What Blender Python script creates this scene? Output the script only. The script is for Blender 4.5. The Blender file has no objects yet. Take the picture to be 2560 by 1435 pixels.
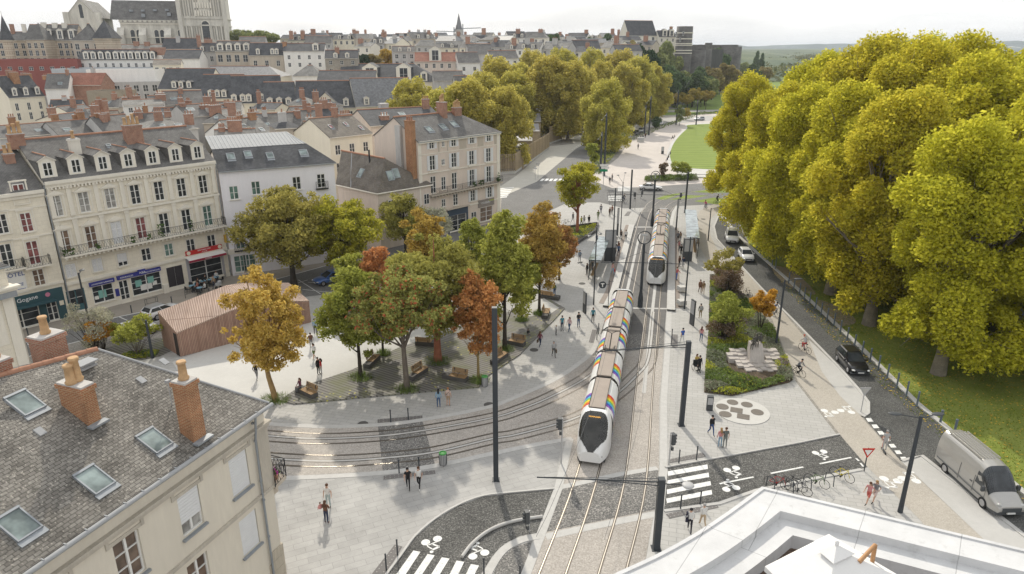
import bpy, math, random
import numpy as np
from mathutils import Vector, Matrix
random.seed(7); RNG=np.random.RandomState(11)
sc=bpy.context.scene; col=sc.collection
R=math.radians
# ------------------------------------------------------------------ camera
F=1720.; HZ=118.; H=28.; CX,CY=1280.,717.5
PIT=math.atan((CY-HZ)/F); CP,SP=math.cos(PIT),math.sin(PIT)
cam_d=bpy.data.cameras.new('camera'); cam=bpy.data.objects.new('camera',cam_d); col.objects.link(cam)
cam.location=(0,0,H); cam.rotation_euler=(math.pi/2-PIT,0,0)
cam_d.sensor_width=36; cam_d.lens=36*F/2560; cam_d.clip_end=30000; cam_d.clip_start=.3
sc.camera=cam
# ------------------------------------------------------------------ light
SUN_AZ=R(-11)      # from +Y towards -X
SUN_EL=R(36)
world=bpy.data.worlds.new('World'); sc.world=world; world.use_nodes=True
def setup_world():
    nt=world.node_tree; nt.nodes.clear(); N=nt.nodes.new; L=nt.links.new
    out=N('ShaderNodeOutputWorld'); bg=N('ShaderNodeBackground')
    sky=N('ShaderNodeTexSky'); sky.sky_type='NISHITA'; sky.sun_disc=False
    sky.sun_elevation=SUN_EL; sky.sun_rotation=SUN_AZ; sky.air_density=1.0; sky.dust_density=2.0
    tc=N('ShaderNodeTexCoord'); mp=N('ShaderNodeMapping'); mp.inputs['Scale'].default_value=(1.2,1.2,7)
    nz=N('ShaderNodeTexNoise'); nz.inputs['Scale'].default_value=1.6; nz.inputs['Detail'].default_value=5; nz.inputs['Roughness'].default_value=.5
    L(tc.outputs['Generated'],mp.inputs[0]); L(mp.outputs[0],nz.inputs['Vector'])
    rp=N('ShaderNodeValToRGB'); rp.color_ramp.elements[0].position=.38; rp.color_ramp.elements[1].position=.62
    rp.color_ramp.elements[0].color=(7.1,7.3,7.5,1); rp.color_ramp.elements[1].color=(11.4,11.4,11.3,1)
    L(nz.outputs['Fac'],rp.inputs[0])
    mx=N('ShaderNodeMix'); mx.data_type='RGBA'; mx.inputs['Factor'].default_value=.9
    L(sky.outputs[0],mx.inputs['A']); L(rp.outputs[0],mx.inputs['B'])
    L(mx.outputs['Result'],bg.inputs[0]); bg.inputs[1].default_value=.1
    L(bg.outputs[0],out.inputs[0])
setup_world()
sun_d=bpy.data.lights.new('sun','SUN'); sun=bpy.data.objects.new('sun',sun_d); col.objects.link(sun)
sun_d.energy=3.0; sun_d.angle=R(1.2); sun_d.color=(1,.93,.80)
sdir=Vector((math.sin(SUN_AZ)*math.cos(SUN_EL),math.cos(SUN_AZ)*math.cos(SUN_EL),math.sin(SUN_EL)))
sun.rotation_euler=sdir.to_track_quat('Z','Y').to_euler(); sun.location=sdir*100
sc.view_settings.view_transform='Standard'; sc.view_settings.look='None'; sc.view_settings.exposure=0.26; sc.view_settings.gamma=1
sc.render.engine='CYCLES'; cy=sc.cycles
cy.max_bounces=6; cy.diffuse_bounces=3; cy.glossy_bounces=2; cy.transmission_bounces=3; cy.transparent_max_bounces=6; cy.volume_bounces=0
cy.caustics_reflective=False; cy.caustics_refractive=False; cy.use_denoising=True
# ------------------------------------------------------------------ picture to ground
def P(px,py,z=0.):
    u=(px-CX)/F; v=(CY-py)/F; d=(u,CP+v*SP,-SP+v*CP); t=(z-H)/d[2]
    return Vector((d[0]*t,d[1]*t,z))
def RAY(px,py):
    u=(px-CX)/F; v=(CY-py)/F; return Vector((u,CP+v*SP,-SP+v*CP))
def PY(px,py,Y):
    u=(px-CX)/F; v=(CY-py)/F; d=(u,CP+v*SP,-SP+v*CP); t=Y/d[1]
    return Vector((d[0]*t,Y,H+d[2]*t))
def ZAT(x,y,py):
    v=(CY-py)/F; return H+(v*y*CP-y*SP)/(CP+v*SP)
def PL(pts,z=0.): return [P(a,b,z) for a,b in pts]
def spline(pts,n=6,closed=False):
    p=[Vector(q) for q in pts]; out=[]; m=len(p)
    rng=range(m if closed else m-1)
    for i in rng:
        if closed: a,b,c,d=p[(i-1)%m],p[i],p[(i+1)%m],p[(i+2)%m]
        else: a,b,c,d=p[max(i-1,0)],p[i],p[i+1],p[min(i+2,m-1)]
        for k in range(n):
            t=k/n; out.append(.5*((2*b)+(-a+c)*t+(2*a-5*b+4*c-d)*t*t+(-a+3*b-3*c+d)*t**3))
    if not closed: out.append(p[-1])
    return out
# ------------------------------------------------------------------ terrain height
def sstep(a,b,t):
    t=min(1,max(0,(t-a)/(b-a))); return t*t*(3-2*t)
def TZ(x,y):
    s=y-205-2.0*max(x,0)
    return 19*sstep(0,140,s)
# ------------------------------------------------------------------ materials
MT={}
def new_mat(name):
    m=bpy.data.materials.new(name); m.use_nodes=True; nt=m.node_tree
    b=nt.nodes['Principled BSDF']; return m,nt,b
def mixc(nt,f,a,b,blend='MIX'):
    x=nt.nodes.new('ShaderNodeMix'); x.data_type='RGBA'; x.blend_type=blend
    for s,v in (('Factor',f),('A',a),('B',b)):
        if isinstance(v,(int,float)): x.inputs[s].default_value=v
        elif isinstance(v,tuple): x.inputs[s].default_value=(*v[:3],1)
        else: nt.links.new(v,x.inputs[s])
    return x.outputs['Result']
def noise(nt,vec,scale,detail=4,rough=.55):
    n=nt.nodes.new('ShaderNodeTexNoise'); n.inputs['Scale'].default_value=scale; n.inputs['Detail'].default_value=detail; n.inputs['Roughness'].default_value=rough
    if vec is not None: nt.links.new(vec,n.inputs['Vector'])
    return n.outputs['Fac']
def ramp(nt,fac,p0,p1,c0=(0,0,0),c1=(1,1,1)):
    r=nt.nodes.new('ShaderNodeValToRGB'); e=r.color_ramp.elements
    e[0].position=p0; e[1].position=p1; e[0].color=(*c0,1); e[1].color=(*c1,1)
    nt.links.new(fac,r.inputs[0]); return r.outputs[0]
def vec(nt,kind='pos',scale=(1,1,1),rot=0):
    if kind=='pos': g=nt.nodes.new('ShaderNodeNewGeometry'); o=g.outputs['Position']
    elif kind=='uv': g=nt.nodes.new('ShaderNodeTexCoord'); o=g.outputs['UV']
    else: g=nt.nodes.new('ShaderNodeTexCoord'); o=g.outputs['Object']
    if scale!=(1,1,1) or rot:
        m=nt.nodes.new('ShaderNodeMapping'); m.inputs['Scale'].default_value=scale; m.inputs['Rotation'].default_value=(0,0,rot)
        nt.links.new(o,m.inputs[0]); o=m.outputs[0]
    return o
def bump(nt,b,h,dist=.02,strength=.6):
    x=nt.nodes.new('ShaderNodeBump'); x.inputs['Distance'].default_value=dist; x.inputs['Strength'].default_value=strength
    nt.links.new(h,x.inputs['Height']); nt.links.new(x.outputs[0],b.inputs['Normal'])
def sc3(c,k): return tuple(min(1,max(0,x*k)) for x in c)
def mat(name,c,rough=.8,var=.12,scale=3.,metal=0,spec=.3,bmp=0,kind='pos',streak=False,coat=0):
    if name in MT: return MT[name]
    m,nt,b=new_mat(name)
    if var>0:
        v=vec(nt,kind,(1,1,.15) if streak else (1,1,1))
        f=ramp(nt,noise(nt,v,scale,6,.65),.3,.7)
        c_=mixc(nt,f,sc3(c,1-var),sc3(c,1+var))
        f2=ramp(nt,noise(nt,v,scale*9,3,.6),.35,.65)
        c_=mixc(nt,f2,c_,mixc(nt,.5,c_,sc3(c,1-var*1.2)))
        nt.links.new(c_,b.inputs['Base Color'])
        if bmp: bump(nt,b,noise(nt,v,scale*6),bmp)
    else: b.inputs['Base Color'].default_value=(*c,1)
    b.inputs['Roughness'].default_value=rough; b.inputs['Metallic'].default_value=metal; b.inputs['Specular IOR Level'].default_value=spec
    if coat: b.inputs['Coat Weight'].default_value=coat; b.inputs['Coat Roughness'].default_value=.06
    MT[name]=m; return m
def brickmat(name,c1,c2,mortar,bw,bh,ms=.01,rough=.85,kind='uv',rot=0,spot=None,big=.25,bigscale=.25,bmp=.01,offset=.5,varb=.5,pale=None):
    """courses of slates, bricks or pavers laid in metres, with broad weathering"""
    if name in MT: return MT[name]
    m,nt,b=new_mat(name); v=vec(nt,kind,(1,1,1),rot)
    t=nt.nodes.new('ShaderNodeTexBrick'); nt.links.new(v,t.inputs['Vector'])
    t.inputs['Scale'].default_value=1; t.inputs['Brick Width'].default_value=bw; t.inputs['Row Height'].default_value=bh
    t.inputs['Mortar Size'].default_value=ms; t.inputs['Mortar Smooth'].default_value=.3; t.offset=offset; t.inputs['Bias'].default_value=0
    t.inputs['Color1'].default_value=(*c1,1); t.inputs['Color2'].default_value=(*c2,1); t.inputs['Mortar'].default_value=(*mortar,1)
    c=t.outputs['Color']
    p=vec(nt,'pos')
    f=ramp(nt,noise(nt,p,bigscale,6,.7),.32,.68)
    c=mixc(nt,1.0,c,mixc(nt,f,(1-big,)*3,(1+big,)*3),'MULTIPLY')
    if spot: c=mixc(nt,ramp(nt,noise(nt,p,2.2,8,.75),.56,.70),c,spot)
    if pale: c=mixc(nt,ramp(nt,noise(nt,p,9,3,.8),.60,.66),c,pale)
    nt.links.new(c,b.inputs['Base Color']); b.inputs['Roughness'].default_value=rough; b.inputs['Specular IOR Level'].default_value=.3
    if bmp: bump(nt,b,t.outputs['Fac'],-bmp,.7)
    MT[name]=m; return m
def speckmat(name,c,dark,light,s=40,rough=.9,big=.15,tile=None):
    """exposed aggregate, asphalt: grains plus broad patches"""
    if name in MT: return MT[name]
    m,nt,b=new_mat(name); p=vec(nt,'pos')
    g=noise(nt,p,s,2,.7); c_=mixc(nt,ramp(nt,g,.38,.5),dark,c); c_=mixc(nt,ramp(nt,g,.55,.66),c_,light)
    g2=noise(nt,p,s*.32,2,.7); c_=mixc(nt,ramp(nt,g2,.46,.62),c_,mixc(nt,.5,c_,dark))
    f=ramp(nt,noise(nt,p,.22,6,.65),.3,.7)
    c_=mixc(nt,1.0,c_,mixc(nt,f,(1-big,)*3,(1+big,)*3),'MULTIPLY')
    nt.links.new(c_,b.inputs['Base Color']); b.inputs['Roughness'].default_value=rough; b.inputs['Specular IOR Level'].default_value=.2
    MT[name]=m; return m
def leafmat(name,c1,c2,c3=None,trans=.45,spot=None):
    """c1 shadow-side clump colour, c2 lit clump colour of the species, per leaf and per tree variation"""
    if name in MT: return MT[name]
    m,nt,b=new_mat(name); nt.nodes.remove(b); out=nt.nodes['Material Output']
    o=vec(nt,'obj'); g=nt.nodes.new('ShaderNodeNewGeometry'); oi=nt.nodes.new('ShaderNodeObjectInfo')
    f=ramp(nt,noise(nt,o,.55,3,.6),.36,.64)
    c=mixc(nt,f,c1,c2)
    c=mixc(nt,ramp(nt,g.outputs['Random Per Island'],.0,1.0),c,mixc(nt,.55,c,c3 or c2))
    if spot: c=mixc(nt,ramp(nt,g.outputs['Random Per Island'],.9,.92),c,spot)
    hs=nt.nodes.new('ShaderNodeHueSaturation')
    ma=nt.nodes.new('ShaderNodeMapRange'); ma.inputs[3].default_value=.496; ma.inputs[4].default_value=.512; nt.links.new(oi.outputs['Random'],ma.inputs[0])
    mb=nt.nodes.new('ShaderNodeMapRange'); mb.inputs[3].default_value=.98; mb.inputs[4].default_value=1.46; nt.links.new(g.outputs['Random Per Island'],mb.inputs[0])
    nt.links.new(ma.outputs[0],hs.inputs['Hue']); nt.links.new(mb.outputs[0],hs.inputs['Value']); nt.links.new(c,hs.inputs['Color'])
    d=nt.nodes.new('ShaderNodeBsdfDiffuse'); t=nt.nodes.new('ShaderNodeBsdfTranslucent'); x=nt.nodes.new('ShaderNodeMixShader'); x.inputs[0].default_value=trans
    nt.links.new(hs.outputs[0],d.inputs[0]); nt.links.new(hs.outputs[0],t.inputs[0])
    nt.links.new(d.outputs[0],x.inputs[1]); nt.links.new(t.outputs[0],x.inputs[2]); nt.links.new(x.outputs[0],out.inputs[0])
    MT[name]=m; return m
# ------------------------------------------------------------------ mesh builder
class MB:
    def __init__(s): s.v=[]; s.f=[]; s.m=[]; s.sm=[]
    def add(s,vs,fs,mi=0,M=None,smooth=False):
        o=len(s.v)
        for q in vs:
            q=Vector(q); s.v.append(M@q if M is not None else q)
        for f in fs: s.f.append([o+i for i in f]); s.m.append(mi); s.sm.append(smooth)
        return s
    def quad(s,a,b,c,d,mi=0,M=None): return s.add([a,b,c,d],[(0,1,2,3)],mi,M)
    def poly(s,pts,mi=0,M=None): return s.add(pts,[tuple(range(len(pts)))],mi,M)
    def box(s,x0,y0,z0,x1,y1,z1,mi=0,M=None,taper=0):
        t=taper
        v=[(x0,y0,z0),(x1,y0,z0),(x1,y1,z0),(x0,y1,z0),(x0+t,y0+t,z1),(x1-t,y0+t,z1),(x1-t,y1-t,z1),(x0+t,y1-t,z1)]
        return s.add(v,[(0,3,2,1),(4,5,6,7),(0,1,5,4),(1,2,6,5),(2,3,7,6),(3,0,4,7)],mi,M)
    def cbox(s,c,d,mi=0,M=None,rz=0):
        K=Matrix.Translation(c)@Matrix.Rotation(rz,4,'Z'); K=M@K if M is not None else K
        return s.box(-d[0]/2,-d[1]/2,-d[2]/2,d[0]/2,d[1]/2,d[2]/2,mi,K)
    def prism(s,pts,z0,z1,mi=0,M=None):
        n=len(pts); v=[(p[0],p[1],z0) for p in pts]+[(p[0],p[1],z1) for p in pts]
        ar=sum(pts[i][0]*pts[(i+1)%n][1]-pts[(i+1)%n][0]*pts[i][1] for i in range(n))
        if ar<0: v=v[:n][::-1]+v[n:][::-1]
        f=[tuple(range(n))[::-1],tuple(range(n,2*n))]+[(i,(i+1)%n,n+(i+1)%n,n+i) for i in range(n)]
        return s.add(v,f,mi,M)
    def ring(s,c,ax,r,n,ph=0,sq=1):
        ax=Vector(ax).normalized(); a=ax.orthogonal().normalized() if abs(ax.z)<.99 else Vector((1,0,0)); b=ax.cross(a)
        return [Vector(c)+a*math.cos(2*math.pi*i/n+ph)*r+b*math.sin(2*math.pi*i/n+ph)*r*sq for i in range(n)]
    def cyl(s,p0,p1,r0,r1=None,n=8,mi=0,caps=True,M=None,smooth=True,ph=0):
        r1=r0 if r1 is None else r1; p0=Vector(p0); p1=Vector(p1); ax=p1-p0
        v=s.ring(p0,ax,r0,n,ph)+s.ring(p1,ax,r1,n,ph)
        s.add(v,[(i,(i+1)%n,n+(i+1)%n,n+i) for i in range(n)],mi,M,smooth)
        if caps: s.add(v,[tuple(range(n))[::-1],tuple(range(n,2*n))],mi,M)
        return s
    def tube(s,path,r,n=6,mi=0,M=None,caps=True):
        path=[Vector(p) for p in path]; k=len(path); rr=r if isinstance(r,(list,tuple)) else [r]*k
        v=[]; a=None
        for i,p in enumerate(path):
            ax=(path[min(i+1,k-1)]-path[max(i-1,0)]).normalized()
            a=(ax.orthogonal() if a is None else (a-ax*a.dot(ax))).normalized(); b=ax.cross(a)
            v+=[p+(a*math.cos(2*math.pi*j/n)+b*math.sin(2*math.pi*j/n))*rr[i] for j in range(n)]
        f=[(i*n+j,i*n+(j+1)%n,(i+1)*n+(j+1)%n,(i+1)*n+j) for i in range(k-1) for j in range(n)]
        s.add(v,f,mi,M,True)
        if caps: s.add(v,[tuple(range(n))[::-1],tuple(range((k-1)*n,k*n))],mi,M)
        return s
    def lathe(s,prof,c=(0,0,0),n=12,mi=0,M=None,caps=True):
        v=[(c[0]+r*math.cos(2*math.pi*j/n),c[1]+r*math.sin(2*math.pi*j/n),c[2]+z) for r,z in prof for j in range(n)]; k=len(prof)
        s.add(v,[(i*n+j,i*n+(j+1)%n,(i+1)*n+(j+1)%n,(i+1)*n+j) for i in range(k-1) for j in range(n)],mi,M,True)
        if caps: s.add(v,[tuple(range(n))[::-1],tuple(range((k-1)*n,k*n))],mi,M)
        return s
    def ball(s,c,r,mi=0,M=None,n=8,m=6):
        rx,ry,rz=r if isinstance(r,(tuple,list)) else (r,r,r)
        v=[(c[0],c[1],c[2]-rz)]
        for i in range(1,m):
            t=math.pi*i/m-math.pi/2
            v+=[(c[0]+rx*math.cos(t)*math.cos(2*math.pi*j/n),c[1]+ry*math.cos(t)*math.sin(2*math.pi*j/n),c[2]+rz*math.sin(t)) for j in range(n)]
        v.append((c[0],c[1],c[2]+rz)); e=len(v)-1
        f=[(0,1+(j+1)%n,1+j) for j in range(n)]+[(1+i*n+j,1+i*n+(j+1)%n,1+(i+1)*n+(j+1)%n,1+(i+1)*n+j) for i in range(m-2) for j in range(n)]+[(e,1+(m-2)*n+j,1+(m-2)*n+(j+1)%n) for j in range(n)]
        return s.add(v,f,mi,M,True)
    def strip(s,pts,w0,w1,z=0.,mi=0):
        """flat ribbon along ground points, offset w0..w1 to the left of travel"""
        L,Rr=[],[]
        pts=[Vector((p[0],p[1],0)) for p in pts]
        for i,p in enumerate(pts):
            t=(pts[min(i+1,len(pts)-1)]-pts[max(i-1,0)]).normalized(); n=Vector((-t.y,t.x,0))
            L.append((p+n*w1)+Vector((0,0,z))); Rr.append((p+n*w0)+Vector((0,0,z)))
        for i in range(len(pts)-1): s.quad(Rr[i],Rr[i+1],L[i+1],L[i],mi)
        return s
    def mesh(s,name,mats):
        me=bpy.data.meshes.new(name); me.from_pydata([tuple(q) for q in s.v],[],s.f)
        for m in (mats if isinstance(mats,(list,tuple)) else [mats]): me.materials.append(m)
        me.polygons.foreach_set('material_index',s.m); me.polygons.foreach_set('use_smooth',s.sm)
        uv=me.uv_layers.new(name='UVMap'); buf=np.zeros(len(me.loops)*2,'f'); k=0
        for f in s.f:
            a=s.v[f[0]]; n=Vector((0,0,0))
            for i in range(len(f)):
                p=s.v[f[i]]-a; q=s.v[f[(i+1)%len(f)]]-a; n+=p.cross(q)
            n=n.normalized() if n.length>1e-12 else Vector((0,0,1))
            u=Vector((1,0,0)) if abs(n.z)>.98 else Vector((-n.y,n.x,0)).normalized(); w=n.cross(u)
            for i in f: buf[k]=s.v[i].dot(u); buf[k+1]=s.v[i].dot(w); k+=2
        uv.data.foreach_set('uv',buf); me.update(); return me
    def build(s,name,mats,parent=None,M=None):
        return link(name,s.mesh(name,mats),parent,M)
def link(name,me,parent=None,M=None):
    o=bpy.data.objects.new(name,me); col.objects.link(o)
    if parent is not None: o.parent=parent
    if M is not None: o.matrix_local=M
    return o
def tag(o,label=None,cat=None,group=None,kind=None):
    if label: o['label']=label
    if cat: o['category']=cat
    if group: o['group']=group
    if kind: o['kind']=kind
    return o
def empty(name,loc=(0,0,0),rz=0,label=None,cat=None,group=None):
    o=bpy.data.objects.new(name,None); col.objects.link(o); o.location=loc; o.rotation_euler=(0,0,rz); o.empty_display_size=.5
    return tag(o,label,cat,group)
def dup(root,loc=None,rz=None,label=None,group=None,scale=None):
    r=root.copy(); col.objects.link(r)
    for k,v in (('label',label),('group',group)):
        if v: r[k]=v
    if loc is not None: r.location=loc
    if rz is not None: r.rotation_euler=(0,0,rz)
    if scale is not None: r.scale=scale if isinstance(scale,(tuple,list)) else (scale,)*3
    for ch in root.children:
        c=ch.copy(); col.objects.link(c); c.parent=r
        for g in ch.children:
            d=g.copy(); col.objects.link(d); d.parent=c
    return r
def T(x,y,z,rz=0): return Matrix.Translation((x,y,z))@Matrix.Rotation(rz,4,'Z')
STRUCT=[]
def struct(name,mb,m): return tag(mb.build(name,m),kind='structure')
def sheet(name,pts,m,z,smooth=0):
    """one flat sheet of ground through picture points"""
    p=PL(pts); p=spline(p,smooth,True) if smooth else p
    return struct(name,MB().poly([(q.x,q.y,z) for q in p]),m)
def text(s,size,M,m,parent,name='lettering',depth=.01):
    c=bpy.data.curves.new(name,'FONT'); c.body=s; c.size=size; c.extrude=depth; c.align_x='CENTER'; c.align_y='CENTER'; c.resolution_u=2
    o=bpy.data.objects.new(name,c); col.objects.link(o); dg=bpy.context.evaluated_depsgraph_get()
    me=bpy.data.meshes.new_from_object(o.evaluated_get(dg)); bpy.data.objects.remove(o); bpy.data.curves.remove(c)
    me.materials.clear(); me.materials.append(m); return link(name,me,parent,M)
# ================================================================== ground
M_base=speckmat('city_ground',(.30,.28,.25),(.2,.19,.17),(.4,.38,.35),6,big=.2)
def far_fields():
    nt=M_base.node_tree; b=nt.nodes['Principled BSDF']; old=b.inputs['Base Color'].links[0].from_socket; g=nt.nodes.new('ShaderNodeNewGeometry'); sx=nt.nodes.new('ShaderNodeSeparateXYZ'); nt.links.new(g.outputs['Position'],sx.inputs[0])
    m=nt.nodes.new('ShaderNodeMapRange'); m.inputs[1].default_value=330; m.inputs[2].default_value=420; nt.links.new(sx.outputs['Y'],m.inputs[0])
    f=ramp(nt,noise(nt,g.outputs['Position'],.012,5,.6),.4,.6); gr=mixc(nt,f,(.055,.085,.045),(.11,.135,.065)); nt.links.new(mixc(nt,m.outputs[0],old,gr),b.inputs['Base Color'])
far_fields()
M_pav=brickmat('plaza_pavers',(.435,.424,.405),(.395,.386,.365),(.275,.27,.255),.9,.42,.016,kind='pos',rot=R(14),big=.07,bigscale=.12,bmp=.004)
M_pavgrey=brickmat('plaza_pavers_grey',(.385,.377,.363),(.35,.343,.33),(.265,.26,.25),1.2,.5,.015,kind='pos',rot=R(-25),big=.16,bigscale=.35,bmp=.003)
M_conc=mat('pale_concrete',(.53,.518,.49),.85,.07,.35,bmp=.002)
M_conc2=mat('grey_concrete',(.47,.46,.43),.85,.09,.6,bmp=.003)
M_kerb=mat('granite_kerb',(.49,.48,.46),.8,.10,2.2,bmp=.004)
M_asph=speckmat('asphalt',(.105,.105,.10),(.05,.05,.05),(.2,.2,.19),14,big=.28)
M_asph2=speckmat('asphalt_fine',(.125,.122,.115),(.06,.06,.058),(.26,.255,.24),10,big=.28)
M_asphL=speckmat('asphalt_worn',(.19,.185,.18),(.13,.13,.125),(.27,.265,.26),9,big=.14)
M_beige=speckmat('beige_aggregate',(.425,.39,.355),(.32,.295,.265),(.51,.475,.435),9,big=.12)
M_dkgrav=speckmat('dark_gravel_slab',(.21,.20,.19),(.10,.10,.095),(.42,.40,.37),9,big=.10)
M_slab=brickmat('dark_track_slabs',(.145,.14,.135),(.125,.12,.117),(.09,.09,.09),1.4,.55,.02,kind='pos',rot=R(14),big=.08,bmp=.003)
M_sand=speckmat('sand_path',(.43,.395,.345),(.36,.33,.285),(.49,.455,.405),12,big=.08)
M_white=mat('road_paint',(.74,.74,.72),.7,.06,3)
def wear():
    nt=M_white.node_tree; b=nt.nodes['Principled BSDF']; old=b.inputs['Base Color'].links[0].from_socket
    nt.links.new(mixc(nt,ramp(nt,noise(nt,vec(nt,'pos'),5.5,8,.8),.52,.68),old,(.34,.34,.33)),b.inputs['Base Color'])
wear()
M_tact=mat('tactile_slab',(.17,.16,.155),.8,.15,8)
M_stud=mat('tactile_stud',(.34,.33,.31),.6,0)
M_soil=speckmat('bed_soil',(.10,.075,.05),(.05,.04,.03),(.18,.13,.08),8)
def grassmat(name,c1,c2,leaf=None,mow=False):
    m,nt,b=new_mat(name); p=vec(nt,'pos')
    c=mixc(nt,ramp(nt,noise(nt,p,.3,6,.65),.35,.65),c1,c2)
    c=mixc(nt,ramp(nt,noise(nt,p,9,4,.7),.3,.7),mixc(nt,.45,c,sc3(c1,.5)),c)
    if leaf:
        v=nt.nodes.new('ShaderNodeTexVoronoi'); v.inputs['Scale'].default_value=1.5; v.inputs['Randomness'].default_value=1; nt.links.new(p,v.inputs['Vector'])
        k=ramp(nt,v.outputs['Distance'],.13,.17,(1,1,1),(0,0,0)); n2=ramp(nt,noise(nt,p,.25,3),.4,.55)
        c=mixc(nt,mixc(nt,1.0,k,n2,'MULTIPLY'),c,leaf)
    if mow:
        w=nt.nodes.new('ShaderNodeTexWave'); w.inputs['Scale'].default_value=.09; w.inputs['Distortion'].default_value=.6; w.bands_direction='Y'; nt.links.new(p,w.inputs['Vector'])
        c=mixc(nt,ramp(nt,w.outputs['Fac'],.42,.58),c,mixc(nt,.4,c,sc3(c2,1.25)))
    nt.links.new(c,b.inputs['Base Color']); b.inputs['Roughness'].default_value=.95; b.inputs['Specular IOR Level'].default_value=.1
    MT[name]=m; return m
M_grass=grassmat('lawn_with_leaves',(.185,.225,.045),(.29,.325,.08),(.42,.33,.05))
M_lawn=grassmat('mown_lawn',(.19,.25,.06),(.23,.285,.075),mow=True)
M_park=grassmat('park_grass',(.17,.24,.06),(.24,.31,.09))
def terrain():
    xs=sorted(set([-6000,-4000,-2500,-1500,-1000,-700]+list(range(-520,341,20))+[400,500,650,900,1300,2000,3000,4500,6500]))
    ys=sorted(set([-60,0,60,120,160,180]+list(range(200,521,14))+[560,620,700,850,1100,1500,2200,3200,4500,7000,12000]))
    v=[(x,y,TZ(x,y)) for y in ys for x in xs]; n=len(xs)
    f=[(j*n+i,j*n+i+1,(j+1)*n+i+1,(j+1)*n+i) for j in range(len(ys)-1) for i in range(n-1)]
    struct('ground',MB().add(v,f,0,None,True),M_base)
terrain()
sheet('plaza_pavement',[(300,1900),(3000,1900),(2440,1340),(2110,1110),(1990,955),(1880,760),(1835,640),(1800,560),(1830,520),(1780,505),(1560,520),(1500,505),(1420,500),(1290,560),(1240,600),(780,720),(420,850),(60,930),(60,1100)],M_pav,.004)
sheet('plaza_paving',[(400,1800),(640,1190),(734,1192),(951,1180),(1086,1162),(1228,1132),(1310,1113),(1405,1098),(1386,1224),(1274,1234),(1208,1242),(1148,1264),(1088,1300),(1039,1343),(969,1435),(830,1800)],M_pavgrey,.008)
# left street and its pavements
SU=[(-60,880),(61,850),(190,818),(295,792),(420,766),(571,732),(660,706),(800,668),(1000,612),(1160,572),(1258,535)]
SLo=[(-60,935),(70,893),(167,862),(348,815),(430,795),(560,766),(700,750),(800,738),(1000,672),(1240,602),(1300,566)]
sheet('street_asphalt',SU+SLo[::-1],M_asphL,.012)
sheet('street_pavement',[(-80,800),(185,745),(575,660),(845,600),(1085,545),(1250,505),(1258,535)]+SU[:-1][::-1],mat('street_pavement',(.33,.295,.25),.9,.10,1.2),.009)
mb=MB(); mb.strip(PL(SU),-.15,.0,.020)
mb.strip(PL([(70,893),(167,862),(348,815),(430,795)]),0,.14,.020); mb.strip(PL([(295,792),(348,815)]),0,.1,.018)
for a,b in (((745,700),(800,735)),((770,706),(860,716)),((756,724),(858,735)),((720,716),(770,700))): mb.strip(PL([a,b]),0,.1,.018)
struct('street_lines',mb,M_white)
mb=MB()
for k in range(5):
    a=P(60+k*4.5,849+k*6.2); b=P(128+k*6.5,837+k*7.8); d=(P(61,852)-P(66,858)).normalized()*.28; mb.quad(*( (q.x,q.y,.021) for q in (a+d,a-d,b-d,b+d)))
for k in range(3):
    a=P(487+k*6,754+k*6); b=P(532+k*8,742+k*6); d=Vector((-.2,.2,0)); mb.quad(*((q.x,q.y,.021) for q in (a+d,a-d,b-d,b+d)))
struct('street_crossing',mb,M_white)
# avenue, back crossing, promenade, park
sheet('crossing_road',[(1255,492),(1340,455),(1450,440),(1530,470),(1600,468),(1850,452),(1990,452),(1990,512),(1830,518),(1760,512),(1640,518),(1560,521),(1500,506),(1420,506),(1300,562),(1245,590)],M_asphL,.013)
sheet('avenue_asphalt',[(1340,456),(1395,410),(1440,372),(1500,338),(1560,300),(1600,268),(1640,262),(1600,300),(1560,330),(1490,372),(1475,420),(1450,441)],M_asphL,.016)
sheet('avenue_pavement',[(1245,470),(1290,440),(1370,372),(1390,345),(1480,335),(1500,338),(1440,372),(1395,410),(1340,456),(1255,493)],M_conc2 if 0 else mat('avenue_pavement',(.47,.45,.40),.9,.08,.5),.010)
sheet('promenade',[(1450,441),(1530,470),(1600,468),(1850,452),(1990,452),(1990,280),(1740,284),(1640,318),(1575,352),(1545,395),(1500,430)],mat('promenade_paving',(.53,.48,.44),.85,.12,.08),.009)
sheet('park_grass',[(1600,292),(1640,262),(1700,215),(1790,172),(2100,160),(2200,250),(2000,284),(1740,284)],M_park,.010)
sheet('park_road',[(1540,330),(1610,262),(1660,215),(1700,190),(1720,190),(1680,222),(1640,262),(1600,300),(1575,345)],mat('pale_road',(.40,.39,.37),.9,.05,.3),.014)
sheet('park_road',[(1590,301),(1760,290),(2000,286),(2000,300),(1750,303),(1620,318)],MT['pale_road'],.016)
sheet('park_road',[(1640,276),(1990,272),(1990,277),(1640,281)],MT['pale_road'],.016)
sheet('park_path',[(1600,264),(1640,250),(1690,243),(1690,246),(1640,255),(1610,270)],M_conc,.017)
sheet('riverside_road',[(1790,235),(1830,200),(1850,183),(1900,178),(1930,178),(1880,190),(1850,205),(1810,237)],MT['pale_road'],.017)
lawn=[(1742,311),(1718,322),(1690,350),(1676,380),(1679,405),(1695,417),(1760,423),(1850,425),(2000,425),(2000,311)]
lw=PL(lawn); cen=sum(lw,Vector())/len(lw)
struct('lawn_border',MB().poly([(q.x+(q.x-cen.x)*.07,q.y+(q.y-cen.y)*.07,.02) for q in spline(lw,4,True)]),M_conc)
struct('lawn',MB().poly([(q.x,q.y,.03) for q in spline(lw,4,True)]),M_lawn)
mb=MB()
for y0,y1 in ((430,436),(440,443)):
    a,b,c,d=PL([(1690,y0),(1990,y0+1),(1990,y1+3),(1694,y1+2)]); mb.prism([a,b,c,d],.0,.28)
struct('lawn_steps',mb,M_conc)
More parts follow.
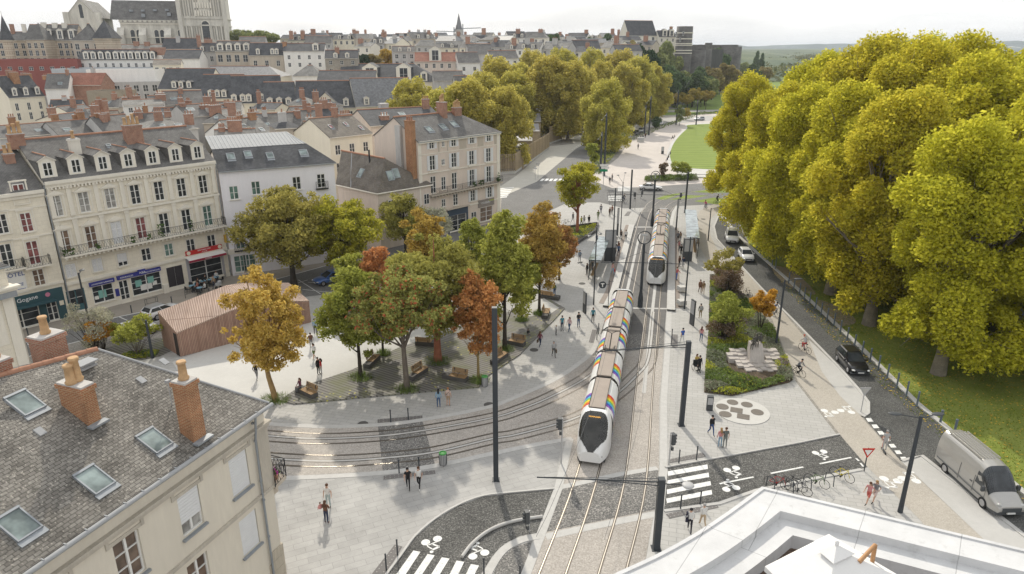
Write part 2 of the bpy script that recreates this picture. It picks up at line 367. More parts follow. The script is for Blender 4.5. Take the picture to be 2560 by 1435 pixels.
sheet('track_grass',[(1637,497),(1665,487),(1715,482),(1690,490),(1662,500)],M_lawn,.018)
sheet('track_grass',[(1672,500),(1715,488),(1772,489),(1720,497)],M_lawn,.018)
sheet('track_grass',[(1735,503),(1785,494),(1840,500),(1840,506),(1790,511)],M_lawn,.018)
sheet('track_grass',[(1725,480),(1790,471),(1860,467),(1860,481),(1790,483)],M_lawn,.018)
mb=MB()
for k in range(8):
    a=P(1347+k*11.2,452-k*.0); mb.quad(*((q.x,q.y,.02) for q in PL([(1349+k*11.2,452.5),(1356+k*11.2,452.5),(1362+k*11,447),(1355+k*11,447)])))
for k in range(6):
    mb.quad(*((q.x,q.y,.02) for q in PL([(1250-k*2,471+k*4.4),(1285-k*3.4,468+k*4.6),(1284-k*3.4,470+k*4.7),(1250-k*2,473.4+k*4.4)])))
for k in range(5):
    mb.quad(*((q.x,q.y,.02) for q in PL([(1545,467+k*2.4),(1577,467+k*2.4),(1577,468.3+k*2.4),(1544,468.3+k*2.4)])))
    mb.quad(*((q.x,q.y,.02) for q in PL([(1521,490+k*2.6),(1556,490+k*2.6),(1556,491.5+k*2.6),(1520,491.5+k*2.6)])))
for k in range(4): mb.quad(*((q.x,q.y,.02) for q in PL([(1804+k*16,539),(1812+k*16,539),(1811+k*16,546),(1802+k*16,546)])))
for k in range(9):
    a=P(1430+k*5,375-k*3.3+0); b=P(1433+k*5,373-k*3.3); mb.strip([a,b],0,.15,.02)
struct('far_crossings',mb,M_white)
# right hand road, cycle path, verge
RR=[(1800,536),(1840,588),(1880,625),(1970,705),(2091,818),(2153,876),(2287,1010),(2377,1085),(2560,1240),(2800,1440)]
RL=[(1798,520),(1800,536),(1787,567),(1794,598),(1849,659),(1907,722),(1993,808),(2095,913),(2151,975),(2175,1007),(2175,1034),(2161,1046),(2250,1150),(2308,1139),(2560,1335),(2750,1480)]
sheet('road_asphalt',RL+[(2800,1440)]+[(2560,1240),(2377,1085),(2287,1010),(2153,876),(2091,818),(1970,705),(1880,625),(1850,570),(1850,516),(1830,512)],M_asph,.012)
struct('verge_grass',MB().poly([(q.x,q.y,.03) for q in PL([(2800,1440),(2560,1240),(2377,1085),(2287,1010),(2153,876),(2091,818),(1970,705),(1880,625),(1850,560),(1840,470),(2300,470),(3300,800),(3300,1440)])]),M_grass)
sheet('parking_ground',[(2120,610),(2300,680),(2620,860),(3000,1080),(3400,900),(2700,560),(2300,480),(2050,480),(2030,560)],mat('parking_ground',(.50,.49,.47),.9,.1,.3),.036)
for pts in ([(1935,665),(1985,680),(2040,735),(1985,722),(1940,690)],[(2045,750),(2110,775),(2140,805),(2100,815),(2060,790)]):
    struct('worn_earth',MB().poly([(q.x,q.y,.036) for q in spline(PL(pts),5,True)]),speckmat('worn_earth',(.30,.25,.17),(.22,.18,.12),(.38,.33,.24),8))
sheet('cycle_path',spline([Vector((a,b,0)) for a,b in [(1990,490),(1850,497),(1790,508),(1745,528),(1732,560),(1748,615),(1790,690),(1862,740),(1931,800),(1965,885),(1994,952),(2100,1087),(2169,1168),(2300,1300),(2400,1420)]],4) and [(1990,490),(1850,497),(1790,508),(1750,526),(1733,560),(1748,615),(1790,690),(1862,740),(1931,800),(1965,885),(1994,952),(2100,1087),(2169,1168),(2300,1300),(2400,1420),(2560,1440),(2450,1340),(2250,1152),(2145,1033),(2028,862),(1938,757),(1849,663),(1792,622),(1772,580),(1775,548),(1800,524),(1850,512),(1990,510)],M_sand,.016)
sheet('road_island',spline([Vector((a,b,0)) for a,b in [(2028,858),(2090,914),(2146,975),(2171,1008),(2172,1032),(2160,1043),(2145,1033),(2100,985),(2058,930)]],4,True) and [(2022,850),(2090,914),(2146,975),(2171,1008),(2172,1030),(2160,1043),(2145,1033),(2100,990),(2055,930)],mat('island_paving',(.47,.46,.44),.88,.06,1.5),.020)
sheet('road_island',[(2252,1153),(2308,1141),(2560,1337),(2750,1480),(2560,1440),(2450,1340)],MT['island_paving'],.020)
def kerb(name,pts,w=.28,h=.11,side=1,m=None,sm=0):
    p=PL(pts); p=spline(p,sm) if sm else p; mb=MB(); n=len(p); L=[]
    for i,q in enumerate(p):
        t=(p[min(i+1,n-1)]-p[max(i-1,0)]).normalized(); nn=Vector((-t.y,t.x,0))*side*w; L.append((q,q+nn))
    for i in range(n-1):
        a,b=L[i]; c,d=L[i+1]; up=Vector((0,0,h)); Z=Vector((0,0,0))
        v=[a,c,d,b,a+up,c+up,d+up,b+up]; mb.add(v,[(4,5,6,7),(0,1,5,4),(3,7,6,2)])
    return tag(mb.build(name,m or M_kerb),kind='structure')
kerb('kerb',RR,.45,.11,1); kerb('kerb',[(1798,520),(1800,536),(1787,567),(1794,598),(1849,659),(1907,722),(1993,808),(2095,913),(2151,975),(2175,1007),(2175,1034),(2161,1044)],.25,.08,-1)
kerb('kerb',[(2250,1150),(2308,1139),(2560,1335),(2750,1480)],.3,.08,-1)
mb=MB()
for k in range(7):
    t=k/6; x=2164+t*86; y=1052+t*97; mb.quad(*((q.x,q.y,.022) for q in PL([(x,y-6),(x+13,y-6.5),(x+20,y+2.5),(x+6,y+3)])))
for a,b in (((1799,1210),(1884,1193)),((1927,1184),(2008,1168)),((2049,1160),(2128,1144)),((2140,1146),(2147,1153)),((2151,1158),(2158,1167))): mb.strip(PL([a,b]),-.07,.07,.022)
struct('road_dashes',mb,M_white)
sheet('side_street',[(1664,1171),(1800,1146),(2000,1109),(2100,1088),(2169,1168),(2150,1172),(2014,1198),(1888,1224),(1797,1256),(1658,1275)],M_asph2,.014)
kerb('kerb',[(1664,1171),(1800,1146),(2000,1109),(2100,1088)],.12,.10,1); kerb('kerb',[(1658,1275),(1797,1256),(1888,1224),(2014,1198),(2150,1172)],.25,.06,-1)
def zq(mb,q4,z,ox,oy,s): mb.quad(*((q.x,q.y,z) for q in PL([(ox+a*s,oy+b*s) for a,b in q4])))
mb=MB()
for q4 in ([(1218,590),(1220,628),(1550,570),(1545,533)],[(1215,665),(1213,695),(1560,638),(1555,600)],[(1210,740),(1212,778),(1575,705),(1570,670)],[(1205,815),(1212,852),(1585,780),(1580,743)]): zq(mb,q4,.022,1300,1000,.3032)
struct('zebra_crossing',mb,M_white)
sheet('cycle_street',[(850,1640),(969,1435),(1009,1384),(1039,1343),(1088,1300),(1148,1264),(1208,1242),(1274,1234),(1386,1224),(1345,1332),(1300,1340),(1262,1360),(1230,1392),(1200,1440),(1120,1640)],M_asph2,.014)
kerb('kerb',[(960,1450),(1009,1384),(1039,1343),(1088,1300),(1148,1264),(1208,1242),(1274,1234),(1386,1224)],.14,.09,1,sm=3)
mb=MB()
for q4 in ([(1220,1013),(1285,1025),(1110,1290),(1020,1290)],[(1350,1045),(1415,1057),(1260,1290),(1185,1290)],[(1480,1075),(1550,1087),(1425,1290),(1345,1290)],[(1615,1105),(1685,1117),(1600,1290),(1520,1290)],[(1745,1137),(1820,1150),(1750,1290),(1670,1290)]): zq(mb,q4[::-1],.022,700,1100,.2734)
struct('zebra_crossing',mb,M_white)
sheet('inner_gravel',[(1226,1450),(1252,1396),(1280,1370),(1330,1353),(1306,1440),(1290,1480)],M_dkgrav,.014)
kerb('kerb',[(1190,1470),(1222,1408),(1254,1368),(1300,1344),(1345,1335)],.5,.05,-1,sm=4)
tag(MB().tube([q+Vector((0,0,.12)) for q in spline(PL([(1155,1396),(1176,1368),(1206,1341),(1241,1321),(1288,1306),(1356,1295)]),5)],.11,8).build('cycle_barrier',M_kerb),'low rounded concrete rail curving between the cycle symbols','barrier')
# tramway
UB=[(640,1062),(668,1064),(800,1071),(943,1067),(1057,1054),(1226,1021),(1300,993),(1380,958),(1440,921),(1487,880),(1503,837)]
LB=[(640,1190),(734,1190),(951,1178),(1086,1160),(1228,1130),(1300,1115),(1370,1102),(1427,1093)]
bed=UB+[(1515,790),(1543,737),(1586,565),(1602,530),(1622,514),(1690,514),(1680,530),(1673,567),(1665,778),(1660,868),(1648,1000),(1647,1175),(1636,1274),(1585,1560),(1270,1560),(1328,1435),(1406,1223)]+LB[::-1]
sheet('tramway_bed',bed,M_beige,.016)
kerb('kerb',UB,.5,.03,1,sm=3); kerb('kerb',LB,.5,.03,-1,sm=3)
kerb('kerb',[(1690,514),(1680,530),(1672,567),(1667,778),(1662,868),(1651,1000),(1649,1175),(1638,1274),(1585,1560)],.55,.03,1)
kerb('kerb',[(1270,1560),(1328,1435),(1406,1223),(1434,1098)],.55,.037,1)
sheet('track_crossing',[(1406,1223),(1555,1190),(1646,1175),(1637,1274),(1367,1330)],M_dkgrav,.021)
mb=MB(); mb.strip(PL([(1406,1223),(1555,1190),(1647,1175)]),0,.45,.024); mb.strip(PL([(1362,1338),(1480,1312),(1636,1281)]),-.45,.1,.024)
struct('crossing_band',mb,M_kerb)
sheet('branch_crossing',[(945,1067),(1057,1054),(1087,1160),(957,1178)],M_dkgrav,.021)
sheet('track_slab',[(1512,800),(1530,767),(1543,737),(1586,565),(1601,530),(1681,530),(1673,567),(1666,778),(1661,835),(1500,838)],M_slab,.021)
sheet('track_crossing',[(1500,838),(1661,835),(1659,868),(1480,890),(1488,872)],M_dkgrav,.021)
sheet('track_crossing',[(1602,530),(1622,514),(1690,514),(1681,530)],M_dkgrav,.022)
mb=MB(); mb.strip(PL([(1527,770),(1668,772)]),-.2,.2,.026); mb.strip(PL([(1585,568),(1673,568)]),-.3,.3,.026); struct('stop_line',mb,M_kerb)
# platform edges: pale edge then brown tactile band
kerb('platform_edge',[(1527,770),(1543,737),(1586,565)],.9,.24,1); kerb('platform_edge',[(1673,567),(1667,778)],.9,.24,1)
mb=MB(); mb.strip(PL([(1516,760),(1533,728),(1571,585),(1578,563)]),.0,.9,.03); mb.strip(PL([(1684,570),(1683,770)]),.0,.75,.03)
struct('platform_band',mb,mat('brown_band',(.28,.24,.21),.9,.08,2))
CA=spline(PL([(1270,1750),(1330,1560),(1381,1435),(1476,1160),(1533,890),(1565,740),(1604,565),(1619,524),(1640,502),(1690,486),(1760,474),(1860,467),(2000,462)]),6)
CB=spline(PL([(1497,1560),(1530,1435),(1587,1212),(1608,1000),(1616,919),(1637,724),(1655,570),(1662,536),(1690,507),(1750,491),(1850,479),(2000,473)]),6)
B1=spline(PL([(560,1078),(669,1090),(800,1097),(943,1091),(1057,1077),(1226,1046),(1300,1024),(1380,991),(1475,938),(1520,880),(1545,820),(1562,755)]),6)
B2=spline(PL([(560,1135),(677,1147),(823,1153),(957,1146),(1086,1131),(1228,1098),(1300,1085),(1445,1043),(1538,988),(1599,932),(1619,903),(1628,850),(1634,780)]),6)
M_rail=mat('rail_steel',(.10,.085,.07),.5,.1,4,metal=.4); M_railtop=mat('rail_polished',(.62,.56,.48),.35,.05,4,metal=.6)
def track(c,main=True):
    mb=MB()
    for s in (-.7175,.7175):
        mb.strip(c,s-.085,s+.085,.030,0); mb.strip(c,s-(.008 if not main else .02),s+(.008 if not main else .03),.034,1)
    if not main:
        mb.strip(c,-.17,.17,.030,2); mb.strip(c,-.17,-.10,.034,0); mb.strip(c,.10,.17,.034,0)
    return tag(mb.build('tram_rails',[M_rail,M_railtop,M_kerb]),kind='structure')
track(CA); track(CB); track(B1,False); track(B2,False)
mb=MB()
for c,(y0,y1) in ((CA,(66,111)),(CB,(52,111))):
    q=[p for p in c if y0<p.y<y1]; mb.strip(q,-.17,.17,.031)
struct('power_strip',mb,M_kerb)
# tactile slabs with studs by the crossings
def tactile(q4):
    a,b,c,d=PL(q4); mb=MB().poly([(p.x,p.y,.026) for p in (a,b,c,d)])
    if (a-b).length>0:
        nu=max(2,int((b-a).length/.28)); nv=max(2,int((d-a).length/.28))
        for i in range(nu):
            for j in range(nv):
                u=(i+.5)/nu; v=(j+.5)/nv; p=(a*(1-u)+b*u)*(1-v)+(d*(1-u)+c*u)*v; mb.cbox((p.x,p.y,.034),(.06,.06,.016),1)
    return tag(mb.build('tactile_slab',[M_tact,M_stud]),kind='structure')
for q in ([(944,1058),(1056,1047),(1056,1039),(944,1049)],[(959,1200),(1089,1185),(1087,1176),(959,1190)],[(1500,856),(1511,856),(1523,828),(1508,828)] if 0 else [(1472,856),(1486,857),(1495,825),(1481,824)],[(1680,868),(1694,869),(1694,837),(1680,836)],[(1674,1158),(1765,1142),(1757,1132),(1672,1149)],[(1664,1286),(1674,1297),(1797,1269),(1788,1258)],[(930,1435),(966,1435),(1006,1367),(987,1362)],[(1560,540),(1572,540),(1578,529),(1569,529)]): tactile(q)
def bike_icon(px,py,s,rz):
    """painted bicycle with rider, flat on the road"""
    o=P(px,py); mb=MB(); K=T(o.x,o.y,.024,rz)
    def disc(c,r): mb.poly([(c[0]+r*math.cos(2*math.pi*i/16),c[1]+r*math.sin(2*math.pi*i/16),0) for i in range(16)],0,K@Matrix.Scale(s,4))
    def bar(a,b,w):
        d=Vector((b[0]-a[0],b[1]-a[1],0)).normalized(); n=Vector((-d.y,d.x,0))*w/2; a=Vector((*a,0)); b=Vector((*b,0)); mb.quad(a-n,b-n,b+n,a+n,0,K@Matrix.Scale(s,4)@Matrix.Translation((0,0,.001)))
    disc((-.5,0),.36); disc((.5,0),.36); disc((.42,1.25),.15)
    for a,b,w in (((-.42,.32),(.0,.34),.1),((0,.34),(.42,.42),.1),((-.32,.95),(.05,.45),.16),((-.32,.95),(.3,1.05),.2),((.25,1.0),(.5,.55),.12),((.5,.55),(.5,.3),.1)): bar(a,b,w)
    struct('cycle_symbol',mb,M_white)
for px,py,s,rz in ((1829,1173,.75,R(200)),(1828,1222,.75,R(15)),(2049,1131,.7,R(195)),(2074,1029,.8,R(160)),(2115,1029,.8,R(-20)),(2227,1200,.85,R(160)),(2273,1200,.85,R(-20)),(1079,1352,.75,R(205)),(1197,1387,.75,R(25))): bike_icon(px,py,s,rz)
# granite disc with planters plates by the memorial
o=P(1855,1028); mb=MB(); mb.cyl((o.x,o.y,0),(o.x,o.y,.05),2.15,n=40)
for a,b,r in ((1806,1018,.5),(1831,1007,.46),(1867,1013,.47),(1893,1032,.5),(1813,1037,.5)):
    q=P(a,b); mb.cyl((q.x,q.y,.05),(q.x,q.y,.07),r,n=20,mi=1)
for a,b in ((1841,1027),(1858,1043)):
    q=P(a,b); mb.cbox((q.x,q.y,.06),(.95,.8,.03),1,None,R(-20))
tag(mb.build('granite_disc',[M_conc,mat('bronze_plate',(.16,.14,.12),.6,.2,6)]),'round pale stone disc in the paving with dark round plates','paving disc')
# wooden deck under the trees
DECK=[(700,1003),(745,972),(880,927),(1000,870),(1150,820),(1300,772),(1360,742),(1412,772),(1385,802),(1300,888),(1214,945),(1197,970),(1000,987),(735,1012)]
def deckmat():
    m,nt,b=new_mat('deck_boards'); p=vec(nt,'pos',(1,1,1),R(32))
    w=nt.nodes.new('ShaderNodeTexWave'); w.inputs['Scale'].default_value=.9; w.bands_direction='Y'; nt.links.new(p,w.inputs['Vector'])
    q=vec(nt,'pos'); c=mixc(nt,ramp(nt,w.outputs['Fac'],.04,.22),(.05,.048,.045),(.20,.19,.175))
    c=mixc(nt,ramp(nt,noise(nt,q,.5,5,.6),.45,.65),c,mixc(nt,.6,c,(.13,.14,.05)))
    v=nt.nodes.new('ShaderNodeTexVoronoi'); v.inputs['Scale'].default_value=2.2; nt.links.new(q,v.inputs['Vector'])
    k=ramp(nt,v.outputs['Distance'],.16,.22,(1,1,1),(0,0,0)); n2=ramp(nt,noise(nt,q,.22,3),.5,.6)
    c=mixc(nt,mixc(nt,1.0,k,n2,'MULTIPLY'),c,(.45,.42,.08)); nt.links.new(c,b.inputs['Base Color']); b.inputs['Roughness'].default_value=.85; return m
M_deck=deckmat()
mb=MB(); mb.prism(PL(DECK),0,.12); struct('timber_deck',mb,M_deck)
sheet('deck_path',[(1300,795),(1372,790),(1398,772),(1360,748),(1290,775)],M_conc2,.13) 
# pale round court next to the pavilion
sheet('court_paving',[(430,905),(500,880),(700,800),(900,760),(1080,790),(1150,822),(1000,872),(880,929),(745,975),(700,1003),(668,1012),(500,1010)],M_conc,.020)
sheet('court_paving_band',[(870,800),(960,770),(1090,792),(1150,822),(1000,872),(900,900),(850,850)],M_conc2,.024)
sheet('street_bed',[(235,880),(330,850),(430,845),(440,872),(400,892),(300,910)],M_deck,.022)
sheet('square_bed',[(1330,600),(1420,570),(1493,562),(1488,580),(1455,602),(1400,640),(1330,660)],M_soil,.05)
# ================================================================== buildings
def slate(name,c1,c2,lich=None,big=.22,w=.28,h=.16,pale=None): return brickmat(name,c1,c2,sc3(c1,.45),w,h,.012,.85,'uv',big=big*1.3,bigscale=.5,spot=lich,pale=pale,bmp=.012)
M_slN=slate('near_slates',(.15,.138,.122),(.235,.22,.195),(.09,.085,.072),.30,.25,.145,(.50,.46,.40))
M_sl1=slate('grey_slates',(.135,.13,.124),(.175,.168,.16),(.225,.215,.195),.24)
M_sl2=slate('dark_slates',(.075,.077,.082),(.105,.106,.112),(.14,.137,.13),.26)
M_sl3=slate('pale_slates',(.19,.185,.172),(.25,.24,.225),(.15,.145,.13),.26)
M_sl4=slate('brown_slates',(.16,.14,.12),(.20,.18,.155),(.22,.185,.12),.25)
M_slB=mat('lichen_slates',(.19,.192,.197),.6,.42,1.6,bmp=.01)
M_tile=slate('red_tiles',(.30,.13,.09),(.36,.17,.12),(.22,.12,.09),.2)
M_terra=mat('terracotta',(.40,.21,.135),.8,.2,5)
M_pot=mat('clay_pot',(.50,.32,.17),.8,.2,5)
M_brick=brickmat('old_brick',(.36,.15,.09),(.30,.12,.075),(.42,.36,.29),.23,.075,.012,big=.2,bigscale=1.2,spot=(.2,.1,.07))
M_brickO=brickmat('orange_brick',(.37,.155,.075),(.27,.11,.055),(.45,.33,.2),.23,.075,.012,big=.2,bigscale=1.2)
def stone(name,c,var=.12,s=1.2): return mat(name,c,.88,var,s,bmp=.004,streak=True)
M_ash=brickmat('ashlar_cream',(.77,.715,.60),(.72,.665,.555),(.60,.55,.455),.95,.42,.010,.88,big=.09,bigscale=.6,bmp=.004)
M_render=stone('warm_render',(.66,.605,.51),.07,.7); M_cream=stone('cream_wall',(.79,.725,.59),.07); M_white=M_white
M_lilac=stone('lilac_render',(.80,.775,.80),.04); M_tan=stone('tan_wall',(.50,.44,.365),.1); M_greyw=stone('grey_wall',(.50,.485,.465),.16); M_whitew=stone('white_wall',(.80,.775,.73),.07)
M_pink=stone('pinkish_wall',(.68,.585,.505),.1); M_rubble=brickmat('rubble_stone',(.36,.32,.27),(.27,.245,.21),(.42,.38,.32),.5,.28,.03,big=.2)
M_trim=stone('stone_trim',(.76,.715,.625),.08); M_lead=mat('lead_grey',(.30,.32,.34),.55,.12,3,metal=.3); M_zinc=mat('zinc_sheet',(.36,.365,.37),.8,.1,1.5,spec=.15)
M_frame=mat('white_frame',(.74,.73,.70),.5,.03); M_shut=mat('white_shutter',(.70,.70,.70),.6,.05); M_iron=mat('black_iron',(.035,.037,.04),.5,.1,metal=.3)
def glassmat(name,c,rough=.12):
    m,nt,b=new_mat(name); p=vec(nt,'pos'); nt.links.new(mixc(nt,ramp(nt,noise(nt,p,1.1,3),.35,.65),sc3(c,.55),sc3(c,1.4)),b.inputs['Base Color'])
    b.inputs['Roughness'].default_value=rough; b.inputs['Specular IOR Level'].default_value=.5; MT[name]=m; return m
G_dark=glassmat('window_glass',(.035,.04,.045)); G_curt=glassmat('glass_net_curtain',(.33,.32,.30)); G_red=glassmat('glass_red_curtain',(.22,.08,.08)); G_brn=glassmat('glass_brown_curtain',(.16,.11,.08)); G_sky=glassmat('skylight_glass',(.22,.265,.255),.08); G_green=glassmat('glass_green',(.12,.2,.17))
WC={}
def win_meshes(w,h,kind):
    k=(round(w,2),round(h,2),kind)
    if k in WC: return WC[k]
    f=MB(); g=MB(); t=.07; a=w/2
    f.box(-a,-.04,0,-a+t,.06,h); f.box(a-t,-.04,0,a,.06,h); f.box(-a+t,-.04,h-t,a-t,.06,h); f.box(-a+t,-.04,0,a-t,.06,t)
    if 'one' not in kind: f.box(-.05,-.05,t,.05,.05,h-t)
    n=3 if h>1.7 else 2
    for i in range(1,n): 
        z=h*i/n; f.box(-a+t,-.03,z-.02,-.05,.03,z+.02); f.box(.05,-.03,z-.02,a-t,.03,z+.02)
    g.quad((-a+t,.03,t),(a-t,.03,t),(a-t,.03,h-t),(-a+t,.03,h-t))
    r=None
    if 'roller' in kind or 'half' in kind:
        r=MB(); z0=.03 if 'roller' in kind else h*.33; n=max(4,int((h-z0)/.14))
        for i in range(n):
            za=z0+(h-z0)*i/n; zb=z0+(h-z0)*(i+1)/n; r.box(-a+.03,-.10,za,a-.03,-.07,zb-.012)
    if 'louver' in kind:
        r=MB(); n=int(h/.13)
        for sx in (-1,1):
            for i in range(n):
                za=.05+(h-.1)*i/n; r.quad((sx*a*.5-a*.42,-.09,za),(sx*a*.5+a*.42,-.09,za),(sx*a*.5+a*.42,-.05,za+.1),(sx*a*.5-a*.42,-.05,za+.1))
    WC[k]=(f.mesh('window',M_frame),g.mesh('pane',G_dark),r.mesh('roller_blind',M_shut) if r else None); return WC[k]
SC={}
def shutter_mesh(w,h):
    k=(round(w,2),round(h,2))
    if k not in SC:
        m=MB(); m.box(-w/2,-.05,0,w/2,0,h); n=int(h/.16)
        for i in range(n): m.box(-w/2+.06,-.065,.06+i*(h-.1)/n,w/2-.06,-.05,.06+i*(h-.1)/n+.09)
        SC[k]=m.mesh('shutter',M_shut)
    return SC[k]
FW={}
def far_win(w,h):
    k=(round(w,1),round(h,1))
    if k not in FW:
        m=MB(); a=w/2; m.box(-a,-.03,0,a,.05,h,1); 
        for x0,x1 in ((-a+.08,-.05),(.05,a-.08)):
            for z0,z1 in ((.08,h*.5-.03),(h*.5+.03,h-.08)): m.quad((x0,-.035,z0),(x1,-.035,z0),(x1,-.035,z1),(x0,-.035,z1),0)
        FW[k]=m.mesh('window',[G_dark,M_frame])
    return FW[k]
def setmat(o,m):
    o.material_slots[0].link='OBJECT'; o.material_slots[0].material=m
def wallgrid(mb,o,ux,L,z0,z1,holes,n_in,reveal,mi=0):
    """wall L x (z0..z1) from o along ux with rectangular openings and reveals going in along n_in"""
    o=Vector(o); ux=Vector(ux); n=Vector(n_in)
    hs=[(max(x-w/2,0.01),z,min(x+w/2,L-.01),z+h) for x,z,w,h in holes if z+h<z1-.02 and z>z0]
    xs=sorted({0,L}|{a[0] for a in hs}|{a[2] for a in hs}); zs=sorted({z0,z1}|{a[1] for a in hs}|{a[3] for a in hs})
    pt=lambda x,z,d=0: o+ux*x+Vector((0,0,z))+n*d
    flip=ux.cross(Vector((0,0,1))).dot(n)>0
    def q(a,b,c,d): mb.quad(*( (a,d,c,b) if flip else (a,b,c,d)),mi)
    for j in range(len(zs)-1):
        i=0
        while i<len(xs)-1:
            def inh(i): 
                cx=(xs[i]+xs[i+1])/2; cz=(zs[j]+zs[j+1])/2; return any(a<cx<c and b<cz<d for a,b,c,d in hs)
            if inh(i): i+=1; continue
            k=i
            while k+1<len(xs)-1 and not inh(k+1): k+=1
            q(pt(xs[i],zs[j]),pt(xs[k+1],zs[j]),pt(xs[k+1],zs[j+1]),pt(xs[i],zs[j+1])); i=k+1
    for a,b,c,d in hs:
        r=reveal
        q(pt(a,b),pt(c,b),pt(c,b,r),pt(a,b,r)); q(pt(a,d,r),pt(c,d,r),pt(c,d),pt(a,d))
        q(pt(a,b,r),pt(a,d,r),pt(a,d),pt(a,b)); q(pt(c,b),pt(c,d),pt(c,d,r),pt(c,b,r))
        q(pt(a,b,r),pt(c,b,r),pt(c,d,r),pt(a,d,r))
def facade_windows(root,wins,M,lod,rev,trim=None):
    for wn in wins:
        x,z,w,h=wn[:4]; kind=wn[4] if len(wn)>4 else ''
        K=M@Matrix.Translation((x,rev-.08,z))
        if lod: link('window',far_win(w,h),root,K); continue
        fm,gm,rm=win_meshes(w,h,kind)
        f=link('window',fm,root,K); g=link('pane',gm,f); c=G_curt if 'curt' in kind else G_red if 'red' in kind else G_brn if 'brn' in kind else G_green if 'grn' in kind else None
        if c: setmat(g,c)
        if rm: link('roller_blind' if ('roller' in kind or 'half' in kind) else 'shutter',rm,f)
        s=MB().box(-w/2-.1,-rev-.06,-.10,w/2+.1,-.02+.0,-.005); s.build('sill',M_trim if 'dsill' not in kind else M_lead,f)
        if 'shut' in kind:
            sm=shutter_mesh(w*.5,h)
            for sx in (-1,1): link('shutter',sm,f,T(sx*(w*.76),-rev+.06,0))
def pots(n,w,d): return [(-w/2+w*(i+.5)/n,0) for i in range(n)]
def chimney(root,x,y,zb,zt,w,d,n,m=None,lod=1,rz=0,pm=None,hp=.55):
    mb=MB(); mb.box(-w/2,-d/2,zb,w/2,d/2,zt-.25,0); mb.box(-w/2-.06,-d/2-.06,zt-.25,w/2+.06,d/2+.06,zt-.08,0); mb.box(-w/2-.01,-d/2-.01,zt-.08,w/2+.01,d/2+.01,zt,1)
    pr=[(.13,0),(.15,.06),(.115,.1),(.10,hp*.85),(.13,hp*.9),(.12,hp),(.08,hp)]
    if lod:
        for px,py in pots(n,w,d): mb.lathe(pr,(px,py,zt),6,2)
        return mb.build('chimney',[m or M_brick,M_greyw,pm or M_terra],root,T(x,y,0,rz))
    o=mb.build('chimney',[m or M_brick,M_greyw],root,T(x,y,0,rz))
    for i,(px,py) in enumerate(pots(n,w,d)): MB().lathe([(r*1.55,z*(1.5+.35*((i*7)%3))) for r,z in pr],(0,0,0),14).build('chimney_pot',pm or M_pot,o,T(px,py,zt))
    return o
